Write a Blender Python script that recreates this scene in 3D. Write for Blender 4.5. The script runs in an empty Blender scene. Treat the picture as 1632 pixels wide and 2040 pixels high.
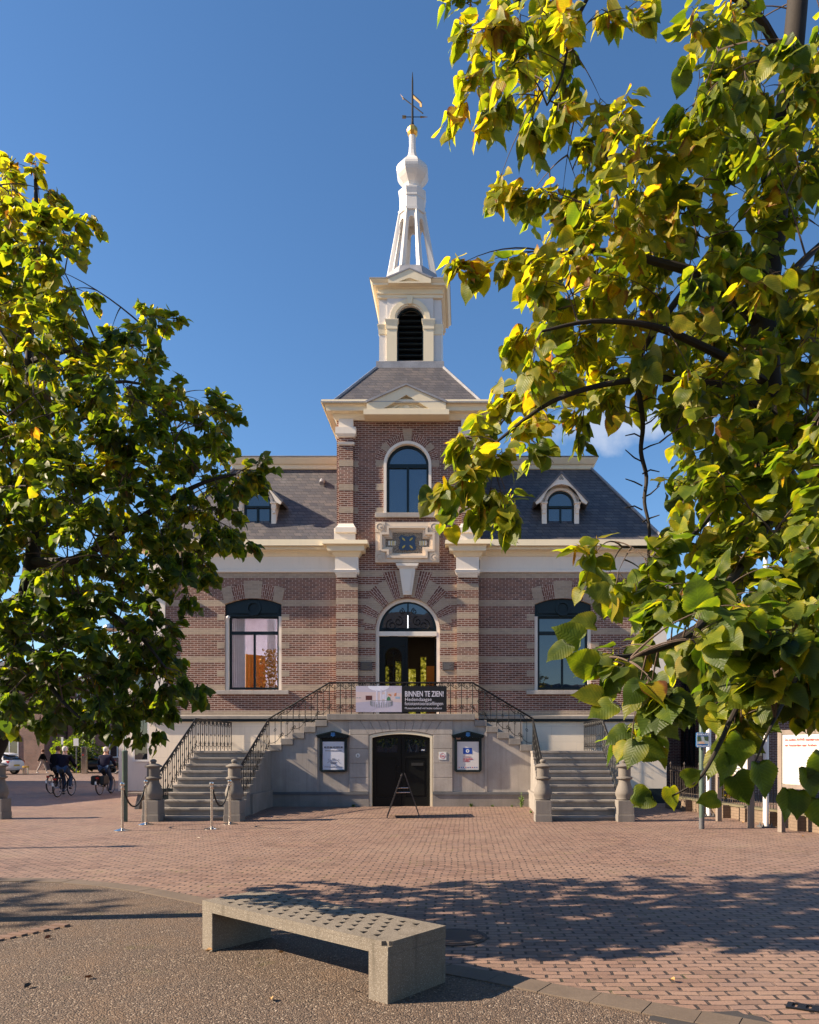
import bpy, bmesh, math, random
import numpy as np
from mathutils import Vector, Matrix
from mathutils.geometry import tessellate_polygon
rad = math.radians
sin, cos, pi = math.sin, math.cos, math.pi
scene = bpy.context.scene
COL = scene.collection

# ------------------------------------------------------------------ camera
K, CX, HY, CZ = 1455.0, 925.0, 1493.0, 1.7       # focal length and principal point in photo pixels, eye height
cam = bpy.data.cameras.new('camera')
cam.sensor_fit = 'VERTICAL'
cam.sensor_height = 36.0
cam.lens = K / 2040.0 * 36.0
cam.shift_x = -(CX - 816.0) / 2040.0
cam.shift_y = (HY - 1020.0) / 2040.0
cam.clip_start = 0.05
cam.clip_end = 3000.0
camo = bpy.data.objects.new('camera', cam)
COL.objects.link(camo)
camo.location = (0, 0, CZ)
camo.rotation_euler = (pi / 2, 0, 0)
scene.camera = camo

# ------------------------------------------------------------------ light
SUN_EL, SUN_AZ = rad(31.5), rad(7.0)             # from the left, a little to the camera's side
sdir = Vector((-cos(SUN_AZ) * cos(SUN_EL), -sin(SUN_AZ) * cos(SUN_EL), sin(SUN_EL)))
sun = bpy.data.lights.new('sun', 'SUN')
sun.energy = 4.9
sun.angle = rad(0.53)
sun.color = (1.0, 0.82, 0.61)
suno = bpy.data.objects.new('sun', sun)
COL.objects.link(suno)
suno.location = (-30, -3, 20)
suno.rotation_euler = (-sdir).to_track_quat('-Z', 'Y').to_euler()

world = bpy.data.worlds.new('World')
scene.world = world
world.use_nodes = True
wn = world.node_tree
wn.nodes.clear()
wout = wn.nodes.new('ShaderNodeOutputWorld')
wbg = wn.nodes.new('ShaderNodeBackground')
wsky = wn.nodes.new('ShaderNodeTexSky')
wsky.sky_type = 'NISHITA'
wsky.sun_disc = False
wsky.sun_elevation = SUN_EL
wsky.sun_rotation = math.atan2(sdir.x, sdir.y)
wsky.altitude = 200
wsky.air_density = 1.0
wsky.dust_density = 0.25
wsky.ozone_density = 3.2
wbg.inputs['Strength'].default_value = 0.071
# one small fair-weather cloud behind the trees: noise in the sky's own direction space
tc = wn.nodes.new('ShaderNodeTexCoord')
def wmath(op, a, b=None, c=None):
    n = wn.nodes.new('ShaderNodeMath'); n.operation = op
    for i, v in enumerate((a, b, c)):
        if v is None: continue
        if isinstance(v, (int, float)): n.inputs[i].default_value = v
        else: wn.links.new(v, n.inputs[i])
    return n.outputs[0]
cdir = Vector(((1235 - CX) / K, 1.0, (HY - 848) / K)).normalized()
sub = wn.nodes.new('ShaderNodeVectorMath'); sub.operation = 'SUBTRACT'
wn.links.new(tc.outputs['Generated'], sub.inputs[0]); sub.inputs[1].default_value = cdir
scl = wn.nodes.new('ShaderNodeVectorMath'); scl.operation = 'MULTIPLY'
wn.links.new(sub.outputs[0], scl.inputs[0]); scl.inputs[1].default_value = (9.0, 9.0, 42.0)
ln = wn.nodes.new('ShaderNodeVectorMath'); ln.operation = 'LENGTH'
wn.links.new(scl.outputs[0], ln.inputs[0])
nz = wn.nodes.new('ShaderNodeTexNoise')
nz.inputs['Scale'].default_value = 26; nz.inputs['Detail'].default_value = 6
wn.links.new(tc.outputs['Generated'], nz.inputs['Vector'])
cl = wmath('SUBTRACT', wmath('MULTIPLY', nz.outputs[0], 2.4), ln.outputs['Value'])
cl = wmath('MULTIPLY', cl, 0.55); cl = wmath('MINIMUM', wmath('MAXIMUM', cl, 0.0), 0.45)
wmix = wn.nodes.new('ShaderNodeMix'); wmix.data_type = 'RGBA'
wn.links.new(cl, wmix.inputs['Factor'])
hsv = wn.nodes.new('ShaderNodeHueSaturation')
hsv.inputs['Saturation'].default_value = 1.14
wn.links.new(wsky.outputs[0], hsv.inputs['Color'])
wn.links.new(hsv.outputs[0], wmix.inputs[6])
wmix.inputs[7].default_value = (5.2, 5.3, 5.6, 1)
wn.links.new(wmix.outputs[2], wbg.inputs['Color'])
wn.links.new(wbg.outputs[0], wout.inputs['Surface'])

vs = scene.view_settings
vs.view_transform = 'Standard'
vs.look = 'None'
vs.exposure = 1.40
vs.gamma = 1.0
vs.use_curve_mapping = False
scene.cycles.max_bounces = 8
scene.cycles.transparent_max_bounces = 12
scene.cycles.sample_clamp_indirect = 6.0

# ------------------------------------------------------------------ placing
def WX(px, Y): return (px - CX) * Y / K
def WZ(py, Y): return CZ - (py - HY) * Y / K
def W(px, py, Y): return Vector((WX(px, Y), Y, WZ(py, Y)))
def ss(t):
    t = max(0.0, min(1.0, t)); return t * t * (3 - 2 * t)
XC = -1.785                                       # axis of the building
def gz(x, y): return 0.09 * ss((y - 17.2) / 2.8) * ss((8.0 - abs(x - XC)) / 2.5) * ss((40 - y) / 8)

# ------------------------------------------------------------------ object helpers
def tag(o, label=None, cat=None, group=None, kind=None):
    if label: o['label'] = label
    if cat: o['category'] = cat
    if group: o['group'] = group
    if kind: o['kind'] = kind
    return o
def thing(name, loc, label, cat, group=None, rz=0.0):
    o = bpy.data.objects.new(name, None); COL.objects.link(o)
    o.empty_display_size = 0.2
    o.location = loc; o.rotation_euler = (0, 0, rz)
    o['local'] = 0
    return tag(o, label, cat, group)
def base_of(o):
    while o.parent: o = o.parent
    return o
class MB:
    """collects shapes, then links them as ONE mesh object"""
    def __init__(s): s.v = []; s.f = []; s.m = []; s.mi = 0; s.smooth = []; s.sm = False
    def add(s, verts, faces):
        b = len(s.v); s.cuts = getattr(s, 'cuts', []) + [(b, len(s.f))]; s.v.extend([tuple(v) for v in verts])
        for f in faces:
            s.f.append(tuple(i + b for i in f)); s.m.append(s.mi); s.smooth.append(s.sm)
        return s
    def mat(s, i): s.mi = i; return s
    def box(s, x0, x1, y0, y1, z0, z1):
        v = [(x0,y0,z0),(x1,y0,z0),(x1,y1,z0),(x0,y1,z0),(x0,y0,z1),(x1,y0,z1),(x1,y1,z1),(x0,y1,z1)]
        return s.add(v, [(0,3,2,1),(4,5,6,7),(0,1,5,4),(1,2,6,5),(2,3,7,6),(3,0,4,7)])
    def obox(s, c, ax, ay, az):
        c = Vector(c); ax = Vector(ax); ay = Vector(ay); az = Vector(az)
        v = [c + sx*ax + sy*ay + sz*az for sz in (-1,1) for sx, sy in ((-1,-1),(1,-1),(1,1),(-1,1))]
        return s.add(v, [(0,3,2,1),(4,5,6,7),(0,1,5,4),(1,2,6,5),(2,3,7,6),(3,0,4,7)])
    def ring(s, x0, x1, y0, y1, prof, cap=True):
        """rectangle rings offset outwards: prof = [(d, z), ...] bottom to top"""
        v = []; f = []
        for d, z in prof:
            v += [(x0-d,y0-d,z),(x1+d,y0-d,z),(x1+d,y1+d,z),(x0-d,y1+d,z)]
        n = len(prof)
        for i in range(n-1):
            for k in range(4):
                a = i*4+k; b = i*4+(k+1)%4
                f.append((a, b, b+4, a+4))
        if cap:
            f.append((3,2,1,0)); f.append(tuple(range(4*(n-1), 4*n)))
        return s.add(v, f)
    def lathe(s, c, prof, n=16, rot=0.0, sx=1.0, sy=1.0):
        """prof = [(r, z), ...]"""
        v = []; f = []
        for r, z in prof:
            for k in range(n):
                a = rot + 2*pi*k/n
                v.append((c[0]+r*cos(a)*sx, c[1]+r*sin(a)*sy, c[2]+z))
        for i in range(len(prof)-1):
            for k in range(n):
                a = i*n+k; b = i*n+(k+1) % n
                f.append((a, b, b+n, a+n))
        f.append(tuple(reversed(range(n)))); f.append(tuple(range(n*(len(prof)-1), n*len(prof))))
        return s.add(v, f)
    def tube(s, pts, r, n=6, closed=False):
        pts = [Vector(p) for p in pts]; m = len(pts)
        rs = r if isinstance(r, (list, tuple)) else [r]*m
        v = []; f = []; up = None
        for i, p in enumerate(pts):
            if closed: t = pts[(i+1) % m] - pts[i-1]
            else: t = pts[min(i+1, m-1)] - pts[max(i-1, 0)]
            if t.length < 1e-9: t = Vector((0,0,1))
            t.normalize()
            if up is None:
                up = Vector((0,0,1)) if abs(t.z) < 0.9 else Vector((1,0,0))
            a = t.cross(up)
            if a.length < 1e-6: a = t.orthogonal()
            a.normalize(); b = a.cross(t).normalized(); up = b
            for k in range(n):
                q = 2*pi*k/n
                v.append(p + rs[i]*(cos(q)*a + sin(q)*b))
        for i in range(m if closed else m-1):
            j = (i+1) % m
            for k in range(n):
                f.append((i*n+k, i*n+(k+1)%n, j*n+(k+1)%n, j*n+k))
        if not closed:
            f.append(tuple(reversed(range(n)))); f.append(tuple(range(n*(m-1), n*m)))
        return s.add(v, f)
    def plate(s, outer, holes=(), a=0.0, b=0.1, axis='y', T=None):
        """flat outline (with holes) from depth a (front) to b (back); axis y: outline in x,z; axis z: outline in x,y"""
        def at(p, d):
            q = (p[0], d, p[1]) if axis == 'y' else ((p[0], p[1], d) if axis == 'z' else (d, p[0], p[1]))
            return T @ Vector(q) if T is not None else q
        loops = [list(outer)] + [list(h) for h in holes]
        tri = tessellate_polygon([[Vector((p[0], p[1], 0)) for p in l] for l in loops])
        flat = [p for l in loops for p in l]; n = len(flat)
        v = [at(p, a) for p in flat] + [at(p, b) for p in flat]
        f = [tuple(t) for t in tri] + [tuple(i+n for i in reversed(t)) for t in tri]
        k = 0
        for l in loops:
            m = len(l)
            for i in range(m):
                j = (i+1) % m
                f.append((k+i, k+j, k+j+n, k+i+n))
            k += m
        return s.add(v, f)
    def build_each(s, name, mats, parent=None, **kw):
        """one object per shape"""
        ends = s.cuts[1:] + [(len(s.v), len(s.f))]
        for (v0, f0), (v1, f1) in zip(s.cuts, ends):
            m = MB(); m.add(s.v[v0:v1], [tuple(i-v0 for i in q) for q in s.f[f0:f1]]); o = m.build(name, mats, parent, **kw)
        return o
    def build(s, name, mats, parent=None, smooth=False, fix=True, bevel=0.0):
        me = bpy.data.meshes.new(name)
        me.from_pydata(s.v, [], s.f)
        if not isinstance(mats, (list, tuple)): mats = [mats]
        for m in mats: me.materials.append(m)
        me.polygons.foreach_set('material_index', s.m)
        if fix:
            bm = bmesh.new(); bm.from_mesh(me)
            bmesh.ops.recalc_face_normals(bm, faces=bm.faces)
            bm.to_mesh(me); bm.free()
        if smooth or any(s.smooth):
            me.polygons.foreach_set('use_smooth', [True]*len(me.polygons) if smooth else s.smooth)
        me.update()
        o = bpy.data.objects.new(name, me); COL.objects.link(o)
        if smooth: me.set_sharp_from_angle(angle=rad(42))
        if bevel:
            md = o.modifiers.new('bevel', 'BEVEL'); md.width = bevel; md.segments = 2; md.limit_method = 'ANGLE'; md.angle_limit = rad(40)
        if parent is not None: put(o, parent)
        return o
def put(o, parent):
    """parents o; meshes are written in world coordinates unless the thing was started at the origin"""
    o.parent = parent
    r = base_of(parent)
    if parent is r:
        o.matrix_parent_inverse = Matrix.Translation(-Vector(r.location)) if not r.get('local') else Matrix()
def arc(cx, cz, r, a0, a1, n):
    return [(cx + r*cos(rad(a0+(a1-a0)*i/n)), cz + r*sin(rad(a0+(a1-a0)*i/n))) for i in range(n+1)]
def archloop(cx, hw, z0, zs, n=20, r=None):
    """round-arched opening outline"""
    return [(cx-hw, z0), (cx+hw, z0)] + arc(cx, zs, hw, 0, 180, n)
def segloop(cx, hw, z0, zs, rise, n=12):
    R = (hw*hw + rise*rise)/(2*rise); cz = zs + rise - R
    a = math.degrees(math.asin(hw/R))
    return [(cx-hw, z0), (cx+hw, z0)] + arc(cx, cz, R, 90-a, 90+a, n)
def rect(x0, x1, z0, z1): return [(x0,z0),(x1,z0),(x1,z1),(x0,z1)]
def copy_tree(o, parent=None):
    c = o.copy(); COL.objects.link(c)
    if parent is not None: c.parent = parent; c.matrix_parent_inverse = o.matrix_parent_inverse.copy()
    for ch in list(o.children): copy_tree(ch, c)
    return c
def lettering(text, size, loc, mat, parent, name='lettering', xs=1.0, align='LEFT', bold=0.0, rot=None, thick=0.002):
    cu = bpy.data.curves.new('t', 'FONT'); cu.body = text; cu.size = size
    cu.align_x = align; cu.extrude = thick; cu.offset = bold*size; cu.resolution_u = 3
    o = bpy.data.objects.new('t', cu); COL.objects.link(o)
    dg = bpy.context.evaluated_depsgraph_get()
    me = bpy.data.meshes.new_from_object(o.evaluated_get(dg))
    bpy.data.objects.remove(o); bpy.data.curves.remove(cu)
    R = (rot or Matrix()) @ Matrix.Rotation(pi/2, 4, 'X') @ Matrix.Diagonal((xs, 1, 1, 1))
    me.transform(Matrix.Translation(Vector(loc)) @ R)
    me.name = name; me.materials.clear(); me.materials.append(mat)
    o = bpy.data.objects.new(name, me); COL.objects.link(o)
    put(o, parent)
    return o

# ------------------------------------------------------------------ materials
class Mat:
    def __init__(s, name):
        s.m = bpy.data.materials.new(name); s.m.use_nodes = True
        s.t = s.m.node_tree; s.t.nodes.clear()
        s.out = s.t.nodes.new('ShaderNodeOutputMaterial')
        s.p = s.t.nodes.new('ShaderNodeBsdfPrincipled')
        s.t.links.new(s.p.outputs[0], s.out.inputs[0])
        s._geo = None
    def n(s, typ, props=None, **ins):
        n = s.t.nodes.new(typ)
        for k, v in (props or {}).items(): setattr(n, k, v)
        for k, v in ins.items():
            key = int(k[1:]) if k[0] == '_' and k[1:].isdigit() else k.replace('_', ' ')
            s.set(n.inputs[key], v)
        return n
    def set(s, sock, v):
        if isinstance(v, bpy.types.NodeSocket): s.t.links.new(v, sock)
        elif isinstance(v, (tuple, list)) and sock.type == 'RGBA' and len(v) == 3: sock.default_value = (*v, 1)
        else: sock.default_value = v
    def math(s, op, a, b=None, c=None, clamp=False):
        n = s.t.nodes.new('ShaderNodeMath'); n.operation = op; n.use_clamp = clamp
        for i, v in enumerate((a, b, c)):
            if v is not None: s.set(n.inputs[i], v)
        return n.outputs[0]
    def geo(s):
        if s._geo is None: s._geo = s.t.nodes.new('ShaderNodeNewGeometry')
        return s._geo
    def pos(s): return s.geo().outputs['Position']
    def obj(s): return s.n('ShaderNodeTexCoord').outputs['Object']
    def sep(s, v):
        n = s.n('ShaderNodeSeparateXYZ', _0=v); return n.outputs
    def comb(s, x, y, z=0.0): return s.n('ShaderNodeCombineXYZ', _0=x, _1=y, _2=z).outputs[0]
    def scale(s, v, k): 
        n = s.t.nodes.new('ShaderNodeVectorMath'); n.operation = 'MULTIPLY'
        s.set(n.inputs[0], v); n.inputs[1].default_value = k if isinstance(k, (tuple, list)) else (k,k,k)
        return n.outputs[0]
    def noise(s, v, sc, det=4.0, rough=0.55, dist=0.0):
        n = s.n('ShaderNodeTexNoise', Vector=v, Scale=sc, Detail=det, Roughness=rough, Distortion=dist); return n.outputs[0]
    def ramp(s, f, stops, interp='LINEAR'):
        n = s.t.nodes.new('ShaderNodeValToRGB'); e = n.color_ramp.elements
        n.color_ramp.interpolation = interp
        while len(e) < len(stops): e.new(0.5)
        for q, (p, c) in zip(e, stops):
            q.position = p; q.color = (*c, 1) if len(c) == 3 else c
        s.set(n.inputs[0], f); return n.outputs[0]
    def mix(s, f, a, b, mode='MIX'):
        n = s.t.nodes.new('ShaderNodeMix'); n.data_type = 'RGBA'; n.blend_type = mode
        s.set(n.inputs['Factor'], f); s.set(n.inputs[6], a); s.set(n.inputs[7], b); return n.outputs[2]
    def mapr(s, v, a, b, c=0.0, d=1.0):
        return s.n('ShaderNodeMapRange', _0=v, _1=a, _2=b, _3=c, _4=d).outputs[0]
    def bump(s, h, strength=0.3, dist=0.01):
        n = s.n('ShaderNodeBump', Height=h, Strength=strength, Distance=dist)
        s.t.links.new(n.outputs[0], s.p.inputs['Normal']); return n
    def fin(s, col=None, rough=0.6, spec=0.4, metal=0.0):
        if col is not None: s.set(s.p.inputs['Base Color'], col)
        s.set(s.p.inputs['Roughness'], rough); s.set(s.p.inputs['Specular IOR Level'], spec); s.set(s.p.inputs['Metallic'], metal)
        return s.m

def m_plain(name, col, rough=0.5, spec=0.4, metal=0.0, var=0.12, sc=3.0, bump=0.0, local=False):
    m = Mat(name); v = m.obj() if local else m.pos()
    n = m.noise(v, sc, 5); n2 = m.noise(v, sc*9, 3)
    k = m.mapr(m.math('ADD', m.math('MULTIPLY', n, 0.65), m.math('MULTIPLY', n2, 0.35)), 0.3, 0.7, 1-var, 1+var)
    c = m.mix(1.0, (*col, 1), m.n('ShaderNodeCombineColor', _0=k, _1=k, _2=k).outputs[0], 'MULTIPLY')
    if bump: m.bump(n2, bump, 0.004)
    return m.fin(c, rough, spec, metal)

def wall_uv(m):
    p = m.sep(m.pos())
    return m.math('ADD', p[0], p[1]), p[2], p
def m_brick(name, band_top=None, period=0.0, h=0.185, lo=-9.0, base_band=None, radial=None, light=False):
    """purple-brown hand-shaped brick with pale joints and bands of yellow brick"""
    m = Mat(name); u, z, p = wall_uv(m)
    if radial:
        dx = m.math('SUBTRACT', p[0], radial[0]); dz = m.math('SUBTRACT', p[2], radial[1])
        ang = m.math('ARCTAN2', dz, dx); rr = m.math('SQRT', m.math('ADD', m.math('MULTIPLY', dx, dx), m.math('MULTIPLY', dz, dz)))
        vec = m.comb(rr, m.math('MULTIPLY', ang, radial[2]))
    else:
        vec = m.comb(u, z)
    bt = m.n('ShaderNodeTexBrick', {'offset': 0.5, 'squash': 1.0}, Vector=vec, Scale=1.0, Color1=(0.0,0,0), Color2=(1,1,1), Mortar=(0.5,0.5,0.5),
             Mortar_Size=0.0085, Mortar_Smooth=0.25, Bias=0.0, Brick_Width=0.215, Row_Height=0.0638)
    rnd = bt.outputs[0]; mort = bt.outputs['Fac']
    big = m.noise(m.pos(), 1.3, 4); fine = m.noise(m.pos(), 60, 3)
    red = m.ramp(rnd, [(0.0, (0.110,0.047,0.036)), (0.35, (0.182,0.076,0.054)), (0.7, (0.236,0.101,0.068)), (1.0, (0.143,0.067,0.057))])
    yel = m.ramp(rnd, [(0.0, (0.37,0.285,0.205)), (0.5, (0.44,0.34,0.245)), (1.0, (0.34,0.265,0.2))])
    mask = None
    if light: mask = 1.0
    elif band_top is not None:
        t = m.math('SUBTRACT', band_top, z)
        fr = m.math('FLOORED_MODULO', t, period)
        mask = m.math('MULTIPLY', m.math('LESS_THAN', fr, h), m.math('MULTIPLY', m.math('GREATER_THAN', t, -0.001), m.math('GREATER_THAN', z, lo)))
        if base_band: 
            mask = m.math('MAXIMUM', mask, m.math('LESS_THAN', z, base_band))
    col = red if mask is None else m.mix(mask, red, yel)
    col = m.mix(m.mapr(big, 0.35, 0.75, 0.0, 0.45), col, m.mix(1.0, col, (0.62,0.58,0.60), 'MULTIPLY'))
    col = m.mix(m.mapr(fine, 0.35, 0.7, 0.0, 0.35), col, m.mix(1.0, col, (0.7,0.68,0.66), 'MULTIPLY'))
    mc = (0.56,0.44,0.37) if not light else (0.42,0.35,0.27)
    mcol = m.mix(m.mapr(big, 0.3, 0.7), mc, (0.36,0.29,0.24))
    if mask is not None and not light: mcol = m.mix(mask, mcol, (0.45,0.36,0.27))
    stain = m.noise(m.scale(m.pos(), (2.2,2.2,0.5)), 1.0, 5)
    out = m.mix(mort, col, mcol)
    out = m.mix(m.mapr(stain, 0.58, 0.8, 0.0, 0.4), out, (0.16,0.13,0.12))
    m.bump(m.math('SUBTRACT', fine, m.math('MULTIPLY', mort, 2.0)), 0.35, 0.004)
    return m.fin(out, 0.85, 0.25)

def m_stone(name, col, dark=0.55, streak=0.5, rough=0.8, joints=None):
    m = Mat(name); P = m.pos()
    n = m.noise(P, 2.0, 6); f = m.noise(P, 45, 4, 0.7)
    st = m.noise(m.scale(P, (7.0, 7.0, 0.35)), 1.0, 6, 0.65)
    c = m.mix(m.mapr(n, 0.3, 0.7), tuple(col), tuple(k*0.72 for k in col))
    c = m.mix(m.mapr(st, 0.5, 0.72, 0.0, streak), c, tuple(k*dark*0.5 for k in col))
    c = m.mix(m.mapr(st, 0.42, 0.28, 0.0, streak*0.6), c, tuple(min(0.6, k*1.45) for k in col))
    c = m.mix(m.mapr(f, 0.35, 0.72, 0.0, 0.5), c, tuple(k*0.55 for k in col))
    if joints:
        u, z, p = wall_uv(m)
        bt = m.n('ShaderNodeTexBrick', {'offset': 0.5}, Vector=m.comb(u, m.math('SUBTRACT', z, joints[2])), Scale=1.0, Mortar_Size=0.007, Mortar_Smooth=0.3,
                 Brick_Width=joints[0], Row_Height=joints[1])
        c = m.mix(m.math('MULTIPLY', bt.outputs['Fac'], 0.7), c, tuple(k*0.45 for k in col))
        m.bump(m.math('SUBTRACT', m.math('MULTIPLY', f, 0.4), bt.outputs['Fac']), 0.5, 0.006)
    else: m.bump(f, 0.25, 0.006)
    return m.fin(c, rough, 0.35)

def m_slate(name):
    m = Mat(name); p = m.sep(m.pos()); u = m.math('ADD', p[0], p[1])
    bt = m.n('ShaderNodeTexBrick', {'offset': 0.5}, Vector=m.comb(u, p[2]), Scale=1.0, Color1=(0,0,0), Color2=(1,1,1), Mortar=(0.5,0.5,0.5),
             Mortar_Size=0.008, Mortar_Smooth=0.2, Brick_Width=0.24, Row_Height=0.125)
    n = m.noise(m.pos(), 1.2, 5); s2 = m.noise(m.scale(m.pos(), (5,5,0.6)), 1.0, 5)
    c = m.ramp(bt.outputs[0], [(0,(0.062,0.058,0.066)),(0.5,(0.095,0.086,0.09)),(1,(0.135,0.115,0.11))])
    c = m.mix(m.mapr(n, 0.3, 0.7, 0, 0.5), c, (0.055,0.054,0.065))
    c = m.mix(m.mapr(s2, 0.58, 0.75, 0, 0.35), c, (0.2,0.19,0.19))
    c = m.mix(bt.outputs['Fac'], c, (0.018,0.017,0.02))
    rowf = m.math('FRACT', m.math('DIVIDE', p[2], 0.125))
    m.bump(m.math('SUBTRACT', m.math('MULTIPLY', rowf, -0.6), bt.outputs['Fac']), 0.6, 0.012)
    return m.fin(c, m.mapr(n, 0.3, 0.7, 0.45, 0.65), 0.5)

def m_paint(name, col, rough=0.45, dirt=0.25, joints=None):
    m = Mat(name); P = m.pos()
    st = m.noise(m.scale(P, (6, 6, 0.8)), 1.0, 5); n = m.noise(P, 3.0, 4); f = m.noise(P, 30, 4)
    c = m.mix(m.mapr(n, 0.3, 0.75, 0, 0.18), tuple(col), tuple(k*0.8 for k in col))
    c = m.mix(m.mapr(st, 0.55, 0.8, 0, dirt), c, tuple(k*0.5 for k in col))
    c = m.mix(m.mapr(f, 0.5, 0.8, 0, dirt*0.6), c, tuple(k*0.7 for k in col))
    if joints:
        u, z, p = wall_uv(m)
        bt = m.n('ShaderNodeTexBrick', {'offset': 0.5}, Vector=m.comb(u, m.math('SUBTRACT', z, joints[2])), Scale=1.0, Mortar_Size=0.008, Mortar_Smooth=0.3,
                 Brick_Width=joints[0], Row_Height=joints[1])
        c = m.mix(m.math('MULTIPLY', bt.outputs['Fac'], 0.35), c, tuple(k*0.6 for k in col))
        m.bump(m.math('SUBTRACT', m.math('MULTIPLY', f, 0.2), bt.outputs['Fac']), 0.4, 0.006)
    else: m.bump(f, 0.08, 0.003)
    return m.fin(c, rough, 0.35)

def m_glass(name, tint=(0.012,0.016,0.022), ior=2.1, clear=0.0, rough=0.015):
    m = Mat(name)
    n = m.noise(m.pos(), 1.6, 2)
    m.bump(n, 0.05, 0.03)
    m.set(m.p.inputs['IOR'], ior)
    r = m.fin(tint, rough, 0.5)
    if clear:
        tr = m.n('ShaderNodeBsdfTransparent', _0=(0.93,0.95,0.94)); mx = m.n('ShaderNodeMixShader', _0=clear)
        m.t.links.new(m.p.outputs[0], mx.inputs[1]); m.t.links.new(tr.outputs[0], mx.inputs[2]); m.t.links.new(mx.outputs[0], m.out.inputs[0])
    return r

def m_paving():
    m = Mat('clay_paving'); P = m.pos()
    w = m.n('ShaderNodeTexNoise', Vector=P, Scale=0.8, Detail=2.0)
    jit = m.n('ShaderNodeTexNoise', Vector=P, Scale=6.0, Detail=2.0)
    off = m.scale(m.n('ShaderNodeVectorMath', {'operation': 'SUBTRACT'}, _0=w.outputs['Color'], _1=(0.5,0.5,0.5)).outputs[0], 0.12)
    off2 = m.scale(m.n('ShaderNodeVectorMath', {'operation': 'SUBTRACT'}, _0=jit.outputs['Color'], _1=(0.5,0.5,0.5)).outputs[0], 0.022)
    v = m.n('ShaderNodeVectorMath', {'operation': 'ADD'}, _0=P, _1=off).outputs[0]
    v = m.n('ShaderNodeVectorMath', {'operation': 'ADD'}, _0=v, _1=off2).outputs[0]
    q = m.sep(v)
    v2 = m.comb(m.math('MULTIPLY', q[0], 0.5), q[1])
    bt = m.n('ShaderNodeTexBrick', {'offset': 0.5}, Vector=v2, Scale=1.0, Color1=(0,0,0), Color2=(1,1,1), Mortar=(0.5,0.5,0.5),
             Mortar_Size=0.0072, Mortar_Smooth=0.3, Brick_Width=0.1025, Row_Height=0.092)
    n = m.noise(P, 0.55, 5); f = m.noise(P, 70, 4, 0.65); g = m.noise(P, 9, 4)
    c = m.ramp(bt.outputs[0], [(0.0,(0.145,0.086,0.066)),(0.3,(0.215,0.130,0.097)),(0.65,(0.275,0.170,0.126)),(1.0,(0.195,0.128,0.107))])
    c = m.mix(m.mapr(n, 0.35, 0.7, 0, 0.5), c, (0.31,0.215,0.16))
    patch = m.noise(m.scale(P, (0.22, 0.35, 1)), 1.0, 4)
    c = m.mix(m.mapr(patch, 0.52, 0.62, 0, 0.38), c, m.mix(1.0, c, (0.72,0.70,0.72), 'MULTIPLY'))
    dust = m.noise(m.scale(P, (0.5, 1.1, 1)), 1.0, 6, 0.7)
    c = m.mix(m.mapr(dust, 0.56, 0.72, 0, 0.45), c, (0.34,0.25,0.185))
    c = m.mix(m.mapr(f, 0.35, 0.75, 0, 0.6), c, m.mix(1.0, c, (0.5,0.48,0.48), 'MULTIPLY'))
    moss = m.mapr(m.noise(P, 1.7, 4), 0.55, 0.7)
    jc = m.mix(moss, (0.035,0.026,0.022), (0.085,0.085,0.022))
    jw = m.math('MULTIPLY', bt.outputs['Fac'], m.mapr(g, 0.38, 0.54, 0.3, 1.0))
    out = m.mix(jw, c, jc)
    m.bump(m.math('SUBTRACT', m.math('MULTIPLY', f, 0.25), m.math('MULTIPLY', jw, 1.6)), 0.75, 0.012)
    return m.fin(out, 0.72, 0.4)
def m_gravel():
    m = Mat('gravel_asphalt'); P = m.pos()
    vo = m.n('ShaderNodeTexVoronoi', {'feature': 'F1'}, Vector=P, Scale=82.0, Randomness=1.0)
    vc = m.sep(vo.outputs['Color'])[0]
    n = m.noise(P, 0.9, 5); g = m.noise(P, 3.5, 5)
    c = m.ramp(vc, [(0.0,(0.045,0.031,0.023)),(0.3,(0.115,0.078,0.055)),(0.6,(0.19,0.128,0.088)),(0.85,(0.13,0.096,0.075)),(0.92,(0.30,0.23,0.17)),(1.0,(0.45,0.36,0.28))])
    sand = m.mapr(m.math('ADD', m.math('MULTIPLY', n, 0.6), m.math('MULTIPLY', g, 0.4)), 0.47, 0.62)
    c = m.mix(m.math('MULTIPLY', sand, 0.6), c, (0.21,0.132,0.078))
    c = m.mix(m.mapr(g, 0.28, 0.45, 0.55, 0.0), c, (0.15,0.108,0.08))
    edge = m.mapr(vo.outputs['Distance'], 0.3, 0.75, 0, 0.85)
    c = m.mix(edge, c, (0.045,0.036,0.030))
    moss = m.mapr(m.noise(P, 2.3, 5), 0.63, 0.72, 0, 0.35)
    c = m.mix(moss, c, (0.09,0.085,0.03))
    m.bump(m.math('SUBTRACT', 1.0, vo.outputs['Distance']), 0.9, 0.008)
    return m.fin(c, 0.8, 0.35)
def m_concrete(name='rough_concrete', col=(0.22,0.188,0.15)):
    m = Mat(name); P = m.obj()
    n = m.noise(P, 2.5, 6); f = m.noise(P, 90, 4, 0.7)
    vo = m.n('ShaderNodeTexVoronoi', Vector=P, Scale=260.0)
    st = m.noise(m.scale(P, (12,12,1.0)), 1.0, 6)
    c = m.mix(m.mapr(n, 0.3, 0.7), tuple(col), tuple(k*0.7 for k in col))
    c = m.mix(m.mapr(m.sep(vo.outputs['Color'])[0], 0.0, 1.0, 0, 0.5), c, (0.09,0.076,0.062))
    c = m.mix(m.mapr(m.sep(vo.outputs['Color'])[1], 0.85, 0.95, 0, 0.6), c, (0.42,0.38,0.33))
    c = m.mix(m.mapr(st, 0.55, 0.75, 0, 0.55), c, (0.075,0.062,0.045))
    m.bump(m.math('ADD', f, vo.outputs['Distance']), 0.35, 0.004)
    return m.fin(c, 0.85, 0.3)
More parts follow.
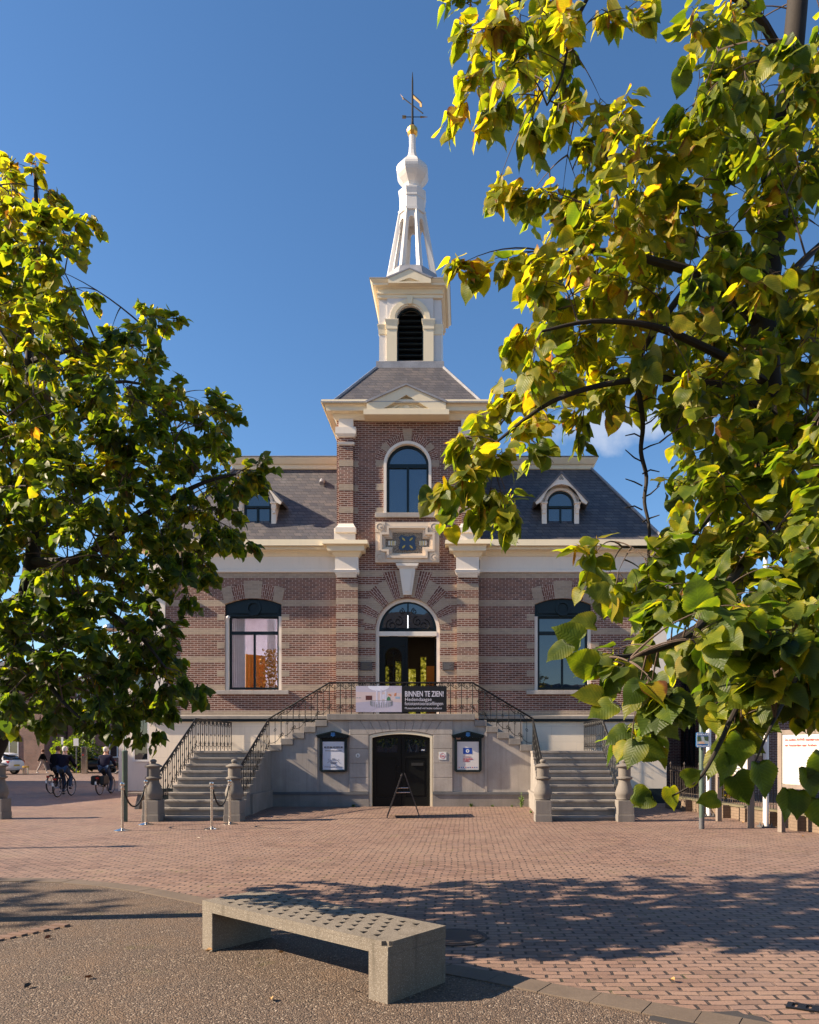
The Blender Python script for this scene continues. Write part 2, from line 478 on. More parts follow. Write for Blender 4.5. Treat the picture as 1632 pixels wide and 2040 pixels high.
def m_leaf(name, veins=True):
    """linden leaf: per-leaf tint (autumn, and painted sunlight high in the left crown) from the colour attribute, pale underside, light shining through"""
    m = Mat(name)
    uv = m.sep(m.n('ShaderNodeUVMap').outputs[0])
    at = m.n('ShaderNodeAttribute', {'attribute_name': 'tint'}).outputs['Color']
    a = m.sep(at)                                   # x: green..yellow..brown, y: brightness
    x = m.math('ABSOLUTE', m.math('SUBTRACT', uv[0], 0.5))
    e = m.mapr(x, 0.22, 0.5)                        # towards the margin
    P = m.pos(); n = m.noise(P, 24, 3)
    tone = m.math('ADD', m.math('ADD', a[0], m.math('MULTIPLY', e, 0.24)), m.math('MULTIPLY', m.math('SUBTRACT', n, 0.5), 0.44))
    c = m.ramp(tone, [(0.0,(0.020,0.038,0.007)),(0.3,(0.050,0.080,0.010)),(0.50,(0.115,0.138,0.011)),(0.68,(0.225,0.205,0.012)),(0.85,(0.33,0.235,0.016)),(0.94,(0.24,0.10,0.02)),(1.0,(0.13,0.05,0.018))])
    br = m.mapr(a[1], 0, 1, 0.75, 1.3)
    c = m.mix(1.0, c, m.n('ShaderNodeCombineColor', _0=br, _1=br, _2=br).outputs[0], 'MULTIPLY')
    if veins:
        lat = m.math('SINE', m.math('MULTIPLY', m.math('SUBTRACT', uv[1], m.math('MULTIPLY', x, 0.75)), 52.0))
        vl = m.math('MAXIMUM', m.mapr(lat, 0.82, 1.0), m.mapr(x, 0.022, 0.0))
        c = m.mix(m.math('MULTIPLY', vl, 0.36), c, m.mix(1.0, c, (1.9,1.8,1.9), 'MULTIPLY'))
        m.bump(m.math('SUBTRACT', m.math('MULTIPLY', lat, 0.5), m.math('MULTIPLY', vl, 0.6)), 0.22, 0.004)
    pale = m.mix(0.42, c, (0.25,0.24,0.17))
    col = m.mix(m.math('MULTIPLY', m.geo().outputs['Backfacing'], a[2]), c, pale)
    m.fin(col, 0.46, 0.32)
    tcol = m.mix(1.0, c, (2.95,3.1,0.8), 'MULTIPLY')
    tr = m.n('ShaderNodeBsdfTranslucent', _0=tcol)
    mx = m.n('ShaderNodeMixShader', _0=0.50)
    m.t.links.new(m.p.outputs[0], mx.inputs[1]); m.t.links.new(tr.outputs[0], mx.inputs[2]); m.t.links.new(mx.outputs[0], m.out.inputs[0])
    return m.m
def m_emit(name, col, e):
    m = Mat(name); m.set(m.p.inputs['Emission Color'], (*col, 1)); m.set(m.p.inputs['Emission Strength'], e); return m.fin(col, 0.5)

BT = WZ(1139.6, 23.2)                               # top of the uppermost yellow band
BP = WZ(1195.8, 23.2); BP = BT - BP                 # spacing of the bands on the wings
M = dict(
    brick_wing = m_brick('brick_banded_wing', BT, BP, 0.185, base_band=2.92),
    brick_tower = m_brick('brick_banded_tower', BT, BP/2, 0.185),
    brick = m_brick('brick_plain'),
    yellow = m_brick('yellow_brick', light=True),
    slate = m_slate('roof_slate'),
    cream = m_paint('cream_paint', (0.80,0.69,0.49), dirt=0.16),
    white = m_paint('warm_white_paint', (0.80,0.72,0.62), dirt=0.18),
    spire = m_paint('white_spire_paint', (0.66,0.63,0.60), dirt=0.3),
    plinth = m_paint('plinth_render', (0.82,0.71,0.56), 0.7, 0.22, joints=(1.62,0.49,0.46)),
    stone = m_paint('carved_stone', (0.66,0.55,0.43), 0.7, 0.2),
    ash = m_stone('grey_ashlar', (0.48,0.425,0.375), streak=0.42),
    step = m_stone('step_stone', (0.31,0.28,0.25), streak=0.30),
    newel = m_stone('newel_stone', (0.25,0.225,0.20), streak=0.35),
    dark = m_plain('dark_green_paint', (0.008,0.016,0.019), 0.35, 0.3),
    blackw = m_plain('black_door_paint', (0.006,0.007,0.007), 0.35, 0.25),
    iron = m_plain('black_iron', (0.007,0.007,0.008), 0.5, 0.25),
    lead = m_plain('lead_sheet', (0.27,0.27,0.29), 0.5, 0.4, var=0.3),
    glass = m_glass('window_glass'),
    glassb = m_glass('blue_window_glass', (0.016,0.030,0.055), 2.3),
    glassc = m_glass('clear_glass', (0.01,0.01,0.01), 1.6, clear=0.82),
    gold = m_plain('gilding', (0.80,0.46,0.10), 0.3, 0.5, 0.8),
    blue = m_plain('shield_blue', (0.05,0.085,0.14), 0.5),
    signblue = m_plain('sign_blue', (0.02,0.16,0.42), 0.4),
    steel = m_plain('polished_steel', (0.62,0.58,0.53), 0.2, 0.5, 1.0, var=0.06),
    rope = m_plain('black_rope', (0.012,0.012,0.013), 0.7),
    paper = m_plain('white_poster', (0.66,0.66,0.72), 0.4, var=0.04),
    wsign = m_plain('white_sign', (0.72,0.72,0.70), 0.4, var=0.05),
    black = m_plain('black_print', (0.008,0.008,0.009), 0.45, var=0.05),
    ink = m_plain('grey_ink', (0.10,0.10,0.12), 0.5, var=0.05),
    red = m_plain('red_print', (0.55,0.035,0.03), 0.45, var=0.05),
    plaque = m_plain('bronze_plaque', (0.085,0.07,0.065), 0.5),
    conc = m_concrete(), wood = m_stone('weathered_wood', (0.26,0.21,0.175), streak=0.5),
    paving = m_paving(), gravel = m_gravel(),
    kerb = m_stone('kerb_concrete', (0.155,0.118,0.09), streak=0.15),
    greenpole = m_plain('green_post_paint', (0.075,0.11,0.085), 0.4), greypole = m_plain('grey_post_foot', (0.10,0.10,0.105), 0.5),
    whitepole = m_paint('white_flagpole_paint', (0.78,0.76,0.74), 0.35, 0.3),
    bark = m_stone('bark', (0.036,0.028,0.022), streak=0.7),
    twig = m_stone('twig_bark', (0.11,0.075,0.055), streak=0.5),
)
M['leaf'] = m_leaf('linden_leaf'); M['leaf2'] = m_leaf('linden_leaf_far', veins=False)
# ================================================================== the old town hall
YW, YT, YP = 23.2, 23.0, 22.88                      # wing wall, tower bay, pilaster faces
U = lambda u: XC + u
hall = thing('town_hall', (XC, 25.0, 0), 'brick and stone town hall with a white spire above its middle bay', 'town hall')
ZP = 2.60                                           # top of rendered plinth

# window openings on the wings
WU = 4.92; WH = 0.90; W0, WS, WR = WZ(1375, YW), WZ(1204, YW), 0.19
def wing_hole(su): return segloop(U(su*WU), WH, W0, WS, WR)
for su in (-1, 1):
    a, b = sorted((U(su*2.2), U(su*7.72)))
    MB().plate(rect(a, b, ZP, 7.45), [wing_hole(su)], YW, YW+0.32).build('wing_wall', M['brick_wing'], hall)
    a, b = sorted((U(su*7.70), U(su*8.2)))
    m = MB(); m.box(a, b, YW-0.06, YW+0.34, ZP, 7.45); m.ring(a, b, YW-0.06, YW+0.3, [(0, 6.55), (0.07, 6.62), (0.07, 6.72), (0.13, 6.85), (0.13, 6.95)])
    m.build('corner_pilaster', M['white'], hall)
# tower front
DW, UW = 0.915, 0.745
DCX, D0, DS = U(0.0), 2.70, WZ(1255, YT)
UCX, U0, US = U(0.0), WZ(1023, YT), WZ(926.5, YT)
MB().plate(rect(U(-1.56), U(1.56), ZP, 12.1), [archloop(DCX, DW+0.10, D0, DS), archloop(UCX, UW, U0, US)], YT, YT+0.36).build('tower_wall', M['brick_tower'], hall)
for s in (-1, 1):
    a, b = sorted((U(s*1.55), U(s*2.235)))
    MB().box(a, b, YP, YP+0.6, ZP, 7.2).build('pilaster', M['brick_tower'], hall)
    a, b = sorted((U(s*1.56), U(s*2.225)))
    MB().box(a, b, 22.98, 27.4, 7.2, 12.1).build('tower_side_wall', M['brick'], hall)
    a, b = sorted((U(s*1.70), U(s*2.14)))
    p = MB().box(a, b, 22.90, 23.0, 8.2, 12.1).build('pilaster', M['brick'], hall)
    m = MB()
    for py0, py1 in ((917, 929), (964, 977), (1010, 1022)):
        m.box(a-0.004, b+0.004, 22.894, 22.97, WZ(py1, 22.9), WZ(py0, 22.9))
        c, d = sorted((U(s*1.555), U(s*1.69)))
        m.box(c, d, 22.972, 22.99, WZ(py1, 22.9), WZ(py0, 22.9))
    m.build_each('stone_band', M['yellow'], p)
    # collars and base of the upper pilaster
    m = MB()
    m.ring(a, b, 22.90, 22.99, [(0.0, WZ(1050, 22.9)-0.2), (0.10, WZ(1050, 22.9)-0.19), (0.10, WZ(1052, 22.9)), (0.06, WZ(1050, 22.9)), (0.02, WZ(1044, 22.9)), (0.0, WZ(1043, 22.9))])
    m.ring(a-0.15, b+0.07 if s < 0 else b+0.15, 22.86, 22.97, [(0, WZ(1082, 22.9)), (0, WZ(1053, 22.9)), (-0.03, WZ(1052, 22.9))])
    m.ring(a, b, 22.90, 22.99, [(0.0, WZ(887, 22.9)), (0.035, WZ(886, 22.9)), (0.05, WZ(882, 22.9)), (0.0, WZ(880.5, 22.9))])
    m.ring(a, b, 22.90, 22.99, [(0.02, WZ(872, 22.9)), (0.05, WZ(871, 22.9)), (0.10, WZ(866, 22.9)), (0.10, WZ(853, 22.9)), (0.04, WZ(851.5, 22.9))])
    m.box(a-0.008, b+0.008, 22.885, 22.99, WZ(851.5, 22.9), 12.06)
    m.build_each('pilaster_trim', M['white'], p)
MB().box(U(-2.2), U(2.2), 27.1, 27.38, 7.2, 12.1).build('tower_back_wall', M['brick'], hall)

# plinth, sides, back
m = MB(); m.box(U(-8.2), U(-1.0), YW-0.04, YW+0.3, 0.3, ZP-0.02); m.box(U(1.0), U(8.2), YW-0.04, YW+0.3, 0.3, ZP-0.02)
m.build_each('plinth', M['plinth'], hall)
m = MB()
for s in (-1, 1):
    a, b = sorted((U(s*2.24), U(s*8.2)))
    m.ring(a, b, YW, YW+0.3, [(0.05, WZ(1438, YW)+0.06), (0.14, WZ(1436, YW)+0.06), (0.14, WZ(1430, YW)+0.05), (0.0, WZ(1428.5, YW)+0.06)])
m.build_each('plinth_ledge', M['step'], hall)
m = MB()
for s in (-1, 1):
    a, b = sorted((U(s*2.3), U(s*8.26))); m.box(a, b, YW-0.10, YW+0.2, 0.0, 0.46)
    m.box(a, b, YW-0.125, YW+0.2, WZ(1439.5, YW)+0.03, WZ(1436, YW)+0.055)
m.build_each('dark_base_course', M['dark'], hall)
m = MB(); m.box(U(-8.18), U(-7.9), YW+0.35, 23.75, 0.0, 7.4); m.box(U(-8.18), U(-7.9), 26.6, 33, 0.0, 7.4); m.box(U(-8.18), U(-7.9), 23.75, 26.6, 0.0, 3.0); m.box(U(-8.18), U(-7.9), 23.75, 26.6, 6.7, 7.4)
m.box(U(7.9), U(8.18), YW+0.35, 33, 0, 7.4); m.box(U(-8.18), U(8.18), 32.7, 33, 0, 7.4)
m.build('side_wall', M['brick'], hall)

# rooms that are seen through the left window and the open door
wallp = m_plain('room_plaster', (0.80,0.72,0.76), 0.8); curt = m_plain('white_curtain', (0.72,0.70,0.72), 0.8); orange = m_plain('sun_patch_orange', (0.72,0.30,0.045), 0.8)
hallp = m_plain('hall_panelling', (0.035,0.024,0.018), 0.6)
m = MB(); m.box(U(-7.9), U(-2.3), YW+0.3, 30, 2.6, 2.7); m.box(U(-7.9), U(-2.3), YW+0.3, 30, 7.0, 7.1); m.box(U(-7.9), U(-2.3), 29.0, 29.2, 2.7, 7.0); m.box(U(-2.5), U(-2.3), YW+0.3, 29, 2.7, 7.0)
m.build('room', wallp, hall)
m = MB()
for x0, x1, y in ((U(-5.78), U(-5.35), YW+0.55), (U(-4.9), U(-4.62), YW+1.6)):
    n = 14
    for i in range(n):
        xa = x0 + (x1-x0)*i/n; xb = x0 + (x1-x0)*(i+1)/n
        m.box(xa, xb-0.004, y+0.03*(i % 2), y+0.03*(i % 2)+0.02, 2.72, 6.6)
m.build('curtain', curt, hall)
for lx in (-6.9, -5.6, -4.2):
    MB().box(U(lx-0.45), U(lx+0.45), 24.6, 26.2, 6.93, 6.98).build('ceiling_lamp', m_emit('lit_ceiling_lamp', (0.78,0.82,1.0), 6.0), hall)
m = MB()
for i in range(11):
    t = i/11; x = U(-5.42)+0.50*t; m.obox((x, YW+1.0+0.05*(i % 2)+0.5*t, 3.78), (0.034, 0.02, 0), (0.01,-0.02,0), (0, 0, 1.08))
m.build('sun_patch_drape', orange, hall)  # added drape, its orange stands for a patch of sunlight in the room
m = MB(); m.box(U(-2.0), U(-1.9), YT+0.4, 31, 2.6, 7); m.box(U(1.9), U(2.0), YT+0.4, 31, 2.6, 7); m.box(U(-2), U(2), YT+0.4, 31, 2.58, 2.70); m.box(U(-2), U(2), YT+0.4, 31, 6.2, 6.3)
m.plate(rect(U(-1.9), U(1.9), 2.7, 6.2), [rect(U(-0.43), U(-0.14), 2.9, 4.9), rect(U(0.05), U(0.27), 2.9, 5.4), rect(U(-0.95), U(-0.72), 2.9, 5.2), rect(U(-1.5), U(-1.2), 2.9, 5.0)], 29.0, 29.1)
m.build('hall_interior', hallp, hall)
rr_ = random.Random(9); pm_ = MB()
m = MB(); m.lathe((U(-4.62), YW+0.95, 2.7), [(0.16,0),(0.2,0.4),(0.18,0.4)], 12); m.build('added_plant_pot', M['white'], hall)
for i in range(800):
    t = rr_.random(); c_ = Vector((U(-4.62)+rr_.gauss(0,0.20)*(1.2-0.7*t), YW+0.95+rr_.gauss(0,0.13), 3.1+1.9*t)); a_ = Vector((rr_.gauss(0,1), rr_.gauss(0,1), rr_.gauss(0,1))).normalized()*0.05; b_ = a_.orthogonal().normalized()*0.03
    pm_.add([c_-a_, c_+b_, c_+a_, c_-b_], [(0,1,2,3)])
pm_.build('tree_reflection_leaves', m_plain('tree_reflection_gold', (0.50,0.24,0.035), 0.6, var=0.4, sc=14), hall, fix=False)  # added leaves and pot stand in for a sunlit tree reflected in the pane
gl = Mat('garden_glow'); nn = gl.noise(gl.pos(), 9, 5)
gl.set(gl.p.inputs['Emission Color'], gl.ramp(nn, [(0.35,(0.02,0.025,0.005)),(0.5,(0.35,0.30,0.02)),(0.62,(0.8,0.65,0.10)),(0.72,(0.9,0.85,0.6))])); gl.set(gl.p.inputs['Emission Strength'], 0.22); gl.fin((0.02,0.02,0.01))
MB().box(U(0.34), U(0.8), 28.0, 28.1, 2.7, 4.9).build('display_panel', m_plain('amber_panel', (0.45,0.17,0.03), 0.6), hall)
MB().box(U(-1.2), U(1.2), 26.0, 26.6, 6.15, 6.19).build('ceiling_lamp', m_emit('hall_lamp', (1.0,0.75,0.45), 1.6), hall)
MB().box(U(-1.8), U(1.8), 29.4, 29.45, 2.7, 5.4).build('rear_glow_panel', gl.m, hall)  # glowing panel, daylight on yellow foliage put into its emission

# ---------------------------------------------------------------- wing windows
def frame_window(parent, cx, hw, z0, z1, y, glass, bars, fw=0.07, depth=0.08, arch=None):
    """dark casement frame with panes; bars = [(x0,x1,z0,z1)], arch = spring height of a round head"""
    out = archloop(cx, hw, z0, arch, 24) if arch else rect(cx-hw, cx+hw, z0, z1)
    inn = archloop(cx, hw-fw, z0+fw, arch, 24) if arch else rect(cx-hw+fw, cx+hw-fw, z0+fw, z1-fw)
    m = MB(); m.plate(out, [inn], y, y+depth)
    for b in bars: m.box(b[0], b[1], y-0.015, y+depth-0.01, b[2], b[3])
    w = m.build('window', M['dark'], parent)
    g = MB(); g.plate(inn, [], y+0.045, y+0.055); g.build('pane', glass, w)
    return w
for su in (-1, 1):
    cx = U(su*WU)
    zp = WZ(1226, YW)                                # bottom of the dark head panel
    zt0, zt1 = WZ(1263, YW), WZ(1256.5, YW)
    w = frame_window(hall, cx, 0.80, W0+0.03, zp, YW+0.16, M['glassc'] if su < 0 else M['glass'],
                     [(cx-0.76, cx+0.76, zt0, zt1), (cx-0.03, cx+0.03, W0+0.06, zt0)])
    m = MB(); m.plate(segloop(cx, WH-0.004, zp-0.02, WS-0.004, WR, 14), [], YW+0.09, YW+0.22)
    m.plate(segloop(cx, WH-0.10, zp+0.07, WS-0.09, WR-0.03, 14), [arc(cx, (zp+WS)/2+0.06, 0.22, 0, 360, 24)[:-1]], YW+0.06, YW+0.10)
    m.plate(arc(cx, (zp+WS)/2+0.06, 0.24, 0, 360, 28)[:-1], [arc(cx, (zp+WS)/2+0.06, 0.17, 0, 360, 24)[:-1]], YW+0.03, YW+0.10)
    m.build('head_panel', M['dark'], w)
    m = MB(); m.box(cx-WH+0.004, cx-0.80, YW+0.05, YW+0.25, W0+0.01, zp-0.022); m.box(cx+0.80, cx+WH-0.004, YW+0.05, YW+0.25, W0+0.01, zp-0.022)
    m.build_each('jamb', M['white'], w)
    m = MB(); m.box(cx-1.16, cx-0.003, YW-0.10, YW+0.2, WZ(1383.5, YW), W0-0.004); m.box(cx+0.003, cx+1.14, YW-0.10, YW+0.2, WZ(1383.5, YW), W0-0.004)
    m.build('sill', M['ash'], w, bevel=0.008)
    # segmental arch: brick with three stone blocks
    hw = WH; R = (hw*hw+WR*WR)/(2*WR); cz = WS+WR-R
    amax = math.degrees(math.asin(hw/R))
    mb = m_brick('brick_window_arch', radial=(cx, cz, R+0.2))
    m = MB(); m.plate(arc(cx, cz, R+0.003, 90-amax, 90+amax, 16) + arc(cx, cz, R+0.46, 90+amax*0.88, 90-amax*0.88, 16), [], YW-0.006, YW+0.02)
    ar = m.build('window_arch', mb, w)
    m = MB()
    def vous(a0, a1, r0, r1, flare=0.96):
        m.plate(arc(cx, cz, r0, a0, a1, 4) + [(cx+(q[0]-cx)*1, q[1]) for q in reversed(arc(cx, cz, r1, 90+(a0-90)*flare, 90+(a1-90)*flare, 4))], [], YW-0.012, YW+0.02)
    vous(90-amax*0.27, 90+amax*0.27, R+0.003, R+0.56); vous(90-amax*1.0, 90-amax*0.68, R+0.003, R+0.50, 0.91); vous(90+amax*0.68, 90+amax*1.0, R+0.003, R+0.50, 0.91)
    m.build_each('voussoir', M['yellow'], ar)
    for k in range(5):
        zt = BT - BP*0.5 - BP*k
        if zt < W0 or zt > WS+0.1: continue
        for s in (-1, 1):
            a, b = sorted((cx+s*WH, cx+s*(WH+0.25))); MB().box(a, b, YW-0.004, YW+0.02, zt-0.185, zt).build('quoin', M['yellow'], w)

# ---------------------------------------------------------------- tower window
w = frame_window(hall, UCX, UW-0.08, U0+0.0, None, YT+0.12, M['glassb'],
                 [(UCX-UW+0.12, UCX+UW-0.12, WZ(930, YT), WZ(922, YT)), (UCX-0.035, UCX+0.035, U0+0.04, WZ(930, YT))], fw=0.075, arch=US)
m = MB(); m.plate(archloop(UCX, UW+0.006, U0, US, 28), [archloop(UCX, UW-0.08, U0-0.001+0.002, US, 28)], YT-0.03, YT+0.2); m.build('window_surround', M['white'], w)
MB().box(UCX-1.01, UCX+1.01, YT-0.11, YT+0.2, WZ(1032.5, YT), U0-0.003).build('sill', M['ash'], w, bevel=0.01)
mb = m_brick('brick_tower_arch', radial=(UCX, US, 0.9))
m = MB(); m.plate(arc(UCX, US, UW+0.01, 0, 180, 28) + arc(UCX, US, 1.0, 180, 0, 28), [], YT-0.008, YT+0.02); ar = m.build('window_arch', mb, w)
m = MB()
for a0, a1, r1 in ((82, 98, 1.13), (32, 45, 1.01), (135, 148, 1.01)):
    m.plate(arc(UCX, US, UW+0.012, a0, a1, 4) + arc(UCX, US, r1, a1, a0, 4), [], YT-0.03 if a0 == 82 else YT-0.014, YT+0.02)
for py0, py1 in ((917, 930), (964, 977), (1011, 1023)):
    for s in (-1, 1):
        a, b = sorted((UCX+s*(UW+0.008), UCX+s*1.0)); m.box(a, b, YT-0.010, YT+0.02, WZ(py1, YT)+0.004, WZ(py0, YT))
m.build_each('voussoir', M['yellow'], ar)

# ---------------------------------------------------------------- carved year panel

px0, px1, pz0, pz1 = U(-1.0), U(1.0), WZ(1122, YT), WZ(1042.5, YT)
cz = (pz0+pz1)/2; hx = 1.0; hz = (pz1-pz0)/2
def stepped(a, b, c, d):                             # cross-shaped outline: half width a, half height b, notch c x d
    return [(U(-a+c), cz-b), (U(a-c), cz-b), (U(a-c), cz-b+d), (U(a), cz-b+d), (U(a), cz+b-d), (U(a-c), cz+b-d), (U(a-c), cz+b), (U(-a+c), cz+b), (U(-a+c), cz+b-d), (U(-a), cz+b-d), (U(-a), cz-b+d), (U(-a+c), cz-b+d)]
m = MB()
m.plate(rect(px0, px1, pz0, pz1), [stepped(0.86, 0.50, 0.22, 0.20)], YT-0.10, YT+0.02)
m.plate(stepped(0.862, 0.502, 0.222, 0.202), [stepped(0.79, 0.43, 0.22, 0.20)], YT-0.16, YT+0.02)
m.plate(stepped(0.792, 0.432, 0.222, 0.202), [stepped(0.72, 0.37, 0.22, 0.20)], YT-0.09, YT+0.02)
m.plate(stepped(0.722, 0.372, 0.222, 0.202), [stepped(0.69, 0.33, 0.22, 0.20)], YT-0.05, YT+0.02)
for sx in (-1, 1):
    for sz in (-1, 1):
        x, z = U(sx*0.85), cz+sz*(hz-0.155)
        a, b = x-0.155, x+0.155
        m.box(a, b, YT-0.13, YT+0.02, z-0.16, z+0.16)
        m.plate(arc(x, z, 0.118, 0, 360, 20)[:-1], [arc(x, z, 0.10, 0, 360, 20)[:-1]], YT-0.155, YT-0.125)
        m.plate(arc(x, z, 0.075, 0, 360, 16)[:-1], [], YT-0.15, YT-0.125); m.plate(arc(x, z, 0.025, 0, 360, 10)[:-1], [], YT-0.17, YT-0.14)
panel = m.build('year_panel', M['stone'], hall)
rough = Mat('stippled_stone'); vo = rough.n('ShaderNodeTexVoronoi', Vector=rough.pos(), Scale=34.0); rough.bump(vo.outputs['Distance'], 1.0, 0.03)
MB().plate(stepped(0.70, 0.34, 0.22, 0.20), [], YT-0.012, YT+0.01).build('stippled_field', rough.fin(rough.mix(rough.mapr(vo.outputs['Distance'], 0.2, 0.7), (0.50,0.42,0.32), (0.20,0.16,0.12)), 0.9), panel)
sh = []
half = [(0.0,-0.25),(0.05,-0.215),(0.12,-0.235),(0.20,-0.235),(0.265,-0.20),(0.275,-0.13),(0.245,-0.06),(0.225,0.03),(0.235,0.10),(0.275,0.165),(0.235,0.20),(0.185,0.245),(0.11,0.215),(0.05,0.195),(0.0,0.19)]
sh = [(U(x), cz+z) for x, z in half] + [(U(-x), cz+z) for x, z in reversed(half[1:-1])]
shield = MB().plate(sh, [], YT-0.055, YT+0.0).build('shield', M['blue'], panel)
m = MB()
for sx in (-1, 1):
    for sz in (-1, 1):
        c = Vector((U(sx*0.115), YT-0.058, cz+sz*0.115-0.01)); d = Vector((sx*0.045, 0, sz*0.045)); pr = Vector((-d.z, 0, d.x)).normalized()*0.026
        m = MB(); m.plate([(p.x, p.z) for p in (c+d*1.25, c+d*0.5+pr, c-d*0.6+pr*0.8, c-d*1.1, c-d*0.6-pr*0.8, c+d*0.5-pr)], [], YT-0.075, YT-0.054); m.build('gilt_grain', M['gold'], panel)
m = MB()
for s in (-1, 1): m.box(U(s*0.49-0.115), U(s*0.49+0.115), YT-0.03, YT, cz-0.075, cz+0.065)
m.build_each('numeral_block', M['white'], panel)
lettering('18', 0.19, (U(-0.49), YT-0.034, cz-0.07), M['gold'], panel, 'numerals', 0.95, 'CENTER', 0.012)
lettering('81', 0.19, (U(0.49), YT-0.034, cz-0.07), M['gold'], panel, 'numerals', 0.95, 'CENTER', 0.012)

# ---------------------------------------------------------------- entrance
m = MB(); m.plate(archloop(DCX, DW+0.115, D0, DS, 28), [archloop(DCX, DW-0.005, D0+0.001, DS, 28)], YT+0.10, YT+0.3)
zt0, zt1 = WZ(1266, YT), WZ(1257, YT)
m.box(DCX-DW, DCX+DW, YT+0.09, YT+0.3, zt0, zt1)
ent = m.build('entrance', M['white'], hall)
f = MB(); f.plate([(DCX-DW, zt1+0.01), (DCX+DW, zt1+0.01)] + arc(DCX, DS, DW-0.006, 0, 180, 28), [[(DCX-DW+0.08, zt1+0.12), (DCX+DW-0.08, zt1+0.12)] + arc(DCX, DS+0.06, DW-0.10, 3, 177, 24)], YT+0.14, YT+0.22)
f.box(DCX-0.02, DCX+0.02, YT+0.13, YT+0.2, zt1+0.05, DS+DW-0.05)
fan = f.build('fanlight', M['dark'], ent)
MB().plate([(DCX-DW+0.08, zt1+0.12), (DCX+DW-0.08, zt1+0.12)] + arc(DCX, DS+0.06, DW-0.10, 3, 177, 24), [], YT+0.19, YT+0.2).build('pane', M['glass'], fan)
g = MB()
def scroll(m, cx, cz, y, r, d=1, turns=1.4, tr=0.008, a0=90, flip=1):
    pts = []
    n = 14
    for i in range(n+1):
        t = i/n; a = rad(a0 + d*360*turns*t); q = r*(1-0.8*t)
        pts.append((cx+q*cos(a)*flip, y, cz+q*sin(a)))
    m.tube(pts, tr, 4)
for sx in (-1, 1):
    scroll(g, DCX+sx*0.30, DS+0.30, YT+0.12, 0.16, sx, 1.3, 0.010); scroll(g, DCX+sx*0.52, DS+0.17, YT+0.12, 0.2, -sx, 1.4, 0.010)
    scroll(g, DCX+sx*0.20, DS+0.62, YT+0.12, 0.10, sx, 1.4, 0.009); scroll(g, DCX+sx*0.70, DS+0.02, YT+0.12, 0.08, sx, 1.2, 0.009)
    g.tube([(DCX+sx*a, YT+0.12, DS+b) for a, b in ((0.02,0.05),(0.22,0.08),(0.42,0.0),(0.62,0.06),(0.8,0.04))], 0.009, 4)
g.build('grille', M['iron'], fan)
MB().box(DCX-0.012, DCX+0.012, YT+0.11, YT+0.13, DS+0.08, DS+0.48).build('light_strip', m_emit('lit_strip', (1,1,1), 0.9), fan)
# left leaf closed, right leaf swung inside
def leaf_door(x0, x1, T, name='door'):
    m = MB()
    z0, z1 = D0+0.02, zt0-0.01
    c = (x0+x1)/2
    hole = archloop(c, 0.26, z0+0.75, z1-0.62, 14)
    m.plate(rect(x0, x1, z0, z1), [hole], YT+0.17, YT+0.24, T=T)
    m.plate(archloop(c, 0.34, z0+0.65, z1-0.55, 14), [archloop(c, 0.275, z0+0.735, z1-0.62, 14)], YT+0.14, YT+0.18, T=T)
    m.plate([(x0+0.08, z1-0.30), (x1-0.08, z1-0.30), (x1-0.08, z1-0.22)] + arc(c, z1-0.24, 0.28, 20, 160, 8) + [(x0+0.08, z1-0.22)], [], YT+0.145, YT+0.18, T=T)
    m.plate(rect(x0+0.10, x1-0.10, z0+0.08, z0+0.55), [rect(x0+0.16, x1-0.16, z0+0.14, z0+0.49)], YT+0.15, YT+0.18, T=T)
    d = m.build(name, M['blackw'], ent)
    g = MB(); g.plate(hole, [], YT+0.20, YT+0.21, T=T); g.build('pane', M['glassc'], d)
    if T is None:
        q = MB()
        for k in range(5):
            zz = z0+0.95+k*0.26
            for sx in (-1, 1): scroll(q, c+sx*0.10, zz, YT+0.16, 0.11, sx*(-1)**k, 1.4, 0.009)
        q.tube([(c, YT+0.16, z0+0.8), (c, YT+0.16, z1-0.45)], 0.010, 5); q.build('grille', M['iron'], d)
leaf_door(DCX-DW, DCX-0.005, None)
leaf_door(DCX+0.02, DCX+DW, Matrix.Translation((DCX+DW, YT+0.24, 0)) @ Matrix.Rotation(rad(-86), 4, 'Z') @ Matrix.Translation((-DCX-DW, -YT-0.2, 0)))
# striped voussoirs of the door arch
mbd = m_brick('brick_door_arch', radial=(DCX, DS, 1.4))
edges = [0, 9.5, 20, 31.5, 43, 55, 66.5, 78.5, 84.0]
rout = [1.36, 1.42, 1.55, 1.55, 1.72, 1.72, 1.97, 1.97]
va, vb = MB(), MB()
for s in (0, 1):
    for i in range(8):
        a0, a1 = edges[i], edges[i+1]
        r0 = DW+0.118
        q = [(DCX + r0*cos(rad(a)), DS + r0*sin(rad(a))) for a in (a0, (a0+a1)/2, a1)]
        if i >= 6: zc = WZ(1137.5, YT); ro = [min(rout[i], (zc-DS)/sin(rad(a))) for a in (a1, a0)]
        else: ro = [rout[i], rout[i]]
        q += [(DCX + ro[0]*cos(rad(a1)), DS + ro[0]*sin(rad(a1))), (DCX + ro[1]*cos(rad(a0)), DS + ro[1]*sin(rad(a0)))]
        if s: q = [(2*DCX-x, z) for x, z in q]
        (va if i % 2 == 0 else vb).plate(q, [], YT-(0.010 if i % 2 else 0.007), YT+0.02)
vb.build_each('door_arch_stone', M['yellow'], hall); va.build_each('door_arch_brick', mbd, hall)
m = MB()
def trap(w0, w1, z0, z1, ya): m.plate([(DCX-w0, z0), (DCX+w0, z0), (DCX+w1, z1), (DCX-w1, z1)], [], ya, YT+0.02)
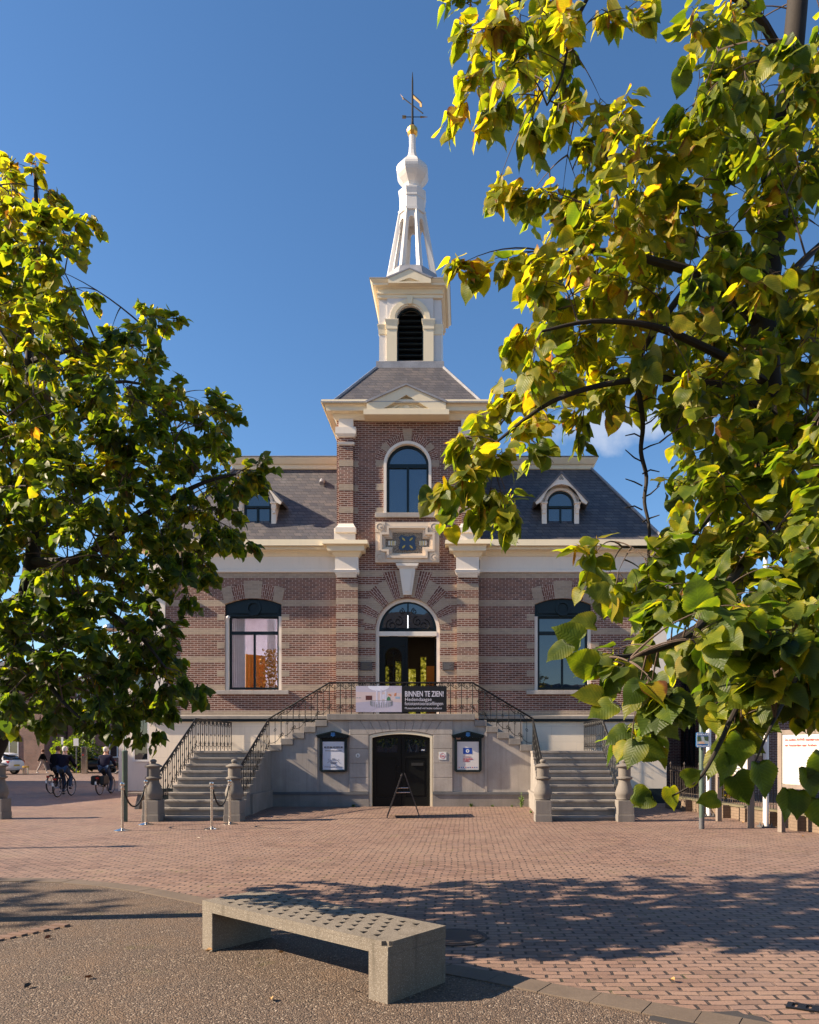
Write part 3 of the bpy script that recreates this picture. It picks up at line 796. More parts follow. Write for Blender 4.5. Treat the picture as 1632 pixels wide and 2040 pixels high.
trap(0.13, 0.255, WZ(1186, YT), WZ(1133, YT), YT-0.10); trap(0.29, 0.32, WZ(1133, YT), WZ(1130, YT), YT-0.13); trap(0.32, 0.36, WZ(1130, YT)+0.002, WZ(1124.5, YT), YT-0.17)
m.plate([(DCX-0.075, WZ(1180, YT)), (DCX+0.075, WZ(1180, YT)), (DCX+0.155, WZ(1138, YT)), (DCX-0.155, WZ(1138, YT))], [], YT-0.125, YT-0.09)
m.build('keystone', M['white'], hall)

# ---------------------------------------------------------------- wing cornices
for s in (-1, 1):
    a, b = sorted((U(s*2.3), U(s*8.2)))
    zt = WZ(1086, 22.8); zb = WZ(1141, YW)
    prof = [(0.02, zb), (0.055, zb+0.01), (0.055, zb+0.09), (0.02, zb+0.11), (0.02, zb+0.80-0.29), (0.05, zb+0.52), (0.075, zb+0.58), (0.10, zb+0.60), (0.13, zb+0.66),
            (0.32, zb+0.665), (0.33, zb+0.80), (0.345, zb+0.81), (0.36, zb+0.86), (0.43, zb+0.94), (0.44, zt-0.02), (0.42, zt)]
    fr = MB().ring(a, b, YW, 33, prof[:5], cap=False).build('frieze', M['white'], hall)
    MB().ring(a, b, YW, 33, prof[4:]).build('cornice', M['cream'], hall)
    a, b = sorted((U(s*2.3), U(s*8.16)))
    MB().ring(a, b, YW, 33, [(0.25, zt-0.01), (0.42, zt+0.005), (0.40, zt+0.035), (0.2, zt+0.04)]).build('gutter', M['lead'], hall)
# cornice blocks on the lower pilasters
for s in (-1, 1):
    a, b = sorted((U(s*1.55), U(s*2.235)))
    zb = WZ(1141, YP); zt = WZ(1081.5, 22.5)
    m = MB(); m.ring(a, b, YP-0.02, YP+0.4, [(0.0, zb-0.06), (0.04, zb), (0.055, zb+0.08), (0.02, zb+0.10), (0.02, zb+0.50)], cap=False)
    q = m.build('pilaster_capital', M['white'], hall)
    m = MB(); m.ring(a, b, YP-0.02, YP+0.4, [(0.02, zb+0.49), (0.05, zb+0.50), (0.10, zb+0.57), (0.12, zb+0.62), (0.23, zb+0.63), (0.235, zb+0.78), (0.26, zb+0.80), (0.28, zb+0.86), (0.345, zb+0.93), (0.36, zt-0.02), (0.34, zt)])
    m.build('capital_cornice', M['cream'], q)
    MB().box(a+0.03, b-0.03, YP-0.06, YP+0.1, zb-0.16, zb-0.055).build('capital_foot', M['ash'], q)

# ---------------------------------------------------------------- mansard roofs of the wings
ZE, ZM, SB = WZ(1084.5, 22.85), 11.40, 2.10
for s in (-1, 1):
    xo = U(s*8.28); xi = U(s*2.0); xo2 = U(s*(8.28-SB)); y0, y1 = YW-0.2, 33.0
    v = [(xi, y0, ZE), (xo, y0, ZE), (xo, y1, ZE), (xi, y1, ZE), (xi, y0+SB+0.2, ZM), (xo2, y0+SB+0.2, ZM), (xo2, y1-SB, ZM), (xi, y1-SB, ZM)]
    rf = MB().add(v, [(0,1,5,4), (1,2,6,5), (2,3,7,6), (3,0,4,7), (4,5,6,7), (3,2,1,0)]).build('mansard_roof', M['slate'], hall)
    m = MB(); m.tube([Vector(v[1])+Vector((0,-0.02,0.03)), Vector(v[5])+Vector((0,-0.02,0.03))], 0.045, 6); m.build('lead_hip', M['lead'], rf)
    a, b = sorted((xi, xo2)); 
    MB().ring(a+0.05, b-0.05, y0+SB+0.25, y1-SB-0.05, [(0.02, ZM-0.12), (0.06, ZM-0.02), (0.10, ZM), (0.12, ZM+0.12), (0.17, ZM+0.15), (0.25, ZM+0.30), (0.26, ZM+0.34), (0.22, ZM+0.36)]).build('upper_cornice', M['cream'], rf)
    MB().ring(a+0.05, b-0.05, y0+SB+0.25, y1-SB-0.05, [(0.23, ZM+0.355), (0.28, ZM+0.36), (0.28, ZM+0.385), (0.2, ZM+0.39)]).build('lead_edge', M['lead'], rf)
slope = (ZM-ZE)/(SB+0.2)
def roof_y(z): return YW-0.2 + (z-ZE)/slope
# vent on the left roof
zv = 10.75; yv = roof_y(zv)
m = MB(); m.tube([(WX(643, yv), yv+0.1, zv+0.08), (WX(643, yv), yv-0.1, zv+0.05), (WX(643, yv), yv-0.18, zv-0.06)], 0.085, 8); m.build('roof_vent', M['lead'], hall)
# dormers
for s in (-1, 1):
    cx = U(s*4.90); yf = 23.62; z0 = WZ(1058, yf); zs = WZ(1004.5, yf); hw = 0.425; zp = WZ(938, yf-0.3)
    m = MB(); m.plate([(cx-0.60, z0), (cx+0.60, z0), (cx+0.60, zs+0.18), (cx+0.60, zs+0.2), (cx, zp-0.16), (cx-0.60, zs+0.2)], [archloop(cx, hw+0.02, z0+0.001, zs, 20)], yf, yf+0.12)
    m.plate(arc(cx, zs, hw+0.10, 0, 180, 20) + arc(cx, zs, hw+0.015, 180, 0, 20), [], yf-0.04, yf+0.02)
    for q in (-1, 1):
        a, b = sorted((cx+q*0.49, cx+q*0.585)); m.ring(a, b, yf-0.05, yf+0.05, [(0, zs-0.30), (0.0, zs-0.22), (0.03, zs-0.14), (0.03, zs-0.02), (0.06, zs), (0.06, zs+0.05)])
    dm = m.build('dormer', M['white'], hall)
    m = MB()
    for q in (-1, 1):
        a, b = sorted((cx+q*0.50, cx+q*0.59)); m.box(a, b, yf+0.115, yf+2.0, z0-0.05, zs+0.25)
    m.build_each('dormer_cheek', M['white'], dm)
    m = MB()
    pk = zp; ez = WZ(999, yf-0.3)+0.02; ex = 0.90
    for q in (-1, 1):
        d = Vector((q*ex, 0, ez-pk)); L = d.length; d.normalize(); nrm = Vector((q*abs(d.z), 0, abs(d.x)))
        o = Vector((cx, yf-0.28, pk))
        v = [o, o+d*L, o+d*L-nrm*0.06, o-Vector((0,0,0.075)), ]
        back = Vector((0, 2.6, 0))
        v = [Vector(p) for p in v] + [Vector(p)+back for p in v]
        m.add(v, [(0,1,2,3), (4,7,6,5), (0,4,5,1), (1,5,6,2), (2,6,7,3), (3,7,4,0)])
    m.build('dormer_roof', m_plain('dark_lead', (0.10,0.10,0.115), 0.5, var=0.3), dm)
    m = MB()
    for q in (-1, 1):                                   # bargeboard
        m.plate([(cx, zp-0.03), (cx+q*0.86, ez+0.01), (cx+q*0.80, ez-0.09), (cx+q*0.66, ez-0.02), (cx+q*0.56, zs+0.16)] + [(cx+q*0.56*cos(rad(t)), zs+0.06+0.50*sin(rad(t))) for t in (20, 40, 60, 75)] + [(cx, zs+0.56)], [], yf-0.25, yf-0.19)
    m.build_each('bargeboard', M['white'], dm)
    m = MB()
    for k in range(3): scroll(m, cx+0.045*cos(rad(90+120*k)), (zp+zs+0.5)/2+0.02+0.045*sin(rad(90+120*k)), yf-0.26, 0.04, 1, 1.1, 0.006)
    m.build('trefoil', M['iron'], dm)
    w = frame_window(dm, cx, hw, z0+0.03, None, yf+0.03, M['glassb'] if s > 0 else M['glass'], [(cx-hw+0.03, cx+hw-0.03, zs-0.12, zs-0.05), (cx-0.03, cx+0.03, z0+0.06, zs-0.1)], fw=0.05, arch=zs)
    m = MB(); m.box(cx-0.68, cx+0.68, yf-0.12, yf+0.2, z0-0.10, z0-0.002); m.build('dormer_sill', M['lead'], dm)

# ---------------------------------------------------------------- tower cornice, pediment and hipped roof
zc0 = WZ(836, YT); zc1 = WZ(801.5, 22.55)
x0, x1 = U(-2.225), U(2.225)
prof = [(0.03, zc0-0.05), (0.06, zc0), (0.10, zc0+0.05), (0.12, zc0+0.12), (0.28, zc0+0.13), (0.285, zc0+0.26), (0.31, zc0+0.275), (0.34, zc0+0.34), (0.40, zc0+0.42), (0.41, zc1-0.02), (0.39, zc1)]
MB().ring(x0, x1, YT-0.06, 27.4, prof).build('tower_cornice', M['cream'], hall)
MB().ring(x0, x1, YT-0.06, 27.4, [(0.36, zc1-0.002), (0.425, zc1+0.006), (0.42, zc1+0.03), (0.3, zc1+0.035)]).build('tower_gutter', M['lead'], hall)
YPD = YT-0.06-0.44
m = MB()
pw = 1.22; zb = zc1-0.34; zk = WZ(767, YPD)
m.plate([(U(-pw-0.1), zb-0.05), (U(pw+0.1), zb-0.05), (U(pw+0.1), zb+0.11), (U(-pw-0.1), zb+0.11)], [], YPD, YT)
m.plate([(U(-pw), zb+0.11), (U(pw), zb+0.11), (U(pw), zc1-0.03), (U(0), zk), (U(-pw), zc1-0.03)], [[(U(-0.70), zb+0.14), (U(0.70), zb+0.14), (U(0), zb+0.56)]], YPD+0.02, YT+0.6)
m.plate([(U(-0.72), zb+0.12), (U(0.72), zb+0.12), (U(0), zb+0.58)], [], YPD+0.16, YT)
m.plate([(U(-0.55), zb+0.15), (U(0.55), zb+0.15), (U(0), zb+0.46)], [[(U(-0.42), zb+0.17), (U(0.42), zb+0.17), (U(0), zb+0.40)]], YPD+0.12, YPD+0.17)
m.plate(arc(U(0), zb+0.19, 0.10, 0, 180, 10), [], YPD+0.11, YPD+0.17)
ped = m.build('pediment', M['cream'], hall)
m = MB()
for q in (-1, 1):
    m.plate([(U(q*pw), zc1-0.035), (U(0), zk-0.005), (U(0), zk+0.045), (U(q*(pw+0.04)), zc1+0.02)], [], YPD-0.03, YT+0.7)
m.build('pediment_flashing', M['lead'], ped)
ZB0 = 14.28; YB = 24.17; HB = 1.03; YA = 25.2
v = [(x0-0.2, YT-0.28, zc1), (x1+0.2, YT-0.28, zc1), (x1+0.2, 27.6, zc1), (x0-0.2, 27.6, zc1), (U(-HB-0.08), YB-0.1, ZB0), (U(HB+0.08), YB-0.1, ZB0), (U(HB+0.08), YA+HB+0.1, ZB0), (U(-HB-0.08), YA+HB+0.1, ZB0)]
rf = MB().add(v, [(0,1,5,4), (1,2,6,5), (2,3,7,6), (3,0,4,7), (4,5,6,7), (3,2,1,0)]).build('tower_roof', M['slate'], hall)
m = MB(); m.tube([v[0], v[4]], 0.05, 6); m.tube([v[1], v[5]], 0.05, 6); m.build_each('lead_hip', M['lead'], rf)

# ---------------------------------------------------------------- belfry
m = MB(); m.ring(U(-HB), U(HB), YB, YA+HB, [(0.09, ZB0-0.1), (0.09, ZB0+0.22), (0.0, ZB0+0.28)]); 
bel = MB(); zb0 = 14.50; zb1 = WZ(596, YB)
lw = 0.45; lz0, lzs = zb0+0.02, WZ(639, YB)
bel.plate(rect(U(-0.76), U(0.76), zb0, zb1), [archloop(U(0), lw, lz0, lzs, 24)], YB-0.06, YB+0.25)
for s in (-1, 1):
    a, b = sorted((U(s*0.755), U(s*HB))); bel.box(a, b, YB, YB+0.3, zb0, zb1)
    a, b = sorted((U(s*(HB-0.2)), U(s*(HB-0.005)))); bel.box(a, b, YB+0.29, YA+HB, zb0, zb1)
bel.box(U(-HB+0.01), U(HB-0.01), YA+HB-0.2, YA+HB-0.01, zb0, zb1)
bf = bel.build('belfry', M['spire'], hall)
m.build('belfry_base', M['lead'], bf)
m = MB()
m.plate(arc(U(0), lzs, 0.66, 0, 180, 28) + arc(U(0), lzs, 0.505, 180, 0, 28), [], YB-0.12, YB-0.05)
m.plate(arc(U(0), lzs, 0.58, 0, 180, 28) + arc(U(0), lzs, lw, 180, 0, 28), [], YB-0.095, YB-0.05)
m.plate([(U(-0.055), lzs+0.47), (U(0.055), lzs+0.47), (U(0.095), zb1-0.005), (U(-0.095), zb1-0.005)], [], YB-0.17, YB-0.05)
for s in (-1, 1):
    a, b = sorted((U(s*lw), U(s*0.76)))
    m.ring(a, b, YB-0.07, YB, [(0.0, zb0), (0.012, zb0+0.01), (0.012, WZ(659, YB)), (0.03, WZ(658, YB)), (0.03, WZ(652, YB)), (0.045, WZ(647, YB)), (0.07, WZ(641, YB)), (0.07, WZ(639.5, YB))])
    a, b = sorted((U(s*0.78), U(s*(HB-0.002))))
    m.ring(a, b, YB-0.004, YB+0.2, [(0.0, WZ(668, YB)), (0.02, WZ(666, YB)), (0.03, WZ(657, YB)), (0.06, WZ(649, YB)), (0.06, WZ(647.5, YB))])
m.build('belfry_trim', M['cream'], bf)
louv = MB(); louv.plate(archloop(U(0), lw+0.0, lz0, lzs, 24), [archloop(U(0), lw-0.055, lz0+0.05, lzs, 24)], YB+0.02, YB+0.12)
nl = 9
for k in range(nl):
    z = lz0 + 0.12 + k*0.19
    w_ = lw-0.03 if z < lzs else math.sqrt(max(0.01, (lw-0.03)**2-(z-lzs)**2))
    louv.obox((U(0), YB+0.13, z), (w_, 0, 0), (0, 0.075, 0.06), (0, -0.006, 0.010))
lo = louv.build('louvre', M['dark'], bf)
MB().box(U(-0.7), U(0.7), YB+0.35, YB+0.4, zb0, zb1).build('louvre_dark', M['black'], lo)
ent_ = MB(); YE = YB-0.06
zt = WZ(551.5, 23.8)
h = zt - zb1
ent_.ring(U(-HB), U(HB), YE+0.03, YA+HB, [(0.02, zb1-0.01), (0.05, zb1), (0.05, zb1+h*0.2), (0.09, zb1+h*0.22), (0.09, zb1+h*0.27), (0.04, zb1+h*0.29), (0.04, zb1+h*0.56), (0.08, zb1+h*0.58), (0.10, zb1+h*0.66), (0.19, zb1+h*0.67), (0.195, zb1+h*0.80), (0.22, zb1+h*0.84), (0.27, zb1+h*0.97), (0.27, zt)])
en = ent_.build('entablature', M['cream'], bf)
m = MB()
yp = YE-0.215; zk = WZ(537, yp); hwp = 0.70
m.plate([(U(-hwp), zb1+h*0.67), (U(hwp), zb1+h*0.67), (U(hwp), zt-0.01), (U(0), zk), (U(-hwp), zt-0.01)], [[(U(-0.36), zb1+h*0.76), (U(0.36), zb1+h*0.76), (U(0), zt-0.0)]], yp-0.05, YE+0.5)
m.plate([(U(-0.38), zb1+h*0.74), (U(0.38), zb1+h*0.74), (U(0), zt+0.02)], [], yp+0.05, YE+0.1)
m.build('belfry_pediment', M['cream'], en)
m = MB()
for q in (-1, 1): m.plate([(U(q*hwp), zt-0.015), (U(0), zk-0.005), (U(0), zk+0.03), (U(q*(hwp+0.08)), zt+0.012)], [], yp-0.07, YE+0.6)
m.ring(U(-HB), U(HB), YE+0.03, YA+HB, [(0.24, zt-0.002), (0.29, zt+0.006), (0.28, zt+0.03), (-0.1, zt+0.12)])
m.build('lead_cap', M['lead'], en)

# ---------------------------------------------------------------- open octagonal spire
AX = XC; R8 = pi/8
def Z(py): return WZ(py, YA)
ZS0, ZS1 = zt+0.02, Z(436)
sp = MB()
sp.lathe((AX, YA, 0), [(1.20, ZS0), (0.90, Z(559)), (0.60, Z(552)), (0.5, Z(551))], 8, R8)

spm = MB()
r0, r1 = 0.87, 0.46
zb_ = Z(560); zt_ = ZS1
for k in range(8):
    a = R8 + k*pi/4
    p0 = Vector((AX+r0*cos(a), YA+r0*sin(a), zb_)); p1 = Vector((AX+r1*cos(a), YA+r1*sin(a), zt_+0.1))
    tg = Vector((-sin(a), cos(a), 0)); nr = Vector((cos(a), sin(a), 0))
    w0, w1 = 0.115, 0.085
    v = []
    for p, w_ in ((p0, w0), (p1, w1)):
        v += [p + tg*w_ - nr*0.10, p + tg*w_*0.45 + nr*0.03, p - tg*w_*0.45 + nr*0.03, p - tg*w_ - nr*0.10]
    spm.add(v, [(0,1,5,4), (1,2,6,5), (2,3,7,6), (3,0,4,7), (4,5,6,7), (3,2,1,0)])
    # arched head between the posts
    b = a + pi/8
    c0 = Vector((AX, YA, 0))
    def fp(t, z):                                    # point on the facet between posts k and k+1
        rr = r0 + (r1-r0)*(z-zb_)/(zt_-zb_)
        q0 = Vector((rr*cos(a), rr*sin(a), 0)); q1 = Vector((rr*cos(a+pi/4), rr*sin(a+pi/4), 0))
        q = q0.lerp(q1, t); return Vector((AX+q.x, YA+q.y, z))
    zs_ = zt_-0.42
    pts = [(0.0, zs_), (0.22, zs_)] + [(0.5-0.28*cos(rad(t)), zs_+0.20*sin(rad(t))) for t in range(15, 180, 15)] + [(0.78, zs_), (1.0, zs_)]
    for (t0, za), (t1, zb2) in zip(pts[:-1], pts[1:]):
        f0, f1, f2, f3 = fp(t0, za), fp(t1, zb2), fp(t1, zt_+0.05), fp(t0, zt_+0.05)
        off = Vector((cos(b), sin(b), 0))*-0.09
        spm.add([f0, f1, f2, f3, f0+off, f1+off, f2+off, f3+off], [(0,1,2,3), (4,7,6,5), (0,4,5,1), (3,2,6,7)])
sp_o = spm.build('spire', M['spire'], hall)
sp.build('spire_base_roof', M['lead'], sp_o)
m = MB()
m.lathe((AX, YA, 0), [(0.42, Z(437)), (0.513, Z(435)), (0.513, Z(430)), (0.47, Z(428.5)), (0.455, Z(407)), (0.475, Z(405)), (0.47, Z(402)), (0.50, Z(392)), (0.50, Z(389)), (0.36, Z(386.5)), (0.28, Z(385)), (0.275, Z(376)), (0.31, Z(372)), (0.38, Z(367.5)), (0.46, Z(362)), (0.53, Z(356)), (0.57, Z(350.5)), (0.58, Z(346)), (0.565, Z(341)), (0.52, Z(336)), (0.45, Z(331)), (0.34, Z(325)), (0.22, Z(318.5)), (0.165, Z(311.5)), (0.13, Z(303)), (0.115, Z(289)), (0.12, Z(271))], 8, R8)
m.build('onion_dome', M['spire'], sp_o)
m = MB(); m.lathe((AX, YA, 0), [(0.11, Z(273)), (0.15, Z(270)), (0.19, Z(266)), (0.19, Z(259)), (0.14, Z(254)), (0.07, Z(252))], 8, R8); m.build('gilt_ball', M['gold'], sp_o)
m = MB(); m.lathe((AX, YA, 0), [(0.075, Z(253)), (0.04, Z(244)), (0.034, Z(200)), (0.028, Z(160)), (0.008, Z(143.5))], 8)
d = Vector((0.88, -0.47, 0))                            # the vane points towards the camera's right
def vp(t, z): return Vector((AX, YA, 0)) + d*t + Vector((0, 0, z))
T = Matrix.Translation((AX, YA, 0)) @ Matrix.Rotation(math.atan2(d.y, d.x), 4, 'Z')
m.tube([T @ Vector((-0.40, 0, Z(185))), T @ Vector((0.42, 0, Z(236)))], 0.020, 5); m.tube([T @ Vector((-0.02, 0, Z(186))), T @ Vector((0.36, 0, Z(213)))], 0.020, 5)
m.tube([(AX-0.28, YA, Z(233)), (AX+0.40, YA, Z(233))], 0.013, 5)
vn = m.build('weather_vane', M['iron'], sp_o)
m = MB()
m.plate([(-0.50, Z(175.5)), (-0.34, Z(188)), (-0.38, Z(190)), (-0.41, Z(185))], [], -0.012, 0.012, T=T)
m.plate([(-0.02, Z(187)), (0.36, Z(214)), (0.36, Z(218)), (-0.02, Z(193))], [], -0.01, 0.01, T=T)
m.plate([(0.30, Z(212)), (0.38, Z(217)), (0.38, Z(223)), (0.30, Z(220))], [], -0.014, 0.014, T=T)
for s in (-1, 1): m.box(AX-0.36, AX-0.22, YA-0.01, YA+0.01, Z(233)+s*0.035-0.012, Z(233)+s*0.035+0.012)
m.box(AX-0.34, AX-0.24, YA-0.008, YA+0.008, Z(236), Z(230))
m.plate([(AX+0.27, Z(231)), (AX+0.52, Z(233)), (AX+0.27, Z(235))], [], YA-0.01, YA+0.01)
m.build_each('gilt_figure', m_plain('tarnished_gilt', (0.30,0.19,0.07), 0.4, 0.5, 0.7), sp_o)
# ================================================================== ground
m = MB(); xs = [-300,-120,-60,-30,-20,-14] + [-10.5+0.5*i for i in range(38)] + [9,12,20,40,120,300]
ys = [-200,-60,-20,-5,5,10,14] + [16+0.4*i for i in range(26)] + [27,30,34,40,48,60,90,150,400,900]
for y in ys:
    for x in xs: m.v.append((x, y, gz(x, y)))
for j in range(len(ys)-1):
    for i in range(len(xs)-1):
        a = j*len(xs)+i; m.f.append((a, a+1, a+1+len(xs), a+len(xs))); m.m.append(0); m.smooth.append(True)
tag(m.build('paved_square', M['paving']), kind='structure')
curve_px = [(-700,1790),(-300,1762),(-60,1752),(60,1751),(150,1754),(230,1761),(310,1772),(420,1793),(560,1826),(740,1876),(900,1924),(1000,1942),(1100,1962),(1200,1981),(1300,2000),(1400,2018),(1480,2032),(1600,2054),(1800,2096),(2300,2220)]
def gp(px, py, z=0.0):
    Y = K*(CZ-z)/(py-HY); return (WX(px, Y), Y)
edge = [gp(*p) for p in curve_px]
inner = []
for i, p in enumerate(edge):
    a = Vector(edge[max(i-1,0)]); b = Vector(edge[min(i+1,len(edge)-1)]); t = (b-a).normalized(); nrm = Vector((t.y, -t.x))
    if nrm.y > 0: nrm = -nrm
    inner.append(tuple(Vector(p)+nrm*0.23))
m = MB(); m.plate(inner + [(14, -25), (-22, -25)], [], 0.006, 0.0, axis='z'); tag(m.build('gravel_ground', M['gravel']), kind='structure')
m = MB()
def lerp2(a, b, t): return (a[0]+(b[0]-a[0])*t, a[1]+(b[1]-a[1])*t)
for i in range(len(edge)-1):
    a, b, c, d = edge[i], edge[i+1], inner[i+1], inner[i]
    t = 0.0025 / max(0.02, (Vector(b)-Vector(a)).length)
    m.plate([lerp2(a,b,t), lerp2(a,b,1-t), lerp2(d,c,1-t), lerp2(d,c,t)], [], 0.014+0.002*(i % 2), -0.02, axis='z')
tag(m.build('kerb_strip', M['kerb'], bevel=0.002), kind='structure')
# patch of dark asphalt in the gravel
c = gp(1412, 2034); rnd = random.Random(4)
m = MB(); m.plate([(c[0]+0.36*cos(2*pi*k/18)*(0.8+0.4*rnd.random())+0.03, c[1]+0.16*sin(2*pi*k/18)*(0.8+0.4*rnd.random())) for k in range(18)], [], 0.009, 0.004, axis='z')
tag(m.build('asphalt_patch', m_stone('dark_asphalt', (0.055,0.05,0.05), streak=0.1)), kind='structure')
# tree pit edged with bricks at the left
pit = thing('tree_pit_edging', (*gp(60, 1868), 0), 'broken line of bricks on edge bordering the tree pit in the gravel', 'brick edging')
m = MB(); rnd = random.Random(2)
for i in range(9):
    c_ = lerp2(gp(120, 1846), gp(-60, 1884), i/8)
    m.obox((c_[0], c_[1], 0.008), (0.09*cos(-0.35), 0.09*sin(-0.35), 0.004*rnd.random()), (0.028*0.35, 0.03, 0), (0, 0, 0.010+0.006*rnd.random()))
m.build('edging_brick', m_plain('edging_clay', (0.16,0.10,0.075), 0.8), pit)
# manhole cover and drain grate
c = gp(905, 1868); hole = thing('manhole_cover', (c[0], c[1], 0), 'round ribbed iron manhole cover in the shaded paving behind the bench', 'manhole cover')
m = MB(); m.lathe((c[0], c[1], 0), [(0.30, 0.0), (0.30, 0.012), (0.265, 0.012), (0.262, 0.006)], 32); m.build('frame', m_plain('frame_iron', (0.07,0.055,0.05), 0.7, 0.2), hole)
m = MB()
for k in range(-6, 7):
    w_ = math.sqrt(0.255**2-(k*0.038)**2); m.box(c[0]-w_, c[0]+w_, c[1]+k*0.038-0.012, c[1]+k*0.038+0.012, 0.004, 0.014)
m.build('lid', m_plain('worn_iron', (0.13,0.095,0.08), 0.7, 0.2), hole)
c = gp(1618, 2012); dr = thing('drain_grate', (c[0], c[1], 0), 'small slotted iron drain grate beside the kerb at the picture corner', 'drain')
m = MB(); m.plate([(c[0]-0.16, c[1]+0.03), (c[0]+0.14, c[1]-0.12), (c[0]+0.20, c[1]-0.02), (c[0]-0.10, c[1]+0.13)], [[(c[0]-0.12+0.075*k, c[1]+0.035-0.0375*k), (c[0]-0.09+0.075*k, c[1]+0.02-0.0375*k), (c[0]-0.05+0.075*k, c[1]+0.085-0.0375*k), (c[0]-0.08+0.075*k, c[1]+0.10-0.0375*k)] for k in range(4)], 0.012, 0.002, axis='z')
m.build('grate', M['iron'], dr)

# ================================================================== double flight of steps
st = thing('entrance_staircase', (XC, 20.6, 0), 'grey stone double staircase with iron railings before the entrance of the town hall', 'staircase')
RS = 0.173; ZL = 1.66; ZPF = 2.70; YS0, TR = 17.45, 0.28; YFW = 20.62
WST = M['step']
for s in (-1, 1):
    a, b = sorted((U(s*3.66), U(s*5.62)))
    for i in range(9):
        y = YS0+TR*i; z = ZL-RS*(9-i)
        m = MB(); m.box(a, b, y, y+TR, -0.05, z-0.055); m.box(a-0.012, b+0.012, y-0.03, y+TR-0.031, z-0.055, z)
        m.build('step', WST, st, bevel=0.006)
    m = MB(); y = YS0+TR*9; m.box(a, b, y, 23.05, -0.05, ZL-0.06); m.box(a-0.012, b+0.012, y-0.03, 23.06, ZL-0.06, ZL); m.build('landing', WST, st, bevel=0.006)
    # flanking base beside the lower flight
    q = sorted((U(s*3.60), U(s*3.665))); m = MB(); m.box(q[0], q[1], 18.6, YFW+0.1, 0, 0.50); m.box(q[0]-0.02, q[1]+0.01, 18.58, YFW+0.1, 0.50, 0.56); m.build('side_base', WST, st)
    for j in range(1, 6):
        q = sorted((U(s*(3.68-0.32*j)), U(s*(3.68-0.32*(j-1)))))
        z = ZL+RS*j
        m = MB(); m.box(q[0]-0.018 if s < 0 else q[0]+0.002, q[1]+(0.018 if s > 0 else -0.002), YFW-0.05, 22.95, z-RS+0.001, z-0.0); m.build('upper_step', WST, st, bevel=0.006)
m = MB(); m.box(U(-2.08), U(2.08), YFW-0.09, 22.98, ZPF-0.172, ZPF); m.build('platform', WST, st, bevel=0.01)
DWB = 0.895; zd0, zds, zdr = 0.06, 2.10, 0.115
out = [(U(-3.67), 0.0), (U(3.67), 0.0)]
for s in (1, -1):
    pts = [(U(s*3.67), ZL-0.005)]
    for j in range(1, 6): pts += [(U(s*(3.68-0.32*(j-1)-0.01)), ZL+RS*(j-1)-0.001), (U(s*(3.68-0.32*j)), ZL+RS*(j-1)-0.001)]
    pts += [(U(s*2.075), ZPF-0.175)]
    out += pts if s == 1 else pts[::-1]
MB().plate(out, [segloop(U(0), DWB, zd0, zds, zdr)], YFW, YFW+0.30).build('front_wall', M['ash'], st)
m = MB(); m.box(U(-3.5), U(3.5), 21.5, 22.9, 0, 2.5); m.build('core', M['ash'], st)
for s in (-1, 1):
    a, b = sorted((U(s*(DWB+0.005)), U(s*3.675))); m = MB(); m.box(a, b, YFW-0.06, YFW+0.02, 0.0, 0.43); bc = m.build('base_course', WST, st)
    m = MB(); m.box(a, b, YFW-0.085, YFW+0.02, 0.43, 0.50); m.build('base_ledge', m_stone('ledge_stone', (0.16,0.165,0.175), streak=0.2), bc)
    zs = [0.505, 0.90, 1.31, 1.72, 2.12]
    for k in range(4):
        a, b = sorted((U(s*(DWB+0.012)), U(s*1.455))); MB().box(a, b, YFW-0.035, YFW+0.05, zs[k]+0.004, zs[k+1]-0.004).build('ashlar_block', M['ash'], st, bevel=0.008)
    a, b = sorted((U(s*2.36), U(s*2.43))); MB().box(a, b, YFW-0.02, YFW+0.02, 0.505, 2.2).build('wall_strip', M['ash'], st)
# wedge stones over the door
R = (DWB**2+zdr**2)/(2*zdr); cz0 = zds+zdr-R
n = 9; ztop = ZPF-0.178; tops = [U(-1.15+2.30*i/n) for i in range(n+1)]
for i in range(n):
    ba = [U(-DWB-0.005+2*(DWB+0.005)*k/n) for k in (i, i+1)]
    def zarc(x): return cz0 + math.sqrt(R*R-(x-U(0))**2)+0.012 if abs(x-U(0)) < R else zds
    MB().plate([(ba[0]+0.004, zarc(ba[0])), (ba[1]-0.004, zarc(ba[1])), (tops[i+1]-0.004, ztop), (tops[i]+0.004, ztop)], [], YFW-0.035, YFW+0.05).build('wedge_stone', M['ash'], st, bevel=0.008)
for s in (-1, 1):
    p = [(U(s*(DWB+0.012)), 2.125), (U(s*1.455), 2.125), (U(s*1.455), ztop), (U(s*1.158), ztop)]
    MB().plate(p, [], YFW-0.035, YFW+0.05).build('wedge_stone', M['ash'], st, bevel=0.008)
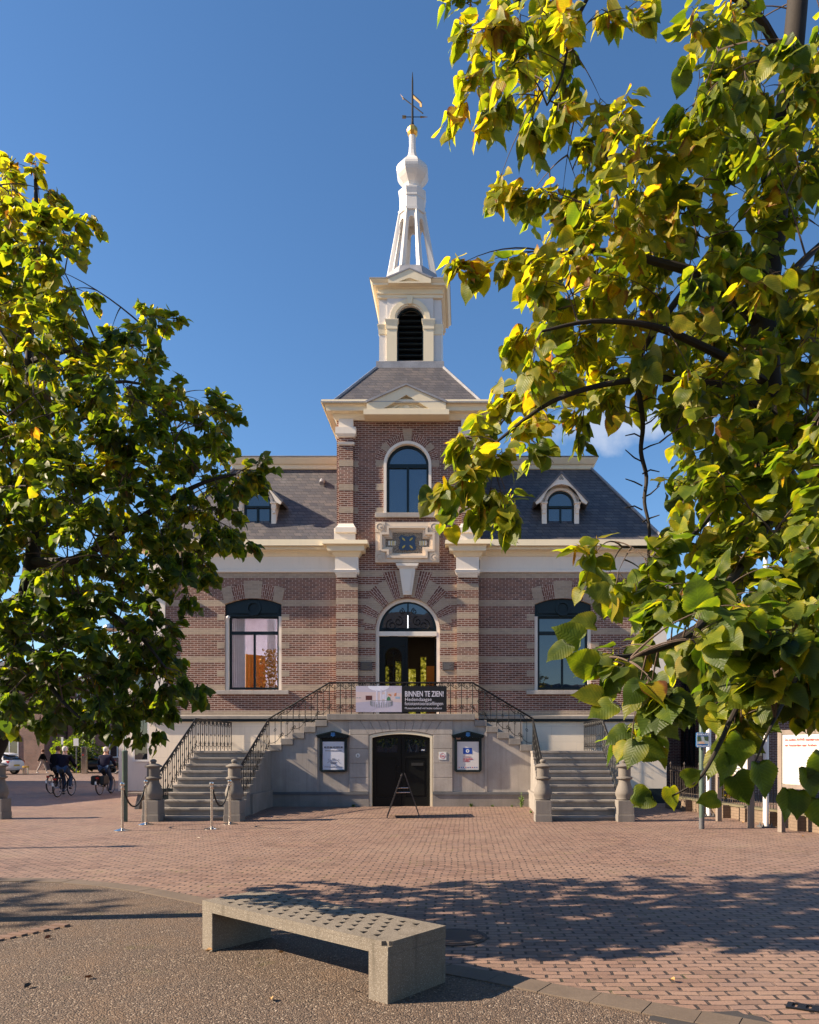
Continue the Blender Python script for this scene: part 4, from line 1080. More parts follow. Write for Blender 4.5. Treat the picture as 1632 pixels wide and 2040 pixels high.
# cellar door
m = MB(); m.plate(segloop(U(0), DWB-0.006, zd0+0.001, zds-0.004, zdr), [segloop(U(0), DWB-0.075, zd0+0.0005, zds-0.07, zdr-0.01)], YFW-0.02, YFW+0.2)
fr = m.build('door_frame', M['cream'], st)
for s in (-1, 1):
    a, b = sorted((U(s*0.006), U(s*(DWB-0.078))))
    def dz(x): return cz0-0.085 + math.sqrt(R*R-(x-U(0))**2)
    topc = [(a+(b-a)*k/6, dz(a+(b-a)*k/6)) for k in range(6, -1, -1)]
    h1 = [(a+0.10, 1.62), (b-0.10, 1.62)] + [(a+0.10+(b-a-0.2)*k/6, dz(a+0.10+(b-a-0.2)*k/6)-0.09) for k in range(6, -1, -1)]
    h2 = rect(a+0.10, b-0.10, 0.34, 1.46)
    d = MB().plate([(a, 0.06), (b, 0.06)] + topc, [h1, h2], YFW+0.09, YFW+0.15).build('door', M['blackw'], st)
    m = MB(); m.plate(h1, [], YFW+0.13, YFW+0.14); m.build('pane', M['glass'], d)
    m = MB(); m.plate(h2, [], YFW+0.12, YFW+0.14); m.plate(rect(a+0.16, b-0.16, 0.40, 1.40), [], YFW+0.105, YFW+0.13); m.build('door_panel', M['blackw'], d)
    if s > 0:
        MB().box(a+0.28, a+0.62, YFW+0.075, YFW+0.10, 1.24, 1.32).build('letter_plate', m_plain('brass_plate', (0.10,0.10,0.10), 0.3, 0.5, 0.8), d)
        MB().box(a+0.56, a+0.66, YFW+0.085, YFW+0.10, 1.66, 1.705).build('door_sticker', M['wsign'], d)
    else: 
        m = MB(); m.lathe((b-0.07, YFW+0.06, 1.22), [(0.02, -0.02), (0.03, 0), (0.02, 0.02)], 10); m.lathe((b-0.07, YFW+0.07, 1.05), [(0.018, -0.02), (0.024, 0), (0.018, 0.02)], 10); m.build('door_knob', M['iron'], d)
MB().box(U(-DWB+0.05), U(DWB-0.05), YFW+0.22, YFW+0.26, 0, 2.2).build('door_backing', M['black'], st)

# newel pillars
def newel(x, y, name='newel_pillar', parent=None, z=0.0):
    m = MB(); h = 0.19
    m.box(x-h-0.01, x+h+0.01, y-h-0.01, y+h+0.01, z-0.05, z+0.17); m.box(x-h, x+h, y-h, y+h, z+0.17, z+0.50)
    o = m.build(name, M['newel'], parent, bevel=0.012)
    m = MB(); m.lathe((x, y, z), [(0.17, 0.50), (0.19, 0.53), (0.185, 0.56), (0.215, 0.62), (0.215, 0.68), (0.195, 0.76), (0.155, 0.86), (0.135, 0.94), (0.135, 0.98), (0.19, 1.01), (0.19, 1.04), (0.145, 1.06), (0.145, 1.27), (0.19, 1.285), (0.20, 1.31), (0.12, 1.355), (0.05, 1.37), (0.055, 1.385), (0.075, 1.415), (0.07, 1.445), (0.035, 1.47), (0.005, 1.475)], 16, pi/16)
    v = m.build('vase', m_stone('vase_stone', (0.21,0.185,0.16), streak=0.25), o, smooth=True); return o
for su in (-5.585, -3.665, 3.65, 5.585): newel(U(su), 17.32, parent=st)

# wrought iron railings
def railing(P0, P1, h, nb, parent, thin=True, first=True, last=True):
    P0 = Vector(P0); P1 = Vector(P1); D = P1-P0; up = Vector((0,0,1))
    def at(t, z): return P0 + D*t + up*z
    m = MB(); L = D.length; bw = 1.0/nb
    def scr(tc, zc, rt, rz, d, turns=1.15, a0=90, tr=0.0075):
        pts = []
        for i in range(11):
            q = i/10; a = rad(a0+d*360*turns*q); k = 1-0.72*q
            pts.append(at(tc+rt*k*cos(a), zc+rz*k*sin(a)))
        m.tube(pts, tr, 4)
    rt = 0.055/max(L, 0.01)
    for i in range(nb+1):
        if (i == 0 and not first) or (i == nb and not last): continue
        t = i*bw; m.tube([at(t, 0.0), at(t, h)], 0.0125, 6)
        for s in (-1, 1): scr(t+s*rt*1.0, 0.215, rt*0.8, 0.045, s, 1.1, 90)
    for i in range(nb):
        t0 = i*bw; tm = (i+0.5)*bw
        if thin:
            m.tube([at(tm, 0.075), at(tm, h-0.12)], 0.0075, 5); m.tube([at(tm, 0.05), at(tm, 0.09)], [0.004, 0.013], 5)
            ring = [at(tm+0.034/L*cos(2*pi*k/10), h*0.52+0.038*sin(2*pi*k/10)) for k in range(10)]
            m.tube(ring, 0.0075, 4, closed=True)
        m.tube([at(t0+bw*q, h-0.05-0.11*sin(pi*q)) for q in (0, 0.15, 0.3, 0.5, 0.7, 0.85, 1)], 0.0085, 4)
        for s in (-1, 1): scr(tm+s*bw*0.30, h-0.055, rt*0.75, 0.042, -s, 1.2, 270 if s > 0 else 270)
        m.tube([at(t0+bw*q, 0.19-0.075*sin(pi*q)) for q in (0, 0.2, 0.35, 0.5, 0.65, 0.8, 1)], 0.0085, 4)
        scr(tm, h-0.10, rt*0.45, 0.028, 1, 1.0)
    o = m.build('railing', M['iron'], parent)
    hr = MB(); hr.tube([at(0, h), at(1, h)], 0.024, 8); hr.build('handrail', M['iron'], o)
    return o
HR = 0.88
for s in (-1, 1):
    railing((U(s*3.72), 17.60, 0.24), (U(s*3.72), YFW-0.02, 1.69), HR, 10, st)
    railing((U(s*3.72), YFW-0.02, 1.69), (U(s*2.02), YFW-0.02, 2.70), HR, 5, st, first=False)
    railing((U(s*5.58), 17.60, 0.24), (U(s*5.58), 20.05, 1.66), HR, 9, st)
    railing((U(s*5.58), 20.05, 1.66), (U(s*5.58), 23.1, 1.66), HR, 9, st, first=False)
railing((U(-2.02), YFW-0.02, 2.70), (U(2.02), YFW-0.02, 2.70), HR, 13, st, first=False, last=False)

# loose pillar at the left picture edge
pl = thing('stone_pillar', (WX(-2, 17.9), 17.9, 0), 'single carved stone pillar standing in the square at the edge of the picture', 'pillar')
newel(WX(-2, 17.9), 17.9, 'shaft', pl)

# ================================================================== banner, notices, plaques
YBN = YFW-0.075
bn = thing('banner', (U(-0.1), YBN, 2.75), 'black banner with white lettering and a museum photo tied to the railing', 'banner')
bx0, bx1, bz0, bz1 = WX(709, YBN), WX(890, YBN), WZ(1418.5, YBN), WZ(1366.5, YBN); bxm = WX(800.5, YBN)
MB().box(bxm+0.001, bx1, YBN, YBN+0.012, bz0, bz1-0.004).build('text_panel', M['black'], bn)
# photograph of a pale gallery, printed flat
ph = MB(); y = YBN
def q(px0_, py0_, px1_, py1_, layer):                  # crop coordinates of the print, 0..1
    x0_, x1_ = bx0+(bxm-bx0)*px0_, bx0+(bxm-bx0)*px1_; z0_, z1_ = bz0+(bz1-bz0)*py0_, bz0+(bz1-bz0)*py1_
    ph.box(x0_, x1_, y-0.0006*layer, y+0.005, z0_, z1_)
def pq(pts, layer): ph.plate([(bx0+(bxm-bx0)*a, bz0+(bz1-bz0)*b) for a, b in pts], [], y-0.0006*layer, y+0.005)
cols = [(0.50,0.46,0.55), (0.60,0.48,0.48), (0.43,0.40,0.50), (0.72,0.72,0.82), (0.10,0.03,0.03), (0.24,0.26,0.26), (0.55,0.22,0.10), (0.06,0.20,0.10), (0.30,0.42,0.55), (0.62,0.60,0.72)]
ph.mat(0); ph.box(bx0, bxm, y, y+0.012, bz0, bz1)
ph.mat(1); pq([(0,0.36),(0.33,0.42),(0.68,0.42),(1,0.36),(1,0.72),(0.7,0.76),(0.3,0.76),(0,0.78)], 1)
ph.mat(2); pq([(0,0.36),(0.33,0.42),(0.5,0.2),(0.3,0.0),(0,0)], 2)
ph.mat(3); pq([(0.5+0.24*cos(t), 1.0-0.19*abs(sin(t))) for t in [pi*i/14 for i in range(15)]], 2)
ph.mat(9); q(0.44, 0.3, 0.475, 0.84, 3); q(0.535, 0.25, 0.565, 0.88, 3); q(0.635, 0.3, 0.67, 0.82, 3); q(0.575, 0.50, 0.63, 0.68, 3)
ph.mat(4); q(0.215, 0.46, 0.355, 0.63, 3)
ph.mat(5)
for k in range(15):
    t = pi*(1+k/14); q(0.555+0.235*cos(t)-0.006, 0.27+0.10*sin(t), 0.555+0.235*cos(t)+0.006, 0.43+0.06*sin(t), 4)
q(0.32, 0.43, 0.79, 0.445, 4)
ph.mat(6); pq([(0.83,0.62),(0.88,0.62),(0.885,0.74),(0.845,0.72)], 3); pq([(0.70,0.66),(0.76,0.60),(0.78,0.66),(0.72,0.70)], 3)
ph.mat(7); pq([(0.67,0.45),(0.76,0.45),(0.745,0.56),(0.71,0.60),(0.68,0.54)], 4)
ph.mat(8); q(0.86, 0.51, 0.96, 0.59, 3)
ph.mat(5); q(0.01, 0.53, 0.05, 0.56, 2); q(0.065, 0.53, 0.11, 0.56, 2)
ph.build('printed_photo', [m_plain('print_%d' % i, c_, 0.45, var=0.06) for i, c_ in enumerate(cols)], bn)
wt = m_plain('white_lettering', (0.62,0.60,0.68), 0.5, var=0.04)
zt = lambda py: WZ(py, YBN)
lettering('BINNEN TE ZIEN!', 0.215, (WX(806.5, YBN), YBN-0.001, zt(1387.5)), wt, bn, xs=0.66, bold=0.018)
lettering('Hedendaagse', 0.142, (WX(806.5, YBN), YBN-0.001, zt(1396.5)), wt, bn, xs=1.0, bold=0.0)
lettering('fototentoonstellingen', 0.142, (WX(806.5, YBN), YBN-0.001, zt(1404.8)), wt, bn, xs=0.88, bold=0.0)
lettering('Museumwinkel vol leuke cadeaus', 0.085, (WX(806.5, YBN), YBN-0.001, zt(1412.7)), wt, bn, xs=0.92, bold=0.0)

def notice_case(pxc, pw, label, which):
    Y = YFW-0.10; x = WX(pxc, Y); c = thing('notice_case', (x, Y, 1.0), label, 'notice case')
    z0, z1, zr = WZ(1538, Y), WZ(1466, Y), WZ(1456, Y)
    hw = 0.385
    m = MB(); m.plate([(x-hw+0.05, z0), (x+hw-0.05, z0), (x+hw, z0+0.05), (x+hw, z1), (x-hw, z1), (x-hw, z0+0.05)], [rect(x-0.315, x+0.315, z0+0.06, z1-0.03)], Y, Y+0.10)
    m.plate(rect(x-hw+0.01, x+hw-0.01, z0+0.02, z1), [], Y+0.05, Y+0.10); m.build('case', M['dark'], c)
    m = MB(); hr = 0.465
    low = [(x-hr+0.02+(2*hr-0.04)*k/16, z1-0.045-(0.02 if k % 2 else 0)) for k in range(17)]
    m.plate(low + [(x+hr-0.02, z1+0.01), (x, zr-0.03), (x-hr+0.02, z1+0.01)], [], Y-0.05, Y+0.02)
    for s in (-1, 1):
        d = Vector((s*hr, 0, z1-zr+0.005)); 
        m.plate([(x, zr-0.035), (x+s*hr, z1-0.01), (x+s*hr, z1+0.02), (x, zr)], [], Y-0.08, Y+0.10)
    m.build('gable_roof', M['dark'], c)
    sz = 0.075; shp = [(x+a*sz, (z1+zr)/2-0.02+b*sz) for a, b in ((0,-1.1),(0.45,-0.75),(0.85,-0.7),(0.7,0),(0.9,0.7),(0.4,0.9),(0,0.7),(-0.4,0.9),(-0.9,0.7),(-0.7,0),(-0.85,-0.7),(-0.45,-0.75))]
    m = MB(); m.mat(0); m.plate(shp, [], Y-0.056, Y-0.045); m.mat(1)
    for sx in (-1, 1):
        for s2 in (-1, 1): m.plate([(x+sx*sz*0.2, (z1+zr)/2-0.02+s2*sz*0.2-0.004), (x+sx*sz*0.5, (z1+zr)/2-0.02+s2*sz*0.35), (x+sx*sz*0.45, (z1+zr)/2-0.02+s2*sz*0.55)], [], Y-0.06, Y-0.05)
    m.build('crest', [M['signblue'], m_plain('crest_pale', (0.35,0.5,0.62), 0.5)], c)
    pz0, pz1 = WZ(1534, Y), WZ(1477.5, Y); ph_ = 0.305
    pp = MB().box(x-ph_, x+ph_, Y+0.03, Y+0.045, pz0, pz1).build('poster', M['paper'] if which == 0 else m_plain('warm_poster', (0.66,0.62,0.60), 0.4, var=0.05), c)
    yt = Y+0.028
    if which == 0:
        lettering('MUSEUM·HILVERSUM', 0.085, (x, yt, WZ(1491, Y)), M['black'], pp, xs=0.66, align='CENTER', bold=0.01)
        lettering('BEZOEK DE INGANG AAN DE ZIJDE', 0.036, (x, yt, WZ(1496.5, Y)), M['ink'], pp, xs=0.80, align='CENTER', bold=0.012)
        m = MB(); zc_ = WZ(1513, Y)
        m.tube([(x-0.17, yt, zc_-0.10), (x-0.13, yt, zc_-0.07), (x-0.075, yt, zc_-0.01), (x+0.085, yt, zc_-0.01), (x+0.13, yt, zc_-0.05), (x+0.19, yt, zc_-0.11)], 0.004, 4)
        m.box(x-0.14, x-0.125, yt-0.002, yt+0.004, zc_-0.02, zc_); m.box(x+0.13, x+0.145, yt-0.002, yt+0.004, zc_-0.02, zc_)
        m.build('drawing', M['ink'], pp)
        lettering('ENTREE', 0.03, (x, yt, zc_+0.008), M['ink'], pp, xs=0.7, align='CENTER', bold=0.01)
        lettering('KERKBRINK 6\nHILVERSUM', 0.036, (x, yt, zc_-0.085), M['ink'], pp, xs=0.8, align='CENTER', bold=0.015)
        lettering('OPEN DINSDAG T/M ZONDAG  WWW.MUSEUMHILVERSUM.NL', 0.025, (x, yt, WZ(1528.5, Y)), M['ink'], pp, xs=0.72, align='CENTER', bold=0.015)
    else:
        m = MB(); zc_ = WZ(1496, Y); xb = x-0.01
        m.mat(0); m.box(xb-0.125, xb+0.125, yt-0.001, yt+0.004, zc_-0.085, zc_+0.085)
        m.mat(1); m.plate(arc(xb, zc_, 0.05, 0, 360, 20)[:-1], [arc(xb, zc_, 0.02, 0, 360, 12)[:-1]], yt-0.003, yt)
        for k in range(9):
            m.mat(0 if k % 3 else 2); m.box(x-0.26+k*0.062, x-0.235+k*0.062, yt-0.001, yt+0.004, pz0+0.06, pz0+0.085)
        m.build('logo', [m_plain('poster_blue', (0.015,0.07,0.36), 0.4), M['wsign'], M['red']], pp)
        lettering('STICHTING', 0.05, (xb-0.125, yt, WZ(1509, Y)), m_plain('pale_red', (0.6,0.3,0.28), 0.5), pp, xs=0.85)
        lettering('DE ZILVEREN\nCAMERA', 0.055, (xb-0.125, yt, WZ(1513.5, Y)), M['red'], pp, xs=0.82, bold=0.02)
        m = MB(); m.box(x-0.33, x-0.21, Y-0.01, Y+0.05, z1-0.10, z1-0.045); m.build('case_label', m_plain('tan_label', (0.36,0.2,0.13), 0.5), c)
notice_case(664, 55, 'dark green notice case with a white museum poster beside house number 6', 0)
notice_case(932.5, 55, 'dark green notice case with a poster showing a blue rectangle over red words', 1)
Y = YFW-0.045
x = WX(713, Y); hn = thing('house_number', (x, Y, 1.4), 'small white house number plate reading 6 left of the cellar door', 'house number')
m = MB(); z = WZ(1505, Y); m.plate(arc(x, z, 0.062, 22.5, 382.5, 8)[:-1], [], Y, Y+0.015); m.build('plate', M['wsign'], hn)
lettering('6', 0.10, (x, Y-0.002, z-0.035), M['black'], hn, align='CENTER', bold=0.01)
x = WX(882, Y); vg = thing('wall_sticker', (x, Y, 1.4), 'square white sign with a round red emblem right of the cellar door', 'sign')
m = MB(); m.box(x-0.105, x+0.105, Y, Y+0.012, z-0.12, z+0.095); m.build('plate', M['wsign'], vg)
m = MB(); m.plate(arc(x, z-0.012, 0.075, 0, 360, 24)[:-1], [arc(x, z-0.012, 0.066, 0, 360, 24)[:-1]], Y-0.003, Y+0.002); m.box(x-0.04, x+0.04, Y-0.003, Y+0.002, z-0.012, z); m.box(x-0.035, x+0.035, Y-0.003, Y+0.002, z-0.04, z-0.028); m.build('emblem', M['red'], vg)
for px_, lab, k in ((729.5, 'dark bronze plaque left of the entrance door with worn gilt lines', 0), (893, 'dark bronze plaque right of the entrance door with pale lettering', 1)):
    Y = YT-0.03; x = WX(px_, Y); z = WZ(1327, Y)
    p = thing('plaque', (x, Y, z), lab, 'plaque')
    MB().box(x-0.185, x+0.185, Y, Y+0.028, z-0.135, z+0.135).build('plate', M['plaque'], p, bevel=0.008)
    m = MB()
    for i in range(6): m.box(x-0.14, x+0.14-0.05*((i*7) % 3), Y-0.002, Y+0.004, z+0.085-i*0.033, z+0.093-i*0.033)
    m.build('engraved_lines', m_plain('engraving_%d' % k, (0.20,0.15,0.08) if k == 0 else (0.25,0.24,0.23), 0.5), p)
# camera and lantern-like fittings at the left window
cc = thing('security_camera', (WX(454, YW-0.1), YW-0.1, WZ(1229, YW)), 'small white security camera at the upper left corner of the left window', 'camera')
m = MB(); x, z = WX(454.5, YW-0.1), WZ(1229.5, YW-0.1); m.lathe((x, YW-0.1, z), [(0.02,-0.055),(0.05,-0.03),(0.055,0.0),(0.045,0.03),(0.02,0.045)], 12); m.tube([(x, YW-0.1, z+0.02), (x, YW+0.06, z+0.03)], 0.018, 6); m.build('housing', M['wsign'], cc)

# ================================================================== A-board
ab = thing('folding_sign', (WX(804, 18.2), 18.2, 0), 'black folding A-frame sign seen edge-on before the cellar door', 'A-board')
xa = WX(804, 18.2); zA = 1.08; gA = gz(xa, 18.2)
for s in (-1, 1):
    foot = Vector((xa+s*0.40, 18.15+s*0.05, gA)); top = Vector((xa+s*0.025, 18.15+s*0.05, gA+zA)); d = (top-foot); L = d.length; d.normalize()
    wy = Vector((-0.028, 0.30, 0)); nrm = d.cross(wy).normalized()
    m = MB(); m.obox(foot+d*L/2+wy*0.0, wy*0.86, nrm*0.007, d*(L/2-0.11)); pnl = m.build('panel', M['black'], ab)
    m = MB()
    for e in (-1, 1): m.obox(foot+d*L/2+wy*e*0.95, wy.normalized()*0.016, nrm*0.014, d*L/2)
    m.obox(top-d*0.05, wy*0.95, nrm*0.014, d*0.02); m.obox(foot+d*0.22, wy*0.95, nrm*0.014, d*0.02)
    m.build('frame', m_plain('dark_steel_%d' % s, (0.06,0.05,0.045), 0.4, 0.5), pnl)
    if s > 0: MB().obox(foot+d*0.28-wy*0.35-nrm*0.012, wy*0.5, nrm*0.004, d*0.11).build('yellow_label', m_plain('label_yellow', (0.5,0.26,0.02), 0.5), pnl)
m = MB()
for z_, w_ in ((0.73, 0.15), (0.62, 0.185)): m.tube([(xa-w_, 17.88, gA+z_), (xa+w_, 17.92, gA+z_)], 0.011, 5)
m.build('spreader', M['steel'], ab)

# ================================================================== rope barriers
def stanchion(px_, py_, label):
    x, y = gp(px_, py_); t = thing('rope_post', (x, y, 0), label, 'barrier post', 'chrome rope posts before the steps')
    m = MB(); m.lathe((x, y, 0), [(0.165, 0.0), (0.165, 0.012), (0.13, 0.022), (0.06, 0.04), (0.03, 0.055)], 28); m.build('foot', M['steel'], t, smooth=True)
    m = MB(); m.lathe((x, y, 0), [(0.026, 0.05), (0.026, 0.90)], 14); m.build('post', M['steel'], t, smooth=True)
    m = MB(); m.lathe((x, y, 0), [(0.03, 0.86), (0.038, 0.87), (0.038, 0.90), (0.024, 0.91), (0.024, 0.93), (0.045, 0.95), (0.052, 0.975), (0.045, 1.0), (0.015, 1.015)], 16); m.build('ball', M['steel'], t, smooth=True)
    return Vector((x, y, 0))
a = stanchion(244, 1655, 'leftmost chrome rope post standing next to the green lamp pole')
b = stanchion(291, 1643, 'chrome rope post directly before the outer left stair pillar')
c = stanchion(422, 1652, 'chrome rope post standing before the lowest step of the left flight')
d = stanchion(458, 1642, 'chrome rope post directly before the inner left stair pillar')
for (p, q_, lab) in ((a, b, 'black rope sagging between the two posts by the green lamp pole'), (c, d, 'black rope sagging between the two posts before the left steps')):
    r_ = thing('barrier_rope', (p+q_)/2, lab, 'rope')
    v = q_-p; pts = [p+v*(0.06+0.88*t)+Vector((0,0,0.86-0.40*(1-(2*t-1)**2)**0.85)) for t in [i/14 for i in range(15)]]
    MB().tube(pts, 0.018, 8).build('cord', M['rope'], r_, smooth=True)
    m = MB()
    for e, i in ((p, 0), (q_, 14)): m.tube([e+Vector((0,0,0.885))+v*(0.03 if i == 0 else -0.03), pts[i]], [0.012, 0.022], 6)
    m.build('hook', M['steel'], r_)

# ================================================================== concrete bench
N_, L_, R_ = Vector((*gp(773, 2003), 0)), Vector((*gp(403, 1891), 0)), Vector((*gp(888, 1958), 0))
ax = (L_-N_); BL = ax.length; ax.normalize(); ay = Vector((-ax.y, ax.x, 0)); ay = ay if ay.dot(R_-N_) > 0 else -ay
BWD = 0.60; BH = 0.416
bench = thing('concrete_bench', N_, 'rough concrete bench with rows of small triangular pits on its seat, standing on gravel', 'bench')
T = Matrix(((ax.x, ay.x, 0, N_.x), (ax.y, ay.y, 0, N_.y), (0, 0, 1, 0), (0, 0, 0, 1)))
pits = []
nr, nc = 5, 14
for j in range(nr):
    for i in range(nc):
        u0 = 0.20 + (BL-0.40)*(i+(0.5 if j % 2 else 0.0))/(nc-0.5); v0 = 0.10 + (BWD-0.20)*j/(nr-1)
        pits.append([(u0-0.030, v0-0.030), (u0+0.036, v0-0.006), (u0-0.006, v0+0.038)])
chip = [(0.0, 0.05), (0.02, 0.03), (0.045, 0.028), (0.06, 0.0)]
top_out = chip + [(BL, 0), (BL, BWD), (0, BWD)]
m = MB(); m.plate(top_out, pits, BH, BH-0.03, axis='z')
bm_ = m
m.plate([(0,0), (BL, 0), (BL, BWD), (0, BWD)], [], BH-0.031, BH-0.088, axis='z')
seat = m.build('seat', M['conc'], bench)
for (u0, u1) in ((0.0, 0.185), (BL-0.15, BL)):
    MB().box(u0+0.0005, u1, 0.0, BWD-0.0005, 0.0, BH-0.0885).build('leg', M['conc'], bench, bevel=0.006)
bench.matrix_world = Matrix()
bench.location = N_; bench.rotation_euler = (0, 0, math.atan2(ax.y, ax.x)); bench['local'] = 1
flip = ay.dot(Vector((-ax.y, ax.x, 0))) < 0
for ch in bench.children:
    ch.matrix_parent_inverse = Matrix()
    if flip:
        ch.data.transform(Matrix.Diagonal((1, -1, 1, 1))); ch.data.flip_normals()

# ================================================================== weeds along the wall
grass = m_plain('weed_green', (0.10,0.16,0.025), 0.6, var=0.3)
def weed(px_, py_, h, n, label, tall=False):
    x, y = gp(px_, py_, 0.09); y = min(y, YFW-0.10); x = WX(px_, y); z = gz(x, y); r = random.Random(int(px_))
    t = thing('weed', (x, y, z), label, 'weed', 'weeds along the foot of the stair wall')
    m = MB()
    for i in range(n):
        a = r.random()*2*pi; l = h*(0.5+0.5*r.random()); w = 0.006+0.006*r.random(); sp = (0.25 if tall else 0.9)*l*r.random()
        b0 = Vector((x+0.03*r.uniform(-1,1), y+0.02*r.uniform(-1,1), z)); d_ = Vector((cos(a), sin(a)*0.6, 0))
        p1 = b0+d_*sp*0.4+Vector((0,0,l*0.6)); p2 = b0+d_*sp+Vector((0,0,l*(0.95 if tall else 0.75))); sd = Vector((-d_.y, d_.x, 0)).normalized()*w
        m.add([b0-sd, b0+sd, p1+sd, p1-sd, p2], [(0,1,2,3), (3,2,4)])
        if tall:
            for k in range(7):
                c_ = b0.lerp(p2, 0.25+0.1*k); e = Vector((r.uniform(-1,1), r.uniform(-1,1), 0.4)).normalized()*0.07
                m.add([c_, c_+e*0.5+Vector((0,0,0.012)), c_+e, c_+e*0.5-Vector((0,0,0.012))], [(0,1,2,3)])
    m.build('blades', grass, t, fix=False)
weed(704, 1603, 0.11, 26, 'low tuft of grass at the wall left of the cellar door'); weed(939, 1607, 0.15, 30, 'spiky bright green weed at the wall right of the cellar door')
weed(981, 1606, 0.08, 24, 'flat yellowish weed at the middle of the right stair wall'); weed(1020, 1606, 0.07, 22, 'flat green weed beside the tall plant at the right wall')
weed(1039, 1608, 0.48, 9, 'tall leafy weed growing against the wall by the right newel pillar', True); weed(1058, 1617, 0.10, 20, 'grass tuft at the foot of the inner right newel pillar')
# ================================================================== linden trees
def leaf_template(rng, st, serr):
    """heart-shaped leaf, stalk at the origin, blade along +y, face up +z"""
    prof = [(0.0, 0.0), (0.20, -0.075), (0.36, -0.06), (0.46, 0.06), (0.505, 0.22), (0.49, 0.38), (0.43, 0.54), (0.33, 0.70), (0.20, 0.84), (0.09, 0.95), (0.0, 1.10)]
    if st < 11: prof = [prof[i] for i in (0, 2, 4, 6, 8, 10)]
    else:
        fine = []
        for (a, b), (c, d) in zip(prof[:-1], prof[1:]):
            for k in range(4): fine.append((a+(c-a)*k/4, b+(d-b)*k/4))
        prof = fine + [prof[-1]]
        prof = [(x*(1+(serr if i % 2 else -serr)*rng.uniform(0.6, 1.5)) + 0.0, y+(0.012 if i % 2 else 0)) for i, (x, y) in enumerate(prof)]; prof[0] = (0.0, 0.0); prof[-1] = (0.0, 1.10)
    n = len(prof)
    mids = [max(0.0, min(1.1, 0.02 + (y+0.075)*0.93)) for x, y in prof]; mids[0] = 0.0; mids[-1] = prof[-1][1]
    fold = rng.uniform(0.05, 0.42); droop = rng.uniform(0.05, 0.5); cup = rng.uniform(-0.5, 0.35); asym = rng.uniform(-0.2, 0.2); wav = rng.uniform(0.0, 0.05)
    v = []; uv = []
    def P3(x, y, ph):
        z = -droop*y*y*0.6 + fold*abs(x)*(1.0+asym*(1 if x > 0 else -1)) + cup*x*x*1.4 + wav*sin(y*9+ph)*abs(x)*3
        return (x, y*(1-0.08*droop), z)
    for i, (x, y) in enumerate(prof):
        v.append(P3(0, mids[i], 0)); uv.append((0.5, mids[i]))
        for s in (1, -1): v.append(P3(s*x, y, s)); uv.append((0.5+s*x, y))
    f = []
    for i in range(n-1):
        a, b = 3*i, 3*(i+1)
        if i == 0: f += [(a, b+1, b), (a, b, b+2)]
        elif i == n-2: f += [(a, a+1, b), (a, b, a+2)]
        else: f += [(a, a+1, b+1, b), (a, b, b+2, a+2)]
    return np.array(v), f, np.array(uv)
def build_foliage(name, leaves, templates, mat, parent):
    """leaves: list of (pos, axis, normal, size, tint, bright)"""
    V = []; F = []; UV = []; T = []; base = 0; LT = []
    for pos, axis, nrm, size, tint, bright, ti in leaves:
        v, f, uv = templates[ti]
        y = axis.normalized(); x = y.cross(nrm)
        if x.length < 1e-4: x = y.orthogonal()
        x.normalize(); z = x.cross(y)
        R = np.array([[x.x, y.x, z.x], [x.y, y.y, z.y], [x.z, y.z, z.z]])
        V.append((v*size) @ R.T + np.array(pos)); UV.append(uv)
        F.append((base, f)); T.append((len(v), tint, bright)); base += len(v)
    V = np.concatenate(V); UV = np.concatenate(UV)
    loops = []; starts = []; totals = []
    k = 0
    for b, f in F:
        for q in f:
            starts.append(k); totals.append(len(q)); k += len(q); loops.extend([i+b for i in q])
    me = bpy.data.meshes.new(name)
    me.vertices.add(len(V)); me.vertices.foreach_set('co', V.astype(np.float32).ravel())
    me.loops.add(len(loops)); loops = np.array(loops, dtype=np.int32); me.loops.foreach_set('vertex_index', loops)
    me.polygons.add(len(starts)); me.polygons.foreach_set('loop_start', starts)
    me.polygons.foreach_set('use_smooth', [True]*len(starts))
    me.update(calc_edges=True)
    ul = me.uv_layers.new(name='UVMap'); ul.data.foreach_set('uv', UV[loops].astype(np.float32).ravel())
    at = me.attributes.new('tint', 'FLOAT_COLOR', 'POINT')
    cols = np.concatenate([np.tile(np.array([[t, b, 0.85, 1.0]], dtype=np.float32), (n, 1)) for n, t, b in T])
    at.data.foreach_set('color', cols.ravel())
    me.materials.append(mat); me.validate()
    o = bpy.data.objects.new(name, me); COL.objects.link(o); put(o, parent); return o
def in_poly(x, y, poly):
    c = False; j = len(poly)-1
    for i in range(len(poly)):
        xi, yi = poly[i]; xj, yj = poly[j]
        if (yi > y) != (yj > y) and x < (xj-xi)*(y-yi)/(yj-yi)+xi: c = not c
        j = i
    return c
def edge_dist(x, y, poly):
    d = 1e9
    for i in range(len(poly)):
        ax_, ay_ = poly[i-1]; bx_, by_ = poly[i]; dx, dy = bx_-ax_, by_-ay_
        t = max(0, min(1, ((x-ax_)*dx+(y-ay_)*dy)/(dx*dx+dy*dy+1e-9))); d = min(d, math.hypot(x-ax_-t*dx, y-ay_-t*dy))
    return d
def bez(p0, p1, p2, n=6):
    return [p0*(1-t)**2 + p1*2*t*(1-t) + p2*t*t for t in [i/n for i in range(n+1)]]
def rv(rng): 
    while True:
        v = Vector((rng.uniform(-1,1), rng.uniform(-1,1), rng.uniform(-1,1)))
        if 0.05 < v.length < 1: return v
